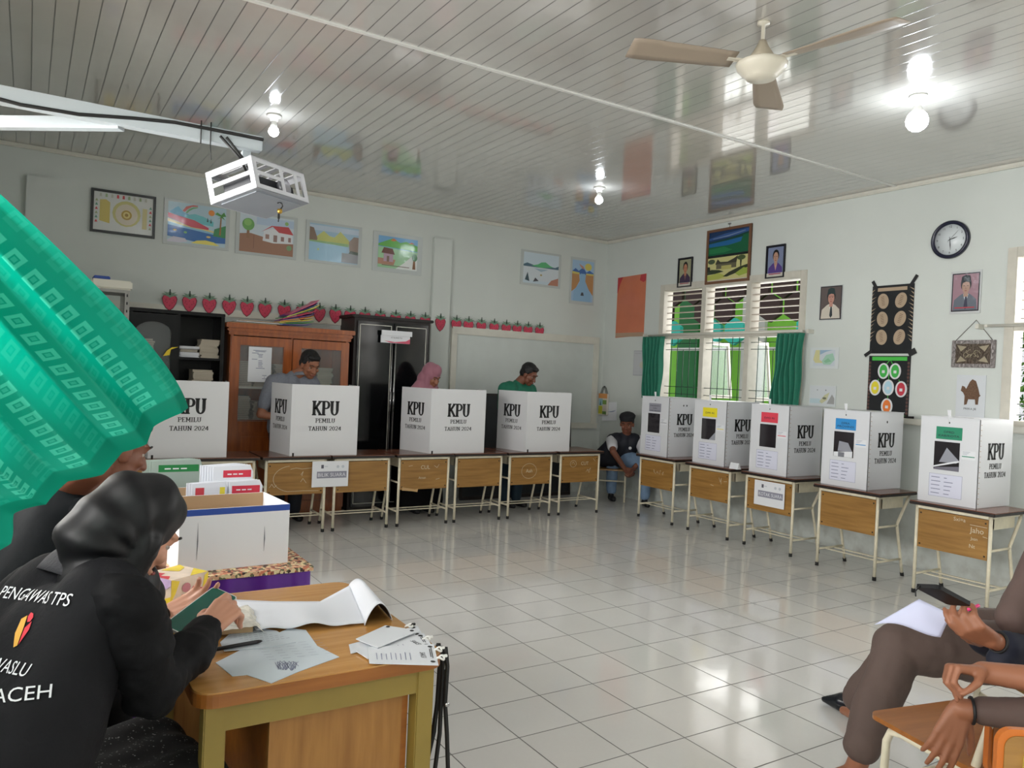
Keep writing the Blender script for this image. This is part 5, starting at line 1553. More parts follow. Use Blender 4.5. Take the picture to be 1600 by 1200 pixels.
# small open notebook in a wrinkled plastic bag
t = thing('notebook', 'small cream notebook in crinkled clear plastic beside the phone', 'notebook', (.47, 2.045, .7515))
b = MB(); b.box((0, 0, .009), (.085, .15, .016), mat('notebook_cover', (190, 160, 120), .5), rot=Matrix.Rotation(-.15, 3, 'Z')); b.obj('pages', t)
b = MB()
M_plas = mat('crinkled_plastic', (230, 226, 214), .12, bump=1.0, bscale=40, spec=.7)
b.grid(lambda u, v: Vector(((u-.5)*.13+(v-.5)*.02, (v-.5)*.18, .019+.006*noise.noise(Vector((u*5, v*6, 1)))-.017*max(0, abs(u-.5)*2-.72)/.28*1.0)), 22, 26, M_plas); b.obj('plastic_cover', t, fix=False, solid=.0008)
# name badges with SAKSI lettering and lanyards
M_sleeve2 = mat('badge_sleeve', (214, 218, 224), .15, spec=.6)
def badge(pts, z, label, word=None, rows=True):
    P_ = [AZ(p[0], p[1], z) for p in pts]          # corners: left-near, left-far, right-far, right-near (in the photo)
    c = sum(P_, Vector())/4
    t = thing('name_badge', label, 'badge', (c.x, c.y, z), 0, 'witness badges on the table edge')
    L = [Vector((p.x-c.x, p.y-c.y, 0)) for p in P_]
    b = MB(); b.prism(L, (0, 0, .0016), M_sleeve2); b.obj('sleeve', t)
    def q(u, v):
        return L[0].lerp(L[3], u).lerp(L[1].lerp(L[2], u), v)+Vector((0, 0, .0022))
    U = (L[3]-L[0]).normalized(); V = (L[1]-L[0]).normalized()
    b = MB()
    # text runs across the card: turned so that its top faces the right end
    if word:
        o = q(.80, .45)
        sans(b, word, o-U*.006, -V, U, .013, M_black, width=min(.034, (L[1]-L[0]).length*.62))
        for k in range(8):
            a0 = q(.12+k*.07, .2); a1 = q(.12+k*.07, .6-.03*(k % 3))
            n_ = U*.0008
            b.faces([a0-n_, a0+n_, a1+n_, a1-n_], [[0, 1, 2, 3]], M_ink)
        for v0, v1 in ((.35, .75), (.3, .8)):
            uu = .915 if v0 == .35 else .94
            a0, a1 = q(uu, v0), q(uu, v1)
            b.faces([a0-U*.001, a0+U*.001, a1+U*.001, a1-U*.001], [[0, 1, 2, 3]], M_black)
    for v in (.14, .86):
        o = q(.93, v)
        b.poly([o+U*(.006*math.cos(a))+V*(.006*math.sin(a)) for a in [k*PI/6 for k in range(12)]], M_black)
    b.obj('print', t, fix=False)
    return t
badge([(548, 1022), (545, 1008), (652, 978), (660, 992)], .7515, 'white badge lying lowest, second from the back of the fanned badges')
badge([(575, 1030), (556, 1018), (662, 990), (675, 1010)], .7545, 'white badge half covered between the SAKSI badge and the back one', 'SAKSI')
badge([(577, 1037), (574, 1012), (678, 1007), (685, 1040)], .7575, 'front badge reading SAKSI at the table corner', 'SAKSI')
badge([(590, 1013), (556, 999), (602, 978), (655, 986)], .7605, 'badge with its grey face tilted at the back of the fan')
ly = thing('lanyard', 'black lanyard straps hanging down from the table corner', 'lanyard', (.90, 1.72, .76))
def ribbon(b, pts, wd, m, side=Vector((1, 0, 0))):
    n_ = len(pts)
    vs = []
    for p in pts:
        vs += [Vector(p)-side*wd/2, Vector(p)+side*wd/2]
    b.faces(vs, [[2*k, 2*k+1, 2*k+3, 2*k+2] for k in range(n_-1)], m, True)
sd = Vector((.85, -.5, 0))
for k, (dx, dy, drift) in enumerate([(0, 0, 0), (.006, -.01, .03), (-.004, .012, -.02), (.002, .02, -.035)]):
    b = MB(); ribbon(b, [(dx, dy, .0), (dx+.008, dy, -.05), (dx+.006, dy, -.14), (dx+.006+drift*.3, dy, -.22), (dx+drift, dy+.01, -.34), (dx+drift*1.3, dy+.01, -.50), (dx+drift*1.0, dy, -.62)], .011, M_wireb, sd); b.obj('strap', ly, fix=False, solid=.0015)
b = MB(); b.box((.014, -.006, -.05), (.012, .003, .016), M_chrome); b.lathe([(0, 0), (.006, .001), (.006, .003), (0, .004)], M_chrome, 12, (.016, -.012, -.145), M=RX); b.obj('metal_tag', ly)
# translucent hooks
M_hook = mat('clear_plastic_hook', (226, 226, 222), .1, spec=.7)
for k, (px, py) in enumerate(((645, 975), (672, 995), (690, 1012), (694, 1025))):
    p = AZ(px-6, py+3, .757)
    h_ = thing('badge_clip', ('clear plastic clip at the back badge', 'clear plastic clip beside the middle badge', 'clear plastic clip at the table corner', 'clear plastic clip above the lanyard')[k], 'clip', (p.x, p.y, .757))
    b = MB(); b.tube([(.010*math.cos(a), .007*math.sin(a), .004*math.sin(2*a)) for a in [j*PI/6 for j in range(12)]], .0025, M_hook, n=6, closed=True); b.obj('ring', h_)
    b = MB(); b.box((.013, .002, .002), (.012, .006, .006), M_hook if k else M_black, bev=.001); b.obj('swivel', h_)
ly.location = (.895, 1.70, .745)

# tissue box on the near table's far left corner
A_, B_, C_ = AZ(266, 952, .75), AZ(325, 935, .75), AZ(222, 940, .75)
tb2 = thing('tissue_box', 'flowery yellow, purple and red tissue box at the far corner of the table', 'tissue box', (A_.x, A_.y, .7505))
u = Vector((B_.x-A_.x, B_.y-A_.y, 0)); v = Vector((C_.x-A_.x, C_.y-A_.y, 0))
u = u.normalized()*.122; v = Vector((-u.y, u.x, 0)).normalized()*.118
hz = Vector((0, 0, .078))
M_ty = mat('tissue_yellow', (240, 214, 70), .4, var=.1, vscale=30)
M_tp = mat('tissue_lilac', (214, 186, 226), .4, var=.1, vscale=30)
b = MB(); b.prism([Vector((0, 0, 0)), u, u+v, v], hz, mat('tissue_box_ground', (232, 214, 196), .4, var=.12, vscale=24)); b.obj('box', tb2)
b = MB()
def onface(o, U, V, N, pts, m, k=1):
    b.poly([o+U*p[0]+V*p[1]+N*(.0005*k) for p in pts], m)
nl = -u.normalized(); nf = -v.normalized()
# left face (spans v), seen at the left: lilac above, yellow below
o = v.copy()
onface(o, -v, hz, nl, [(0, 0), (1, 0), (1, .42), (.8, .3), (.6, .5), (.4, .3), (.2, .5), (0, .4)], M_ty, 1)
onface(o, -v, hz, nl, [(0, .7), (.3, .6), (.5, .85), (.8, .6), (1, .8), (1, 1), (0, 1)], M_tp, 2)
onface(o, -v, hz, nl, [(.2, .28), (.7, .22), (.8, .3), (.7, .42), (.3, .46), (.2, .36)], mat('tissue_green', (110, 160, 50), .4), 3)
onface(Vector((0, 0, 0)), u, hz, nf, [(0, 0), (1, 0), (1, .35), (.8, .5), (.68, .4), (.6, .62), (.45, .34), (.3, .4), (.1, .2), (0, .2)], mat('tissue_red', (206, 66, 78), .4), 1)
onface(Vector((0, 0, 0)), u, hz, nf, [(0, .2), (.12, .5), (.22, .9), (0, 1)], M_ty, 2)
onface(Vector((0, 0, 0)), u, hz, nf, [(.85, .45), (1, .4), (1, 1), (.9, .9)], M_ty, 2)
onface(Vector((0, 0, 0)), u, hz, nf, [(.4+.12*math.cos(a), .62+.17*math.sin(a)) for a in [k*PI/5 for k in range(10)]], mat('tissue_rose', (200, 130, 140), .4), 3)
onface(hz, u, v, Vector((0, 0, 1)), [(0, .1), (.2, .3), (.1, .5), (.3, .6), (.2, .9), (0, .9)], mat('tissue_red', (206, 66, 78), .4), 1)
onface(hz, u, v, Vector((0, 0, 1)), [(.5, .0), (1, 0), (1, .5), (.8, .3)], M_ty, 1)
onface(hz, u, v, Vector((0, 0, 1)), [(.4, .9), (.6, .5), (.9, .7), (1, 1)], M_ty, 2)
b.obj('flower_print', tb2, fix=False)

# ------------------------------------------------------------------ skirted table with archive boxes
pt = thing('skirted_table', 'table with purple pleated skirt and floral cloth top behind the wooden table', 'table', (-.28, 2.74, 0))
PX, PY, PZ = 1.18, 1.05, .70
k = NT('floral_cloth')
tc_ = k.n('ShaderNodeTexCoord')
vo = k.n('ShaderNodeTexVoronoi'); vo.inputs['Scale'].default_value = 95
k.l(tc_.outputs['Object'], vo.inputs['Vector'])
cr_ = k.n('ShaderNodeValToRGB')
cr_.color_ramp.interpolation = 'CONSTANT'
els = cr_.color_ramp.elements
els[0].color = rgb(70, 48, 44); els[0].position = 0
els[1].color = rgb(212, 130, 100); els[1].position = .16
for p_, c_ in ((.36, (232, 214, 170)), (.60, (150, 84, 70)), (.70, (222, 176, 140)), (.90, (110, 110, 80))):
    e = els.new(p_); e.color = rgb(*c_)
sx_ = k.n('ShaderNodeSeparateColor'); k.l(vo.outputs['Color'], sx_.inputs[0])
k.l(sx_.outputs[0], cr_.inputs[0]); k.l(cr_.outputs[0], k.b.inputs['Base Color'])
k.b.inputs['Roughness'].default_value = .6
M_floral = k.m
b = MB(); b.bb(0, PX, 0, PY, PZ-.012, PZ, M_floral); b.bb(-.004, PX+.004, -.004, .0, PZ-.016, PZ, M_floral); b.bb(PX, PX+.005, 0, PY, PZ-.016, PZ, M_floral); b.obj('tablecloth_top', pt)
b = MB(); b.bb(.02, PX-.02, .02, PY-.02, PZ-.03, PZ-.012, M_panelwood); b.obj('tabletop', pt)
M_purple = mat('purple_satin', (96, 40, 150), .35, var=.1, vscale=8, sheen=.3)
b = MB()
per = [(0, 0), (PX, 0), (PX, PY), (0, PY)]
def fsk(u, v):
    L = [PX, PY, PX, PY]; tot = sum(L); s = u*tot; i = 0
    while i < 3 and s > L[i]:
        s -= L[i]; i += 1
    a_, c_ = Vector(per[i]), Vector(per[(i+1) % 4])
    p = a_.lerp(c_, min(1, s/L[i]))
    dr_ = (c_-a_).normalized(); n_ = Vector((dr_.y, -dr_.x))
    # box pleats, about every 12 cm
    ph = (s/.125) % 1
    fold = (.012 if ph < .15 else 0)+.006*math.sin(ph*2*PI)+.004*math.sin(s*31)
    edge_ = min(1, s/.03, (L[i]-s)/.03)
    off = -.004+max(0.0, edge_)*(fold*(.4+.6*v)+.004*v)
    return Vector((p.x+n_.x*off, p.y+n_.y*off, PZ-.015-v*(PZ-.015-.03)))
b.grid(fsk, 300, 8, M_purple); b.obj('pleated_skirt', pt, fix=False)
for (x, y) in ((.05, .05), (PX-.09, .05), (.05, PY-.09), (PX-.09, PY-.09)):
    b = MB(); b.bb(x, x+.04, y, y+.04, 0, PZ-.03, M_legpaint); b.obj('leg', pt)
# open-topped white boxes with blue rims
def open_box(x0, x1, y0, y1, h_, label, rz=0, lowfront=0):
    t = thing('archive_box', label, 'box', (x0, y0, PZ+.001), rz, 'open white boxes with blue rims')
    w_, d_ = x1-x0, y1-y0
    th = .004
    def panel(nm_, ax, pos, a0, a1, out_sign, top):
        b = MB()
        if ax == 'y':
            yo = pos
            b.prism([(a0, yo, 0), (a1, yo, 0), (a1, yo, top), (a0, yo, top)], (0, th*out_sign, 0), M_paper)
            b.prism([(a0, yo+(th+.0006)*out_sign, top-.022), (a1, yo+(th+.0006)*out_sign, top-.022), (a1, yo+(th+.0006)*out_sign, top), (a0, yo+(th+.0006)*out_sign, top)], (0, -.0006*out_sign, 0), M_blue)
            b.prism([(a0+th, yo-.0004*out_sign, 0), (a1-th, yo-.0004*out_sign, 0), (a1-th, yo-.0004*out_sign, top), (a0+th, yo-.0004*out_sign, top)], (0, -.0006*out_sign, 0), M_kraft)
        else:
            xo = pos
            b.prism([(xo, a0, 0), (xo, a1, 0), (xo, a1, top), (xo, a0, top)], (th*out_sign, 0, 0), M_paper)
            b.prism([(xo-.0004*out_sign, a0, 0), (xo-.0004*out_sign, a1, 0), (xo-.0004*out_sign, a1, top), (xo-.0004*out_sign, a0, top)], (-.0006*out_sign, 0, 0), M_paper if lowfront == 0 else M_kraft)
            b.prism([(xo+(th+.0006)*out_sign, a0, top-.022), (xo+(th+.0006)*out_sign, a1, top-.022), (xo+(th+.0006)*out_sign, a1, top), (xo+(th+.0006)*out_sign, a0, top)], (-.0006*out_sign, 0, 0), M_blue)
        b.obj(nm_, t)
    panel('front_wall', 'y', th, 0, w_, -1, h_)
    panel('back_wall', 'y', d_-th, 0, w_, 1, h_-.0)
    panel('side_wall', 'x', th, th, d_-th, -1, h_)
    panel('side_wall', 'x', w_-th, th, d_-th, 1, h_)
    b = MB(); b.bb(th, w_-th, th, d_-th, .0, .003, M_kraft); b.obj('bottom', t)
    return t
bx1 = open_box(.455, .835, 2.80, 3.095, .215, 'front white open box with blue rim and creased paper side', rz=.06)
b = MB()
for x, z0, z1 in ((.06, .04, .17), (.29, .05, .14)):
    b.prism([(x, -.0012, z0), (x+.003, -.0012, (z0+z1)/2), (x, -.0012, z1), (x-.001, -.0012, (z0+z1)/2)], (0, .001, 0), mat('crease_grey', (110, 112, 120), .8))
b.obj('crease', bx1, fix=False)
open_box(.44, .845, 3.155, 3.44, .195, 'middle white open box with blue rim holding red-headed sheets', rz=.03)
open_box(.30, .78, 3.47, 3.74, .185, 'rear white open box with blue rim holding green-headed envelopes', rz=0, lowfront=1)
open_box(-.15, .26, 3.45, 3.75, .17, 'white open box with blue rim beyond the dark-jacketed man', rz=0, lowfront=1)
def sheets(x0, x1, y, z0, z1, n, headc, heads, label, kind='ballot_sheet', m=None, lean=.012, grp=None):
    """upright folded sheets standing in a box"""
    w_ = x1-x0
    base = None
    for k in range(n):
        if base is None:
            t = thing(kind, label, 'ballot papers', (x0, y, z0), 0, grp)
            b = MB(); b.prism([(0, 0, 0), (w_, 0, 0), (w_, 0, (z1-z0)*.9), (w_-.012, 0, z1-z0), (0, 0, z1-z0-.006)], (0, .004, 0), m or M_pp); b.obj('sheet', t)
            b = MB()
            for (a0, a1, cc) in heads:
                b.poly([(a0*w_, -.0006, z1-z0-.052), (a1*w_, -.0006, z1-z0-.052), (a1*w_, -.0006, z1-z0-.022), (a0*w_, -.0006, z1-z0-.022)], col(*cc))
            if len(heads) == 1:
                a0, a1, cc = heads[0]
                for j in range(3):
                    b.poly([((a0+(.15+.2*j)*(a1-a0))*w_, -.0009, z1-z0-.041), ((a0+(.3+.2*j)*(a1-a0))*w_, -.0009, z1-z0-.041), ((a0+(.3+.2*j)*(a1-a0))*w_, -.0009, z1-z0-.036), ((a0+(.15+.2*j)*(a1-a0))*w_, -.0009, z1-z0-.036)], M_paper)
            b.obj('heading', t, fix=False)
            base = t
        else:
            dup(base, (x0-.008*k, y+lean*k, z0), 0, label)
zb = PZ+.006
sheets(.56, .69, 3.20, zb, zb+.245, 3, None, [(.1, .35, (196, 60, 70)), (.8, .95, (226, 210, 60))], 'white sheet with small red and yellow headings standing in the middle box', grp='red and yellow headed sheets')
sheets(.70, .83, 3.20, zb, zb+.248, 4, None, [(.08, .92, (208, 50, 72))], 'red-headed sheet standing in the middle box, right front', grp='short red headed sheets in the middle box')
sheets(.66, .82, 3.32, zb, zb+.295, 6, None, [(.25, .95, (208, 50, 72))], 'tall white red-headed sheet standing in the middle box', grp='red headed sheets in the middle box')
sheets(.46, .66, 3.54, zb, zb+.295, 5, None, [(.12, .92, (24, 120, 60))], 'grey-green envelope with green heading in the rear box', 'envelope', mat('envelope_grey_green', (150, 166, 158), .5), grp='green headed envelopes')
sheets(.62, .76, 3.60, zb, zb+.235, 3, None, [], 'plain pale sheet standing in the rear box', m=M_pg, grp='plain sheets in the rear box')
b = MB(); b.bb(0, .10, 0, .08, 0, .05, mat('orange_carton', (230, 170, 70), .5), bev=.002)
o = b.obj('small_carton', None); o.location = (.30, 3.24, PZ+.001); tag(o, 'small orange carton on the floral cloth beside the boxes', 'carton')
b = MB(); b.bb(0, .12, 0, .16, 0, .015, M_paper); b.bb(.02, .08, .02, .06, .015, .0155, col(206, 60, 80))
o = b.obj('paper_stack', None); o.location = (.24, 3.06, PZ+.001); tag(o, 'small white paper stack with a red mark behind the bent woman', 'papers')
# ------------------------------------------------------------------ blowing green curtain at the left window
def curtain_material():
    k = NT('curtain_translucent_green')
    uv = k.n('ShaderNodeUVMap')
    sp = k.n('ShaderNodeSeparateXYZ'); k.l(uv.outputs[0], sp.inputs[0])
    U = k.math('MULTIPLY', sp.outputs[0], 14.0)
    V = k.math('MULTIPLY', sp.outputs[1], 25.0)
    def cell(f):
        return k.math('ABSOLUTE', k.math('SUBTRACT', k.math('FRACT', f), .5))
    d = k.math('MAXIMUM', cell(U), cell(V))
    ring = k.math('MULTIPLY', k.rng(d, .30, .33, 1, 0), k.rng(d, .14, .17, 0, 1))
    core = k.rng(d, .08, .11, .5, 0)
    # squares only on alternate columns
    colm = k.rng(k.math('FRACT', k.math('MULTIPLY', U, .5)), .49, .51, 0, 1)
    pat = k.math('MULTIPLY', k.math('MAXIMUM', ring, core), k.math('ADD', .12, k.math('MULTIPLY', colm, .5)))
    hem = k.rng(sp.outputs[1], .905, .915, 0, 1)
    pat = k.math('MULTIPLY', pat, k.math('SUBTRACT', 1, hem))
    c = k.mix(pat, rgb(0, 156, 130), rgb(84, 214, 186))
    c = k.mix(k.math('MULTIPLY', hem, .45), c, rgb(0, 92, 70))
    k.l(c, k.b.inputs['Base Color'])
    k.b.inputs['Roughness'].default_value = .6
    tr = k.n('ShaderNodeBsdfTranslucent'); k.l(c, tr.inputs[0])
    mx = k.n('ShaderNodeMixShader'); mx.inputs[0].default_value = .58
    k.l(k.b.outputs[0], mx.inputs[1]); k.l(tr.outputs[0], mx.inputs[2])
    out = [n for n in k.t.nodes if n.type == 'OUTPUT_MATERIAL'][0]
    k.l(mx.outputs[0], out.inputs[0])
    return k.m
M_bigcurt = curtain_material()
# hem points (photo frame, depth) from the tip down-left; top points on the rod at the left wall
hem = [(294, 637, 1.12), (257, 660, 1.10), (226, 691, 1.08), (190, 712, 1.06), (140, 742, 1.04), (85, 774, 1.02), (42, 803, 1.00), (6, 842, .98), (-60, 900, .95), (-150, 940, .92), (-260, 990, .9)]
mid = [(138, 436, 1.10), (92, 470, 1.08), (60, 500, 1.06), (10, 520, 1.04), (-40, 560, 1.01), (-90, 600, .99), (-140, 640, .97), (-180, 690, .95), (-240, 730, .93), (-320, 760, .9), (-400, 800, .88)]
top = [(XL+.05, 1.16-.075*k, 1.93) for k in range(11)]
HV = [VP(*h_) for h_ in hem]
MV = [VP(*h_) for h_ in mid]
TV = [Vector(p) for p in top]
def smooth(L, u):
    n_ = len(L)-1
    x = min(n_-1e-6, max(0, u*n_)); i = int(x); f_ = x-i
    p0, p1, p2, p3 = L[max(0, i-1)], L[i], L[i+1], L[min(n_, i+2)]
    return .5*((2*p1)+(p2-p0)*f_+(2*p0-5*p1+4*p2-p3)*f_*f_+(3*p1-p0-3*p2+p3)*f_**3)
def fc(u, v):
    a_, m_, h_ = smooth(TV, u), smooth(MV, u), smooth(HV, u)
    # curve through top (v=0), mid (v=.55), hem (v=1)
    c_ = (m_-a_*.2025-h_*.3025)/.495
    p = a_*(1-v)**2+c_*2*v*(1-v)+h_*v*v
    n_ = (smooth(HV, min(1, u+.02))-smooth(HV, max(0, u-.02))).cross(h_-a_).normalized()
    s = u*10*2*PI/1.65
    amp = .020*(.6+.4*v-.35*max(0, v-.8)/.2)
    tri = math.asin(math.sin(s))*2/PI
    return p+n_*(amp*tri+.006*math.sin(s*.37+v*3))
b = MB(); b.grid(fc, 190, 60, M_bigcurt, uv=True)
o = b.obj('curtain', fix=False)
tag(o, 'bright green translucent curtain with woven squares blowing in from the left', 'curtain')
t = thing('curtain_rod', 'curtain rod of the left window carrying the blowing green curtain', 'curtain rod', (XL+.05, 0, 1.955))
b = MB(); b.tube([(0, -.6, 0), (0, 1.75, 0)], .011, M_trim); b.obj('pole', t)
for y in (-.5, 1.68):
    b = MB(); b.bb(-.05, .012, y-.012, y+.012, -.02, .012, M_trim); b.obj('bracket', t)
# ------------------------------------------------------------------ people
def cap_(bm, p0, r0, p1, r1, n=14):
    p0, p1 = Vector(p0), Vector(p1)
    d = p1-p0
    L = d.length
    if L < 1e-6:
        d = Vector((0, 0, 1)); L = 1e-6
    t = d.normalized()
    up = Vector((0, 0, 1)) if abs(t.z) < .9 else Vector((1, 0, 0))
    x = up.cross(t).normalized(); y = t.cross(x)
    rings = []
    m = 5
    for k in range(m):
        a = -PI/2+PI/2*k/m
        rings.append((p0+t*(r0*math.sin(a)), r0*math.cos(a)))
    rings.append((p0, r0))
    rings.append((p1, r1))
    for k in range(1, m+1):
        a = PI/2*k/m
        rings.append((p1+t*(r1*math.sin(a)), r1*math.cos(a)))
    R = []
    for c, r in rings:
        if r < 1e-5:
            R.append([bm.verts.new(c)])
        else:
            R.append([bm.verts.new(c+(x*math.cos(2*PI*j/n)+y*math.sin(2*PI*j/n))*r) for j in range(n)])
    for A, B in zip(R, R[1:]):
        for j in range(n):
            k = (j+1) % n
            if len(A) == 1:
                bm.faces.new((A[0], B[k], B[j]))
            elif len(B) == 1:
                bm.faces.new((A[j], A[k], B[0]))
            else:
                bm.faces.new((A[j], A[k], B[k], B[j]))
def ell_(bm, c, r, Mr=None):
    M = Matrix.Translation(c) @ (Mr.to_4x4() if Mr else Matrix.Identity(4)) @ Matrix.Diagonal((r[0], r[1], r[2], 1))
    bmesh.ops.create_uvsphere(bm, u_segments=20, v_segments=14, radius=1, matrix=M)
def blob(name, parts, voxel, m, parent=None, smooth=6, fold=0, fscale=(6, 6, 6), cut=None, seed=0, factor=.5):
    bm = bmesh.new()
    for p in parts:
        if p[0] == 'c':
            cap_(bm, *p[1:])
        else:
            ell_(bm, *p[1:])
    me = bpy.data.meshes.new('tmp')
    bm.to_mesh(me); bm.free()
    o = bpy.data.objects.new('tmp', me); C.objects.link(o)
    md = o.modifiers.new('r', 'REMESH'); md.mode = 'VOXEL'; md.voxel_size = voxel
    if smooth:
        ms = o.modifiers.new('s', 'SMOOTH'); ms.iterations = smooth; ms.factor = factor
    bpy.context.view_layer.update()
    dg = bpy.context.evaluated_depsgraph_get()
    out = bpy.data.meshes.new_from_object(o.evaluated_get(dg))
    bpy.data.objects.remove(o); bpy.data.meshes.remove(me)
    if fold or cut:
        bm = bmesh.new(); bm.from_mesh(out)
        if cut:
            bmesh.ops.bisect_plane(bm, geom=bm.verts[:]+bm.edges[:]+bm.faces[:], plane_co=cut[0], plane_no=cut[1], clear_outer=True)
            bmesh.ops.holes_fill(bm, edges=[e for e in bm.edges if e.is_boundary])
        if fold:
            bm.normal_update()
            for v in bm.verts:
                q = Vector((v.co.x*fscale[0]+seed, v.co.y*fscale[1], v.co.z*fscale[2]))
                v.co += v.normal*fold*(noise.noise(q)+.5*abs(noise.noise(q*2.3))-.1)
        bm.to_mesh(out); bm.free()
    out.name = name
    for p in out.polygons:
        p.use_smooth = True
    out.materials.clear()
    out.materials.append(m)
    ob = bpy.data.objects.new(name, out)
    C.objects.link(ob)
    if parent:
        ob.parent = parent
    return ob
def basis(fwd, tilt_up=None, roll=0):
    """head frame: columns right, forward, up"""
    f = Vector(fwd).normalized()
    u0 = Vector((0, 0, 1)) if abs(f.z) < .98 else Vector((1, 0, 0))
    r = f.cross(u0).normalized()
    u = r.cross(f)
    M = Matrix((r, f, u)).transposed()
    if roll:
        M = M @ Matrix.Rotation(roll, 3, 'Y')
    return M
def head_parts(c, M, k=1.0, fem=False):
    c = Vector(c)
    T = lambda x, y, z: c+M @ Vector((x*k, y*k, z*k))
    P = [('e', T(0, -.012, .035), (.074*k, .092*k, .082*k), M), ('e', T(0, .028, -.022), (.060*k, .062*k, .078*k), M),
         ('e', T(0, .052, -.082), (.034*k, .034*k, .028*k), M), ('e', T(-.034, .035, -.055), (.026*k, .035*k, .035*k), M), ('e', T(.034, .035, -.055), (.026*k, .035*k, .035*k), M),
         ('c', T(0, .088, .006), .008*k, T(0, .106, -.028), .0125*k), ('e', T(-.012, .098, -.030), (.009*k, .010*k, .008*k), M), ('e', T(.012, .098, -.030), (.009*k, .010*k, .008*k), M),
         ('e', T(0, .076, .030), (.050*k, .018*k, .012*k), M), ('e', T(-.036, .066, -.020), (.022*k, .020*k, .018*k), M), ('e', T(.036, .066, -.020), (.022*k, .020*k, .018*k), M),
         ('e', T(0, .086, -.054), (.024*k, .012*k, .006*k), M), ('e', T(0, .084, -.064), (.021*k, .012*k, .007*k), M),
         ('e', T(-.030, .071, .015), (.015*k, .0105*k, .008*k), M), ('e', T(.030, .071, .015), (.015*k, .0105*k, .008*k), M), ('e', T(-.074, .004, -.008), (.010*k, .022*k, .032*k), M), ('e', T(.074, .004, -.008), (.010*k, .022*k, .032*k), M)]
    return P
M_eye = mat('eye_white', (168, 156, 146), .4)
M_iris = mat('iris_dark', (26, 18, 16), .2)
M_lip = mat('lips', (140, 74, 68), .5)
def head_details(parent, c, M, k=1.0, hair=True, skin_lip=True, brows=True):
    c = Vector(c)
    T = lambda x, y, z: c+M @ Vector((x*k, y*k, z*k))
    for s in (-1, 1):
        b = MB()
        X4 = Matrix.Translation(T(s*.030, .0675, .006)) @ M.to_4x4()
        b.lathe([(0, .0125*k)]+[(.0125*k*math.sin(a), .0125*k*math.cos(a)) for a in [PI*j/8 for j in range(1, 8)]]+[(0, -.0125*k)], M_eye, 12)
        b.lathe([(0, .0135*k), (.006*k, .0122*k), (.0065*k, .0108*k)], M_iris, 12)
        b.xform(X4 @ Matrix.Rotation(-PI/2, 4, 'X') @ Matrix.Diagonal((1, .75, 1, 1)))
        b.obj('eye', parent)
        if brows:
            b = MB(); b.tube([T(s*.014, .094, .030), T(s*.032, .091, .037), T(s*.050, .078, .032)], [.0028*k, .0036*k, .002*k], M_hair, n=6); b.obj('eyebrow', parent)
    b = MB(); b.tube([T(-.022, .089, -.0575), T(-.010, .0985, -.054), T(0, .0985, -.0562), T(.010, .0985, -.054), T(.022, .089, -.0575)], [.002*k, .0045*k, .005*k, .0045*k, .002*k], M_lip, n=8); b.obj('lips', parent)
    if hair:
        parts = [('e', T(0, -.020, .048), (.082*k, .092*k, .082*k), M), ('e', T(0, -.050, .0), (.074*k, .055*k, .065*k), M), ('e', T(0, .040, .088), (.058*k, .040*k, .026*k), M), ('e', T(-.068, -.004, .030), (.014*k, .030*k, .030*k), M), ('e', T(.068, -.004, .030), (.014*k, .030*k, .030*k), M)]
        blob('hair', parts, .005, M_hair, parent, 3, fold=.003, fscale=(60, 60, 60))
def hand(Wp, f, n, s, curl=((.3, .4, .3),)*4, k=1.0, thumb=(.5, .35), spread=.06, tc=.25):
    """Wp wrist, f finger direction, n palm normal (the way fingers bend), s thumb side"""
    Wp = Vector(Wp); f = Vector(f).normalized(); n = Vector(n); n = (n-f*n.dot(f)).normalized()
    s_ = f.cross(n).normalized()
    s = s_ if s_.dot(Vector(s)) > 0 else -s_
    P = []
    offs = (.031, .010, -.011, -.030)
    pl = (.088, .092, .087, .080)
    L = ((.042, .026, .020), (.047, .030, .021), (.043, .028, .020), (.034, .021, .018))
    for i in range(4):
        kn = Wp+(f*pl[i]+s*offs[i])*k
        P.append(('c', Wp+s*offs[i]*.55*k+f*.012*k, .0165*k, kn, .0115*k))
        d = (f+s*spread*(1.5-i)).normalized()
        p = kn
        c = curl[i % len(curl)]
        r = (.0100, .0090, .0082, .0070)
        for j in range(3):
            ang = c[j]
            ax = d.cross(n)
            if ax.length < 1e-5:
                ax = s
            # rotate direction towards the palm normal
            d = (d*math.cos(ang)+n*math.sin(ang)).normalized() if j == 0 else (d*math.cos(ang)+(n-d*n.dot(d)).normalized()*math.sin(ang)).normalized() if abs(n.dot(d)) < .98 else (d*math.cos(ang)-f*math.sin(ang)).normalized()
            if j > 0 and abs(n.dot(d)) > .98:
                pass
            q = p+d*L[i][j]*k
            P.append(('c', p, r[j]*k, q, r[j+1]*k))
            p = q
            # after bending past the normal keep curling back
            n = n
    t0 = Wp+(f*.022+s*.026+n*.004)*k
    d = (f*math.cos(.75)+s*math.sin(.75)*1.0+n*tc).normalized()
    t1 = t0+d*.040*k
    d2 = (d*math.cos(thumb[0])+(f*.8-s*.35+n*.5).normalized()*math.sin(thumb[0])).normalized()
    t2 = t1+d2*.032*k
    d3 = (d2*math.cos(thumb[1])+(f*.8-s*.4+n*.5).normalized()*math.sin(thumb[1])).normalized()
    t3 = t2+d3*.024*k
    P += [('c', Wp+(f*.015+s*.014)*k, .017*k, t0, .016*k), ('c', t0, .0155*k, t1, .0115*k), ('c', t1, .0112*k, t2, .0098*k), ('c', t2, .0098*k, t3, .0075*k)]
    return P
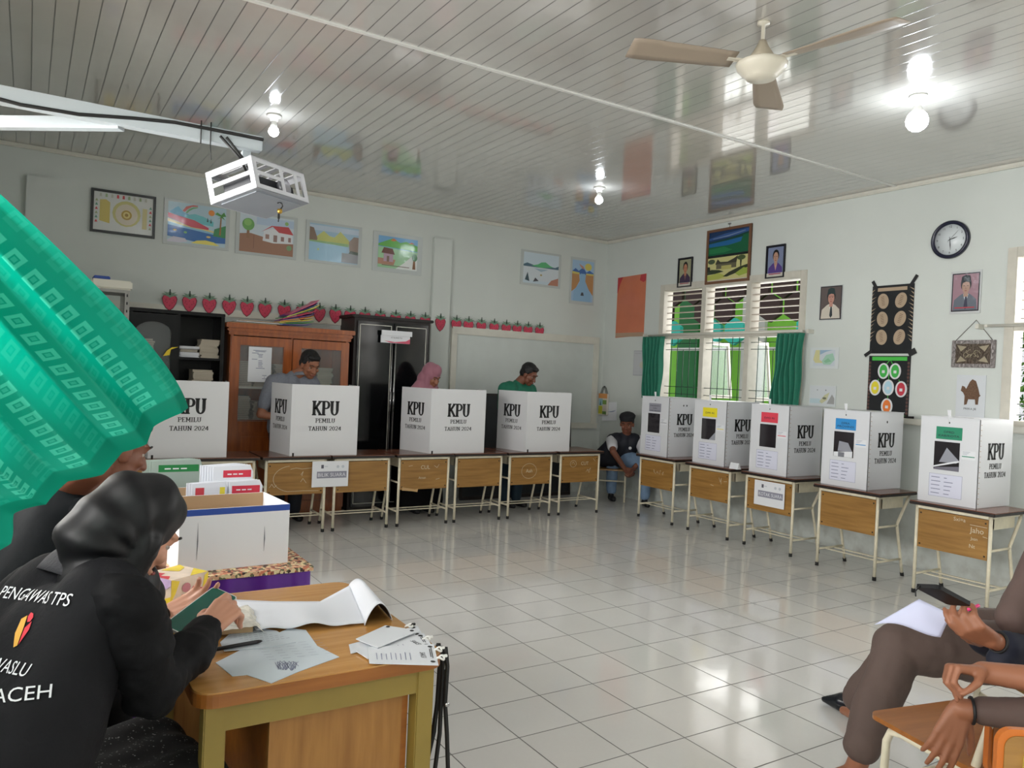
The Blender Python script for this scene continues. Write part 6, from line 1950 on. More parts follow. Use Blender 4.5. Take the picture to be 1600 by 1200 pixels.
def torso_parts(shL, shR, hL, hR, rs=.085, rh=.105, belly=.12, depth=None):
    shL, shR, hL, hR = map(Vector, (shL, shR, hL, hR))
    sm, hm = (shL+shR)/2, (hL+hR)/2
    P = [('c', shL, rs*.72, shR, rs*.72), ('c', shL.lerp(shR, .2), rs, hL, rh), ('c', shR.lerp(shL, .2), rs, hR, rh), ('c', sm.lerp(hm, .12), rs*1.12, hm, belly), ('c', hL, rh, hR, rh)]
    return P

def shoe(name, ankle, toe, m, parent, r=.034, low=True):
    a, t_ = Vector(ankle), Vector(toe)
    d = (t_-a); d.z = 0
    d.normalize()
    sdv = Vector((-d.y, d.x, 0))
    heel = Vector((a.x, a.y, 0))-d*.045
    L = (Vector((t_.x, t_.y, 0))-heel).length
    parts = [('e', heel+d*.035+Vector((0, 0, .034)), (.036, .036, .032), None), ('c', heel+d*.04+Vector((0, 0, .030)), .033, heel+d*(L-.05)+Vector((0, 0, .028)), .036), ('c', heel+d*(L-.06)+Vector((0, 0, .026)), .036, heel+d*(L-.028)+Vector((0, 0, .022)), .024)]
    if not low:
        parts.append(('c', heel+d*.045+Vector((0, 0, .03)), .036, heel+d*.05+Vector((0, 0, .085)), .034))
    return blob(name, parts, .008, m, parent, 3, cut=(Vector((0, 0, .004)), Vector((0, 0, -1))))

M_jacket = mat('jacket_black', (11, 11, 14), .75, spec=.2, var=.1, vscale=20, bump=.1, bscale=60)
M_vest = mat('vest_black', (17, 17, 21), .8, spec=.25, var=.1, vscale=26, bump=.15, bscale=90)
M_hijabk = mat('headscarf_black', (9, 9, 13), .5, spec=.35)
M_collar = mat('vest_collar', (40, 40, 45), .75, bump=.3, bscale=160)

# ---- woman in the foreground, seen from behind at her right shoulder
fd = Vector((.87, .5, 0)).normalized()          # she faces this way
lf = Vector((-fd.y, fd.x, 0))                    # her left
neck = Vector((.105, 1.735, 1.00))
shR = VP(203, 948, 1.46)
shL = shR+lf*.30+Vector((0, 0, -.03))
elR = VP(238, 1078, 1.50)
wrR = VP(322, 985, 1.74)
elL = Vector((.16, 2.00, .80))
wrL = VP(248, 968, 1.93)
headc = VP(207, 829, 1.62)
hM = basis((.80, .30, -.62), roll=.05)
hipR = Vector((-.09, 1.46, .52)); hipL = hipR+lf*.20
knR = Vector((.32, 1.74, .50)); knL = Vector((.26, 1.93, .50))
anR = Vector((.30, 1.73, .10)); anL = Vector((.24, 1.93, .10))
skin = head_parts(headc, hM, .95)
skin += [('c', headc+hM @ Vector((0, -.03, -.06)), .052, (shL+shR)/2+Vector((.02, .01, .03)), .056)]
skin += torso_parts(shL, shR, hipL, hipR, .06, .075, .08)
ph0, ph1 = VP(277, 992, 1.80), VP(350, 935, 1.93)  # phone bottom and top centre
pax = (ph1-ph0).normalized()
fR = (VP(352, 958, 1.80)-wrR).normalized()
rh = hand(wrR, fR+Vector((0, 0, .12)), Vector((-.1, .3, -1)), VP(300, 960, 1.8)-wrR, curl=((.35, .6, .5), (.7, .8, .6), (.9, .9, .6), (1.0, .9, .6)), k=.92, thumb=(.5, .4), tc=.5)
lh = hand(wrL, VP(312, 950, 1.96)-wrL+Vector((0, 0, .02)), Vector((.3, -.5, .8)), Vector((.1, -.6, .6)), curl=((.2, .3, .2), (.25, .35, .25), (.3, .4, .3), (.35, .45, .3)), k=.92, thumb=(.4, .3), tc=.3)
skin += [('c', shR, .042, elR, .038), ('c', elR, .036, wrR, .024), ('c', shL, .042, elL, .038), ('c', elL, .036, wrL, .024)]+rh+lh
skin += [('c', hipR, .07, knR, .05), ('c', hipL, .07, knL, .05), ('c', knR, .045, anR, .032), ('c', knL, .045, anL, .032)]
W1 = blob('person', skin, .0042, M_skinl, None, 3)
tag(W1, 'person in black headscarf and black lettered vest bent over a phone at the wooden table', 'person')
head_details(W1, headc, hM, .95, hair=False)
# vest over jacket
hm = (hipL+hipR)/2
sm = (shL+shR)/2
vest = torso_parts(shL, shR+lf*.03, hipL, hipR, .086, .135, .150)
vest += [('c', shR.lerp(shL, .28)-fd*.012+Vector((0, 0, -.035)), .088, hm-fd*.02, .14), ('c', sm-fd*.03+Vector((0, 0, -.05)), .085, hm-fd*.02, .14)]
V1 = blob('vest', vest, .011, M_vest, W1, 12, fold=.014, fscale=(7, 7, 5), seed=3)
sl = [('c', shR-fd*.005+Vector((0, 0, -.014)), .064, elR, .055), ('c', shR+lf*.05, .066, shR, .064), ('c', elR, .056, elR.lerp(wrR, .55), .048), ('c', elR.lerp(wrR, .55), .048, wrR-(wrR-elR).normalized()*.02, .042)]
blob('sleeve', sl, .009, M_jacket, W1, 6, fold=.015, fscale=(12, 12, 20), seed=9)
sl = [('c', shL, .068, elL, .056), ('c', elL, .056, wrL-(wrL-elL).normalized()*.012, .042)]
blob('sleeve', sl, .009, M_jacket, W1, 8, fold=.008, fscale=(9, 9, 14), seed=5)
# armhole piping
def ring_pts(c, ax, r1, r2, u0, n=32):
    ax = ax.normalized(); u = (u0-ax*u0.dot(ax)).normalized(); v = ax.cross(u)
    return [c+u*r1*math.cos(2*PI*k/n)+v*r2*math.sin(2*PI*k/n) for k in range(n)]
dgv = BVHTree.FromObject(V1, bpy.context.evaluated_depsgraph_get())
def snap(p, off=.002):
    h_ = dgv.find_nearest(p)
    if h_[0] is None:
        return p
    return h_[0]+h_[1]*off
# black skirt with pale speckles
def speckle():
    k = NT('speckled_skirt')
    tc2 = k.n('ShaderNodeTexCoord')
    v2 = k.n('ShaderNodeTexVoronoi'); v2.inputs['Scale'].default_value = 150
    k.l(tc2.outputs['Object'], v2.inputs['Vector'])
    n2 = k.noise(tc2.outputs['Object'], 60, 3)
    f_ = k.math('MULTIPLY', k.rng(v2.outputs['Distance'], .18, .30, 1, 0), k.rng(n2, .5, .6, 0, 1))
    k.l(k.mix(f_, rgb(18, 18, 20), rgb(150, 150, 148)), k.b.inputs['Base Color'])
    k.b.inputs['Roughness'].default_value = .8
    return k.m
M_speck = speckle()
sk = [('c', hipR, .135, knR, .095), ('c', hipL, .135, knL, .095), ('c', knR, .095, knR+Vector((.0, 0, -.40)), .10), ('c', knL, .095, knL+Vector((0, 0, -.40)), .10), ('c', (hipR+hipL)/2, .13, (knR+knL)/2, .09), ('c', (knR+knL)/2, .09, (knR+knL)/2+Vector((0, 0, -.40)), .10)]
blob('skirt', sk, .013, M_speck, W1, 8, fold=.010, fscale=(7, 7, 5))
shoe('shoe', anR, anR+Vector((.14, .08, 0)), M_black, W1)
shoe('shoe', anL, anL+Vector((.14, .08, 0)), M_black, W1)
# head scarf: crown, back drape gathered at the nape, front drape on the chest
T = lambda x, y, z: headc+hM @ Vector((x, y, z))
nape = VP(162, 868, 1.62)
hj = [('e', T(0, -.020, .030), (.080, .097, .086), hM), ('e', T(0, -.045, -.026), (.076, .072, .080), hM), ('c', T(0, .028, .062), .054, T(0, -.03, .052), .066), ('c', T(0, -.012, .045), .082, T(0, -.055, -.045), .078), ('c', T(0, -.05, -.02), .076, nape, .066),
      ('c', T(-.058, .010, -.01), .032, T(-.042, .02, -.085), .040), ('c', T(.058, .010, -.01), .032, T(.042, .02, -.085), .040),
      ('c', T(0, -.055, -.03), .072, nape, .056), ('c', T(0, -.01, -.10), .056, VP(200, 915, 1.66), .066),
      ('c', T(0, .03, -.12), .038, VP(222, 930, 1.72), .050), ('c', nape, .058, sm+Vector((.03, 0, .03)), .075)]
HJ = blob('headscarf', hj, .006, M_hijabk, W1, 16)
# folds that swing from the brow round to the nape
for v in HJ.data.vertices:
    q = hM.inverted() @ (v.co-headc)
    ang = math.atan2(q.z+.05, -q.y+.02)
    rad = math.hypot(q.z+.05, q.y)
    w_ = min(1, max(0, (.06-q.y)/.08))
    v.co += (v.co-(headc+hM @ Vector((0, -.02, -.02)))).normalized()*(.0036*math.sin(ang*11+rad*26+abs(q.x)*14)*w_*min(1, rad/.05))
HJ.data.update()
# collar
cp = ring_pts(sm.lerp(neck, .55)+Vector((-.01, -.01, .0)), Vector((.35, .2, 1)), .095, .098, -fd, 40)
b = MB()
def fcol(u, v):
    a = 2*PI*(u*.62-.31)
    c = nape+Vector((-.005, -.01, -.045))
    ax = Vector((.55, .30, 1)).normalized()
    d0 = (-fd-ax*(-fd).dot(ax)).normalized(); d1 = ax.cross(d0)
    r = .084+.034*v
    return c+(d0*math.cos(a)+d1*math.sin(a))*r+ax*(.040-.055*v*v-.012*v)
b.grid(fcol, 40, 8, M_collar); b.obj('collar', W1, fix=False, solid=.004)
# lettering and emblem on the back of the vest
def cast_mesh(b, name, parent, origin, U, Vv, N, tree, off=.0022, cuts=2):
    bm = b.bm
    bmesh.ops.triangulate(bm, faces=bm.faces)
    for _ in range(cuts):
        es = [e for e in bm.edges if e.calc_length() > .006]
        if es:
            bmesh.ops.subdivide_edges(bm, edges=es, cuts=1)
            bmesh.ops.triangulate(bm, faces=bm.faces)
    for v in bm.verts:
        p = origin+U*v.co.x+Vv*v.co.z
        h_ = tree.ray_cast(p+N*.35, -N, .8)
        v.co = (h_[0]+N*off+h_[1]*.001) if h_[0] is not None else p
    return b.obj(name, parent, fix=False)
dgv = BVHTree.FromObject(V1, bpy.context.evaluated_depsgraph_get())
M_thread = mat('embroidery_white', (222, 224, 228), .6)
M_ey = mat('emblem_yellow', (214, 160, 56), .6)
M_er = mat('emblem_red', (206, 44, 60), .6)
back_n = (-fd*.80-lf*.62+Vector((0, 0, .10))).normalized()
bu = Vector((0, 0, 1)).cross(back_n).normalized()
bv = back_n.cross(bu)
def on_back_vest(px, py, d):
    return VP(px, py, d)
def vest_hit(px, py):
    h_ = dgv.ray_cast(CAM, ray(px, py).normalized(), 5)
    return h_[0] if h_[0] is not None else VP(px, py, 1.42)
def backtext(txt, px, py, h_, wd, rot=0, nm_='lettering'):
    b = MB()
    vs, fs, w0 = sans_data(txt)
    kk = h_/.7
    sx = wd/(w0*kk)
    c, s = math.cos(rot), math.sin(rot)
    b.faces([Vector(((v.x*kk*sx-wd/2)*c-(v.y*kk)*s, 0, (v.x*kk*sx-wd/2)*s+(v.y*kk)*c)) for v in vs], fs, M_thread)
    ns_ = Vector()
    for dx in (-45, -25, -5):
        h_ = dgv.ray_cast(CAM, ray(px+dx, py).normalized(), 5)
        if h_[0] is not None:
            ns_ += h_[1]
    n1 = (ns_.normalized()*.75-ray(px-25, py).normalized()*.25) if ns_.length > .1 else back_n
    n1.z *= .5
    n1.normalize()
    u1 = Vector((0, 0, 1)).cross(n1).normalized()
    return cast_mesh(b, nm_, W1, vest_hit(px, py), u1, n1.cross(u1), n1, dgv)
backtext('PENGAWAS TPS', 107, 948, .023, .20, rot=-.03)
backtext('BAWASLU', 40, 1058, .022, .13, rot=-.03)
backtext('PROVINSI ACEH', 80, 1090, .022, .25, rot=-.0)
b = MB()
q_ = .62
b.poly([(x*q_, 0, z*q_) for x, z in [(-.020, .028), (-.004, .038), (-.002, .010), (-.001, -.034), (-.012, -.040), (-.022, -.006)]], M_ey)
b.poly([(x*q_, 0, z*q_) for x, z in [(.002, .008), (.018, .026), (.020, .006), (.002, -.032)]], M_er)
b.poly([(x*q_, 0, z*q_) for x, z in [(-.001, .036), (.004, .046), (.013, .044), (.018, .036), (.012, .024), (.003, .022)]], M_er)
cast_mesh(b, 'emblem', W1, vest_hit(37, 986), bu, bv, back_n, dgv)
# stool under her
st = thing('wooden_stool', 'small wooden stool under the person in the black vest', 'stool', (-.13, 1.55, 0))
b = MB(); b.bb(-.17, .17, -.17, .17, .345, .375, M_tabedge, bev=.006); b.obj('seat', st)
for x in (-.14, .11):
    for y in (-.14, .11):
        b = MB(); b.bb(x, x+.03, y, y+.03, 0, .345, M_legpaint); b.obj('leg', st)
# the phone
phn = thing('smartphone', 'smartphone with a blank dark green screen held over the table', 'smartphone')
pc_ = (ph0+ph1)/2
px_ = (VP(362, 938, 1.95)-VP(335, 928, 1.95)).normalized()
pz = px_.cross(pax).normalized()
if pz.dot(CAM-pc_) < 0:
    pz = -pz
px_ = pax.cross(pz).normalized()
pz = (pz+Vector((0, 0, .9))).normalized()
px_ = pax.cross(pz).normalized(); pz = px_.cross(pax).normalized()
Mp = Matrix((px_, pax, pz)).transposed().to_4x4(); Mp.translation = pc_+Vector((0, 0, .01))
phn.matrix_world = Mp
b = MB(); b.prism([(x, y, -.004) for x, y in rrect(-.039, .039, -.082, .082, .010, 5)], (0, 0, .008), mat('phone_case', (206, 208, 206), .25)); b.obj('case', phn)
b = MB(); b.prism([(x, y, .004) for x, y in rrect(-.0365, .0365, -.0795, .0795, .008, 5)], (0, 0, .0005), mat('phone_screen', (16, 84, 72), .08, spec=.7)); b.obj('screen', phn)

# ---- man in a dark jacket beyond her, mostly behind the curtain
h2 = VP(178, 700, 2.30)
hM2 = basis((.93, .30, -.38))
s2R = VP(118, 815, 2.25); s2L = s2R+Vector((-.17, .30, 0))
hp2R = Vector((-.10, 2.16, .56)); hp2L = Vector((-.20, 2.38, .56))
e2R = VP(105, 935, 2.2); w2R = Vector((.26, 2.62, .78)); e2L = Vector((-.02, 2.55, .80)); w2L = Vector((.20, 2.72, .78))
k2R = Vector((.22, 2.44, .52)); k2L = Vector((.12, 2.58, .52))
a2R, a2L = Vector((.22, 2.44, .1)), Vector((.12, 2.58, .1))
sk = head_parts(h2, hM2)+[('c', h2+hM2 @ Vector((0, -.03, -.07)), .055, (s2R+s2L)/2+Vector((0, 0, .03)), .06)]+torso_parts(s2L, s2R, hp2L, hp2R, .06, .075, .08)
sk += [('c', s2R, .045, e2R, .038), ('c', e2R, .038, w2R, .026), ('c', s2L, .045, e2L, .038), ('c', e2L, .038, w2L, .026), ('c', hp2R, .07, k2R, .05), ('c', hp2L, .07, k2L, .05), ('c', k2R, .045, a2R, .035), ('c', k2L, .045, a2L, .035)]
sk += hand(w2R, (.9, .4, .0), (0, 0, -1), (-.3, .8, .2), k=.98)+hand(w2L, (.9, .3, .0), (0, 0, -1), (.3, -.8, .2), k=.98)
W2 = blob('person', sk, .006, M_skind, None, 3)
tag(W2, 'person in a dark jacket behind the headscarf wearer, face half hidden by the curtain', 'person')
head_details(W2, h2, hM2)
j2 = torso_parts(s2L, s2R, hp2L, hp2R, .105, .135, .15)+[('c', (s2L+s2R)/2-Vector((.05, .02, .02)), .10, (hp2L+hp2R)/2, .15)]
blob('jacket', j2, .013, mat('jacket_dark_teal', (13, 18, 22), .8, spec=.2, bump=.1, bscale=60), W2, 10, fold=.012, fscale=(5, 5, 3), seed=1)
MJ2 = MATS['jacket_dark_teal']
for (a, e, w_) in ((s2R, e2R, w2R), (s2L, e2L, w2L)):
    blob('sleeve', [('c', a, .075, e, .062), ('c', e, .062, e.lerp(w_, .9), .045)], .012, MJ2, W2, 6, fold=.008, fscale=(9, 9, 9))
blob('trousers', [('c', hp2R, .125, k2R, .085), ('c', hp2L, .125, k2L, .085), ('c', k2R, .08, a2R, .06), ('c', k2L, .08, a2L, .06), ('c', hp2R, .12, hp2L, .12)], .014, M_jacket, W2, 6)
shoe('shoe', a2R, a2R+Vector((.18, .06, 0)), M_black, W2); shoe('shoe', a2L, a2L+Vector((.18, .06, 0)), M_black, W2)
st2 = dup(st, (-.17, 2.26, 0), .3, 'small wooden stool under the person in the dark jacket behind the curtain')

# ---- voters behind the booths
def stander(label, head, hM_, shc, facing, ht_sh, shirt_m, skin_m, hair=True, sleeve='short', tr_m=None, arm_fwd=.26, out=.0, elbow_w=.27, long_=False, hipz=.90, shoulder=.18, rise=0, elz=None, wrist=None, footx=.09, k=1.0):
    f = Vector(facing).normalized(); l = Vector((-f.y, f.x, 0))
    shc = Vector(shc)
    sL, sR = shc+l*shoulder, shc-l*shoulder
    hc = Vector((shc.x, shc.y, hipz))-f*.03
    hL, hR = hc+l*.09, hc-l*.09
    eL = shc+l*elbow_w+f*.06; eR = shc-l*elbow_w+f*.06
    eL.z = eR.z = elz or (shc.z-.29)
    wL = shc+l*.13+f*arm_fwd; wR = shc-l*.13+f*arm_fwd
    wL.z = wR.z = (elz or (shc.z-.29))-.03
    kL, kR = hL-l*.01, hR+l*.01
    kL = Vector((kL.x, kL.y, .48)); kR = Vector((kR.x, kR.y, .48))
    aL, aR = Vector((kL.x, kL.y, .09))-f*.01, Vector((kR.x, kR.y, .09))-f*.01
    sk = head_parts(head, hM_, k)+[('c', Vector(head)+hM_ @ Vector((0, -.03, -.06)), .052, shc+Vector((0, 0, .05)), .058)]
    sk += torso_parts(sL, sR, hL, hR, .06, .08, .09)
    for a, e, w_, s_ in ((sL, eL, wL, 1), (sR, eR, wR, -1)):
        sk += [('c', a, .047, e, .038), ('c', e, .038, w_, .027)]
        sk += hand(w_, f*.8+Vector((0, 0, -.3))-l*s_*.4, Vector((0, 0, -1)), -l*s_, curl=((.5, .6, .4),)*4, k=.98)
    sk += [('c', hL, .08, kL, .055), ('c', hR, .08, kR, .055), ('c', kL, .05, aL, .035), ('c', kR, .05, aR, .035)]
    o = blob('person', sk, .006, skin_m, None, 3)
    tag(o, label, 'person')
    head_details(o, head, hM_, k, hair=hair)
    top_ = torso_parts(sL, sR, hL+Vector((0, 0, -.04)), hR+Vector((0, 0, -.04)), .088, .118, .125)
    top_ += [('c', shc, .09, shc+Vector((0, 0, .045)), .065)]
    en = .72 if sleeve == 'short' else 1
    for a, e, w_ in ((sL, eL, wL), (sR, eR, wR)):
        top_ += [('c', a, .072, a.lerp(e, en), .062)]
        if sleeve == 'long':
            top_ += [('c', e, .058, e.lerp(w_, .92), .045)]
    blob('shirt', top_, .011, shirt_m, o, 8, fold=.006, fscale=(8, 8, 6))
    if long_:
        parts = [('c', hL, .13, Vector((hL.x, hL.y, .12)), .17), ('c', hR, .13, Vector((hR.x, hR.y, .12)), .17)]
        blob('skirt', parts, .014, tr_m, o, 8, fold=.015, fscale=(12, 12, 2), cut=(Vector((0, 0, .06)), Vector((0, 0, -1))))
    else:
        parts = [('c', hL, .115, kL, .085), ('c', hR, .115, kR, .085), ('c', kL, .08, aL, .058), ('c', kR, .08, aR, .058), ('c', hL, .11, hR, .11)]
        blob('trousers', parts, .012, tr_m, o, 8, fold=.006, fscale=(10, 10, 6), cut=(Vector((0, 0, .045)), Vector((0, 0, -1))))
    shoe('shoe', aL, aL+f*.19, M_black, o); shoe('shoe', aR, aR+f*.19, M_black, o)
    return o, (sL, sR, eL, eR, wL, wR, f, l)
M_polo = mat('polo_grey', (116, 120, 130), .75, var=.08, vscale=60)
M_darkjean = mat('dark_jean', (26, 30, 40), .75)
def down(x, y, z):
    return basis((x, y, z))
hd = AY(484, 570, 7.02)
o, J = stander('man in a grey polo shirt looking down behind the second booth from the left', hd, down(.20, -.85, -.42), (hd.x-.13, hd.y+.07, hd.z-.17), (.05, -1, 0), 0, M_polo, M_skin, tr_m=M_darkjean, elbow_w=.30, arm_fwd=.13, k=1.06)
b = MB()
def fpolo(u, v):
    a = 2*PI*u
    c = Vector((hd.x-.07, hd.y+.05, hd.z-.115))
    r = .062+.022*v
    return c+Vector((math.cos(a)*r, math.sin(a)*r*.95, .030-.03*v-.02*math.sin(a)))
b.grid(fpolo, 28, 4, M_polo); b.obj('collar', o, fix=False, solid=.003)
hd = AY(826, 585, 7.02)
M_tshirt = mat('tshirt_green', (20, 104, 80), .75, var=.08, vscale=30)
stander('man in a green T-shirt looking down behind the rightmost booth', hd, down(.38, -.75, -.48), (hd.x-.09, hd.y+.07, hd.z-.165), (.12, -1, 0), 0, M_tshirt, M_skind, tr_m=mat('jean_teal', (30, 52, 66), .75), elbow_w=.24, arm_fwd=.34)
hd = AY(674, 589, 7.02)
M_pink = mat('headscarf_pink', (158, 104, 118), .7, sheen=.2)
hMp = down(.30, -.85, -.40)
o, J = stander('woman in a dusty pink headscarf looking down behind the third booth', hd, hMp, (hd.x-.03, hd.y+.08, hd.z-.20), (.05, -1, 0), 0, mat('tunic_maroon', (84, 36, 66), .75), M_skin, hair=False, sleeve='long', tr_m=M_jacket, long_=True, hipz=.80, elbow_w=.22, arm_fwd=.34, shoulder=.15, k=.96)
T = lambda x, y, z: Vector(hd)+hMp @ Vector((x, y, z))
hj = [('e', T(0, -.022, .04), (.093, .104, .096), hMp), ('c', T(0, .025, .08), .066, T(0, -.04, .07), .072), ('c', T(-.062, .01, .0), .030, T(-.05, .03, -.09), .038), ('c', T(.062, .01, .0), .030, T(.05, .03, -.09), .038),
      ('c', T(0, -.05, -.02), .088, Vector((hd.x-.03, hd.y+.06, hd.z-.16)), .12), ('c', Vector((hd.x-.15, hd.y+.05, hd.z-.16)), .065, T(-.03, -.05, -.04), .085), ('c', Vector((hd.x+.12, hd.y+.10, hd.z-.24)), .07, T(.03, -.05, -.04), .08), ('c', T(0, .01, -.12), .045, Vector((hd.x-.02, hd.y-.02, hd.z-.26)), .09)]
blob('headscarf', hj, .007, M_pink, o, 7, fold=.007, fscale=(14, 14, 5))

# ---- young man sitting in the corner
hd = AY(980, 662, 6.88)
hM4 = down(-.72, -.62, -.30)
f4 = Vector((-.62, -.78, 0)).normalized(); l4 = Vector((-f4.y, f4.x, 0))
s4 = Vector((hd.x+.05, hd.y+.07, hd.z-.20)); sL, sR = s4+l4*.165, s4-l4*.165
hc = Vector((5.93, 7.13, .50)); hL, hR = hc+l4*.10, hc-l4*.10
fR_ = AZ(959, 783, 0); fL_ = AZ(1014, 792, 0)
# seen from the front his right knee is on the left of the picture
kR = Vector((fR_.x+.03, fR_.y+.10, .49)); kL = Vector((fL_.x-.0, fL_.y+.10, .49))
aR = Vector((fR_.x+.02, fR_.y+.08, .09)); aL = Vector((fL_.x+.0, fL_.y+.08, .09))
clasp = AY(986, 738, 6.72)
eR, eL = AY(958, 706, 6.85), AY(1008, 712, 6.70)
if kR.x > 6.1: kR.x = 6.1
wR = clasp+Vector((-.05, .05, .035)); wL = clasp+Vector((.06, .03, .035))
sk = head_parts(hd, hM4)+[('c', Vector(hd)+hM4 @ Vector((0, -.03, -.06)), .05, s4+Vector((0, 0, .04)), .056)]+torso_parts(sL, sR, hL, hR, .06, .08, .08)
sk += [('c', sR, .046, eR, .038), ('c', eR, .038, wR, .026), ('c', sL, .046, eL, .038), ('c', eL, .038, wL, .026)]
sk += hand(wR, (.5, -.35, -.6), (.6, .1, -.3), (.0, -.5, .5), curl=((.7, .8, .5),)*4, k=.98)+hand(wL, (-.5, -.35, -.6), (-.6, .1, -.3), (0, -.5, .5), curl=((.7, .8, .5),)*4, k=.98)
sk += [('c', hR, .08, kR, .055), ('c', hL, .08, kL, .055), ('c', kR, .05, aR, .035), ('c', kL, .05, aL, .035)]
W4 = blob('person', sk, .006, M_skind, None, 3)
tag(W4, 'young man in black cap, dark vest and light jeans sitting in the room corner', 'person')
head_details(W4, hd, hM4, hair=True)
T = lambda x, y, z: Vector(hd)+hM4 @ Vector((x, y, z))
blob('cap', [('e', T(0, -.012, .085), (.094, .108, .050), hM4), ('e', T(0, .055, .070), (.080, .062, .016), hM4), ('e', T(0, -.01, .062), (.086, .098, .030), hM4)], .006, mat('cap_black', (14, 15, 20), .8), W4, 4, fold=.004, fscale=(20, 20, 20))
M_v4 = mat('vest_navy', (22, 24, 36), .7)
blob('vest', torso_parts(sL, sR, hL, hR, .09, .12, .13)+[('c', s4, .085, s4+Vector((0, 0, .05)), .07)], .011, M_v4, W4, 8, fold=.007, fscale=(8, 8, 5))
M_tw = mat('tshirt_white', (206, 206, 210), .75)
for a, e in ((sR, eR), (sL, eL)):
    blob('shirt_sleeve', [('c', a, .068, a.lerp(e, .62), .062)], .010, M_tw, W4, 5, fold=.004, fscale=(10, 10, 10))
M_ljean = mat('jean_light', (120, 146, 176), .75, var=.12, vscale=14)
blob('jeans', [('c', hR, .11, kR, .082), ('c', hL, .11, kL, .082), ('c', kR, .078, aR+Vector((0, 0, .03)), .060), ('c', kL, .078, aL+Vector((0, 0, .03)), .060), ('c', hL, .11, hR, .11)], .011, M_ljean, W4, 6, fold=.008, fscale=(12, 12, 9))
for a in (aR, aL):
    shoe('shoe', a, a+Vector((-.06, -.14, 0)), mat('shoe_black', (16, 17, 20), .5), W4, low=False)
b = MB(); b.lathe([(0, .002), (.018, .002), (.018, 0), (0, 0)], M_white, 14, s4+f4*.112-l4*(-.05)+Vector((0, 0, -.08)), M=basis(f4) @ Matrix.Rotation(-PI/2, 3, 'X')); b.obj('badge_print', W4)

def school_chair(loc, rz, label, seat_z=.42, back=True, m_seat=None, bz=.14, px=.165):
    t = thing('school_chair', label, 'chair', loc, rz, 'wooden school chairs')
    ms = m_seat or M_plywood
    w_ = .19
    b = MB(); b.prism([(x, y, seat_z-.014) for x, y in rrect(-w_, w_, -.19, .19, .035)], (0, 0, .014), ms); b.obj('seat', t)
    for s in (-1, 1):
        b = MB(); b.tube([(s*.165, .15, 0), (s*.165, .135, seat_z-.07), (s*.165, .12, seat_z-.035), (s*.165, .08, seat_z-.026), (s*.165, -.15, seat_z-.026)], .012, M_cream); b.obj('leg', t)
        if back:
            b = MB(); b.tube([(s*.165, -.20, 0), (s*.165, -.16, seat_z-.05), (s*px, -.165, seat_z), (s*px, -.212, seat_z+bz+.17)], .012, M_cream); b.obj('leg', t)
        b = MB(); b.tube([(s*.165, .14, .17), (s*.165, -.18, .17)], .009, M_cream, n=8); b.obj('side_stretcher', t)
    b = MB(); b.tube([(-.165, .13, .24), (.165, .13, .24)], .009, M_cream, n=8); b.obj('front_stretcher', t)
    if back:
        b = MB(); b.prism([(x, -.196, z+seat_z+bz) for x, z in rrect(-.18, .18, 0, .19, .03)], (0, -.014, 0), M_orangeedge); b.prism([(x, -.1955, z+seat_z+bz) for x, z in rrect(-.168, .168, .012, .178, .024)], (0, .002, 0), ms); b.prism([(x, -.2105, z+seat_z+bz) for x, z in rrect(-.167, .167, .013, .177, .024)], (0, -.002, 0), ms)
        b.xform(Matrix.Translation((0, 0, 0))); b.obj('backrest', t)
    return t
M_orangeedge = mat('chair_orange_edge', (190, 104, 34), .4)
school_chair((5.92, 7.13, 0), math.atan2(-f4.x, f4.y), 'backless school chair under the young man in the corner', seat_z=.38, back=False)

# ---- right foreground: seated person in brown trousers holding a phone
M_brownt = mat('trousers_brown', (92, 76, 70), .8, var=.06, vscale=10, bump=.1, bscale=80)
M_navy = mat('sleeve_navy', (20, 24, 42), .75)
M_brownc = mat('cloth_brown', (96, 78, 73), .8, var=.06, vscale=10)
kneeA = AZ(1405, 1010, .485)
ankA = AZ(1346, 1178, .14)
kneeB = Vector((3.02, 1.73, .47)); footB = AZ(1308, 1106, 0)
hipA = Vector((3.22, 1.28, .50)); hipB = Vector((3.32, 1.46, .50))
sA = Vector((3.20, 1.18, .98)); 
fA = Vector((-.88, .47, 0)).normalized(); lA = Vector((-fA.y, fA.x, 0))
sAL, sAR = sA+lA*.17, sA-lA*.17
hdA = sA+fA*.08+Vector((0, 0, .23))
hMA = basis((-.75, .3, -.60))
handA = VP(1455, 950, 2.20)
wA = VP(1548, 1000, 2.28)
eA = VP(1690, 1045, 2.42)
w2A = VP(1530, 1000, 2.52); e2A = VP(1650, 1040, 2.75)
sk = head_parts(hdA, hMA)+[('c', hdA+hMA @ Vector((0, -.03, -.06)), .05, sA+Vector((0, 0, .04)), .056)]+torso_parts(sAL, sAR, hipB, hipA, .06, .08, .08)
sk += [('c', sAL, .045, eA, .040), ('c', eA, .038, wA, .026), ('c', sAR, .045, e2A, .038), ('c', e2A, .036, w2A, .025)]
sk += hand(wA, (handA-wA), Vector((0, .6, .8)), VP(1500, 900, 2.3)-VP(1500, 980, 2.1), curl=((.45, .8, .5), (.7, 1.0, .6), (.85, 1.1, .7), (.95, 1.1, .7)), k=1.02, thumb=(.7, .5), tc=.5, spread=.01)
sk += hand(w2A, VP(1450, 975, 2.45)-w2A, Vector((.2, -.3, .6)), Vector((0, .4, .7)), curl=((.9, 1.0, .6),)*4, k=.95)
toeB = AZ(1292, 1100, 0.02)
anB = AZ(1345, 1112, .10)
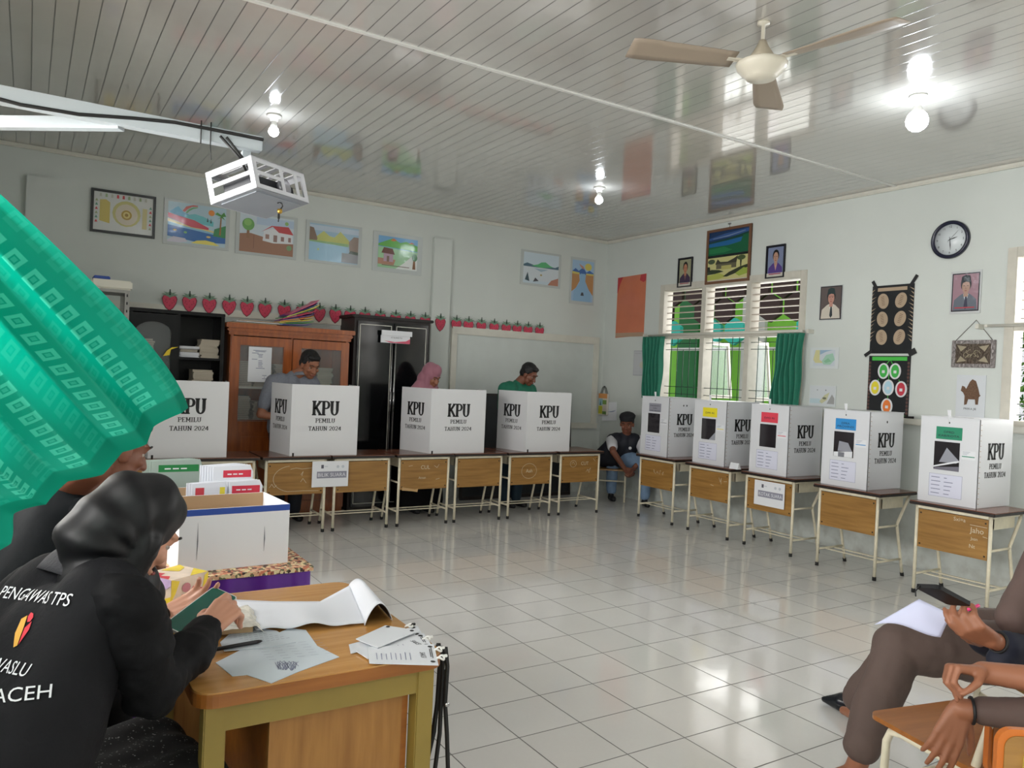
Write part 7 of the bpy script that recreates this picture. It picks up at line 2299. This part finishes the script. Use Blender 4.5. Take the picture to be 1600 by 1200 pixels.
sk += [('c', hipA, .08, kneeA, .055), ('c', hipB, .08, kneeB, .055), ('c', kneeA, .052, ankA, .036), ('c', kneeB, .052, anB, .034), ('c', ankA, .036, ankA+Vector((-.0, .02, -.06)), .036), ('c', ankA+Vector((0, .02, -.075)), .034, ankA+Vector((-.12, .07, -.10)), .024), ('c', anB, .034, AZ(1338, 1118, .055), .028), ('c', AZ(1338, 1118, .05), .026, AZ(1318, 1110, .035), .018)]
W5 = blob('person', sk, .0055, M_skin, None, 3)
tag(W5, 'seated person in brown trousers and navy sleeves holding a black phone, right edge', 'person')
head_details(W5, hdA, hMA, hair=False)
blob('trousers', [('c', hipA, .14, kneeA, .092), ('c', hipB, .12, kneeB, .083), ('c', hipA, .12, hipB, .12), ('c', kneeA, .088, ankA+Vector((0, 0, .03)), .066), ('c', kneeB, .08, anB+Vector((0, 0, .06)), .07), ('c', kneeA+Vector((.0, 0, -.02)), .08, kneeA.lerp(hipA, .3), .10)], .009, M_brownt, W5, 8, fold=.012, fscale=(9, 9, 5), seed=4)
blob('tunic', torso_parts(sAL, sAR, hipB, hipA, .10, .135, .14)+[('c', sAL, .07, sAL.lerp(eA, .55), .065), ('c', sAR, .07, sAR.lerp(e2A, .6), .06)], .012, M_brownc, W5, 8, fold=.012, fscale=(7, 7, 4))
blob('headscarf', [('e', hdA+hMA @ Vector((0, -.025, .035)), (.094, .106, .098), hMA), ('c', hdA+hMA @ Vector((0, -.05, -.02)), .088, sA+Vector((0, 0, .03)), .12), ('c', hdA+hMA @ Vector((-.05, .02, -.05)), .04, sA+fA*.08, .07), ('c', hdA+hMA @ Vector((.05, .02, -.05)), .04, sA+fA*.08, .07), ('c', sA, .11, VP(1650, 860, 2.62), .08), ('c', VP(1650, 860, 2.62), .08, VP(1588, 965, 2.52), .06)], .008, M_brownc, W5, 7, fold=.008, fscale=(10, 10, 5))
blob('sleeve', [('c', eA, .058, eA.lerp(wA, .84), .043), ('c', sAL.lerp(eA, .5), .066, eA, .058), ('c', eA.lerp(wA, .6)+Vector((0, 0, -.03)), .05, eA.lerp(wA, .84)+Vector((-.02, 0, -.045)), .042)], .008, M_navy, W5, 6, fold=.006, fscale=(12, 12, 12))
blob('sleeve', [('c', e2A, .058, e2A.lerp(w2A, .95), .045)], .008, M_navy, W5, 6, fold=.006, fscale=(12, 12, 12))
b = MB(); b.tube(ring_pts(wA.lerp(eA, .07), eA-wA, .030, .030, Vector((0, 0, 1)), 24), .0045, M_black, n=8, closed=True); b.obj('bracelet', W5)
# flat black shoe
d_ = (toeB-AZ(1345, 1118, .02)); d_.z = 0
Ls = d_.length
hB = AZ(1346, 1120, .0)
b_ = [('c', Vector((hB.x, hB.y, .036)), .042, Vector((hB.x, hB.y, .034))+d_*.55, .044), ('c', Vector((hB.x, hB.y, .034))+d_*.55, .044, Vector((hB.x, hB.y, .022))+d_*1.12, .014)]
blob('shoe', b_, .006, mat('shoe_patent', (20, 24, 30), .25), W5, 4, cut=(Vector((0, 0, .004)), Vector((0, 0, -1))))
b = MB(); b.tube([Vector((hB.x, hB.y, .05))+d_*.25+Vector((.03, .025, 0)), Vector((hB.x, hB.y, .085))+d_*.22, Vector((hB.x, hB.y, .05))+d_*.25+Vector((-.03, -.025, 0))], .005, M_black, n=6); b.obj('shoe_strap', W5)
shoe('shoe', ankA+Vector((0, .02, -.1)), ankA+Vector((-.14, .09, -.1)), MATS['shoe_patent'], W5)
# phone, pen and paper in the hands
t = thing('smartphone', 'black smartphone held by the person in brown trousers', 'smartphone')
q0, q1 = VP(1447, 922, 2.20), VP(1500, 950, 2.26)
ax = (q1-q0).normalized(); nz = (Vector((0, 0, 1))*.9-(CAM-q0).normalized()*.35).normalized(); sx_ = ax.cross(nz).normalized(); nz = sx_.cross(ax)
Mq = Matrix((sx_, ax, nz)).transposed().to_4x4(); Mq.translation = (q0+q1)/2+Vector((0, 0, .012))
t.matrix_world = Mq
b = MB(); b.prism([(x, y, -.006) for x, y in rrect(-.036, .036, -.078, .078, .012, 5)], (0, 0, .012), mat('phone_black', (14, 15, 17), .55, spec=.25)); b.obj('case', t)
b = MB(); b.tube([(-.02, -.078, 0), (-.024, -.09, -.02), (-.02, -.092, -.035)], .002, M_black, n=6); b.obj('charm_strap', t)
t = thing('pink_pen', 'bright pink pen sticking up beside the black phone', 'pen', VP(1504, 956, 2.34))
b = MB(); b.tube([(0, 0, 0), (R_*.05+U_*.02)], .005, mat('pen_pink', (236, 60, 130), .4), n=8); b.obj('barrel', t)
b = MB()
cs = [VP(*q) for q in ((1366, 976, 2.50), (1400, 990, 2.45), (1470, 990, 2.40), (1486, 960, 2.38), (1436, 936, 2.46), (1436, 936, 2.5))]
t = thing('paper_sheet', 'bluish white sheet drooping from the hands above the brown knee', 'paper', cs[2])
def fpa(u, v):
    a_ = cs[0].lerp(cs[2], u); c_ = cs[4].lerp(cs[3], u)
    p = a_.lerp(c_, v)
    return p-cs[2]+Vector((0, 0, .012*math.sin(u*5)*(1-v)))
b.grid(fpa, 16, 10, mat('paper_bluish', (196, 200, 226), .6)); b.obj('sheet', t, fix=False, solid=.001)
b = MB()
school_chair((3.30, 1.38, 0), math.atan2(-fA.x, fA.y), 'backless school chair under the person in brown trousers', seat_z=.38, back=False)

# ---- second seated person at the right edge: two forearms over the chair
wB1 = VP(1536, 1050, 1.98); eB1 = VP(1690, 1072, 1.95)
wB2 = VP(1500, 1108, 2.00); eB2 = VP(1690, 1128, 1.92)
shB1 = Vector((2.55, .78, .98)); shB2 = Vector((2.32, .50, .98))
hpB = Vector((2.66, .42, .50)); 
hdB = Vector((2.38, .72, 1.20)); hMB = basis((-.6, .6, -.4))
hB1, hB2 = hpB+Vector((.06, .07, 0)), hpB-Vector((.06, .07, 0))
kB1, kB2 = Vector((2.50, .90, .50)), Vector((2.28, .72, .50))
aB1, aB2 = Vector((2.50, .96, .10)), Vector((2.30, .78, .10))
sk = head_parts(hdB, hMB)+[('c', hdB+hMB @ Vector((0, -.03, -.06)), .05, (shB1+shB2)/2+Vector((0, 0, .03)), .056)]+torso_parts(shB2, shB1, hB2, hB1, .06, .08, .08)
sk += [('c', shB1, .045, eB1, .040), ('c', eB1, .040, wB1, .027), ('c', shB2, .045, eB2, .040), ('c', eB2, .040, wB2, .027)]
sk += [('c', hB1, .08, kB1, .055), ('c', hB2, .08, kB2, .055), ('c', kB1, .05, aB1, .035), ('c', kB2, .05, aB2, .035)]
sk += hand(wB1, VP(1470, 1040, 1.98)-wB1, VP(1470, 1110, 1.95)-VP(1470, 1040, 1.98), VP(1490, 1060, 1.80)-VP(1490, 1060, 2.0), curl=((1.2, 1.2, .7), (1.25, 1.2, .7), (1.3, 1.2, .7), (1.3, 1.2, .7)), k=.92, thumb=(.9, .5), tc=.9)
sk += hand(wB2, VP(1462, 1200, 1.98)-wB2, VP(1420, 1180, 2.15)-VP(1480, 1170, 1.95), VP(1520, 1150, 1.95)-VP(1480, 1150, 2.0), curl=((.15, .25, .2), (.1, .25, .2), (.15, .3, .2), (.2, .3, .2)), k=.95, thumb=(.3, .2), tc=.3)
W6 = blob('person', sk, .0045, M_skin, None, 3)
tag(W6, 'person at the lower right edge, only two forearms and hands in view', 'person')
head_details(W6, hdB, hMB, hair=True)
blob('shirt', torso_parts(shB2, shB1, hB2, hB1, .095, .125, .13)+[('c', shB1, .07, shB1.lerp(eB1, .7), .06), ('c', shB2, .07, eB2, .058), ('c', eB2, .056, eB2.lerp(wB2, .80), .038)], .009, M_brownc, W6, 8, fold=.008, fscale=(8, 8, 6))
blob('trousers', [('c', hB1, .12, kB1, .085), ('c', hB2, .12, kB2, .085), ('c', kB1, .08, aB1, .06), ('c', kB2, .08, aB2, .06), ('c', hB1, .12, hB2, .12)], .012, M_darkjean, W6, 6)
shoe('shoe', aB1, aB1+Vector((-.1, .15, 0)), M_black, W6); shoe('shoe', aB2, aB2+Vector((-.1, .15, 0)), M_black, W6)
b = MB(); b.tube(ring_pts(wB2.lerp(eB2, .10), eB2-wB2, .032, .032, Vector((0, 0, 1)), 24), .004, M_black, n=8, closed=True); b.obj('wrist_band', W6)

# empty chair between them, and the near chair back at the lower right corner
school_chair((2.416, 1.205, 0), -math.radians(12), 'empty wooden school chair with white tube legs, right foreground', m_seat=M_tabedge, bz=-.0)
c1 = AZ(1560, 1138, .75)
rz1 = -.62
lc = Vector((-.18*math.cos(rz1)+.21*math.sin(rz1), -.18*math.sin(rz1)-.21*math.cos(rz1), 0))
ch = school_chair((c1.x-lc.x, c1.y-lc.y, 0), rz1, 'school chair with an orange-edged backrest at the bottom right corner', px=.10)
b = MB(); b.bb(-.13, -.10, -.222, -.2095, .66, .70, mat('latch_yellow', (206, 180, 90), .4), bev=.002); b.obj('backrest_clip', ch)
school_chair((2.66, .42, 0), math.radians(50), 'backless school chair under the person at the lower right edge', seat_z=.37, back=False)
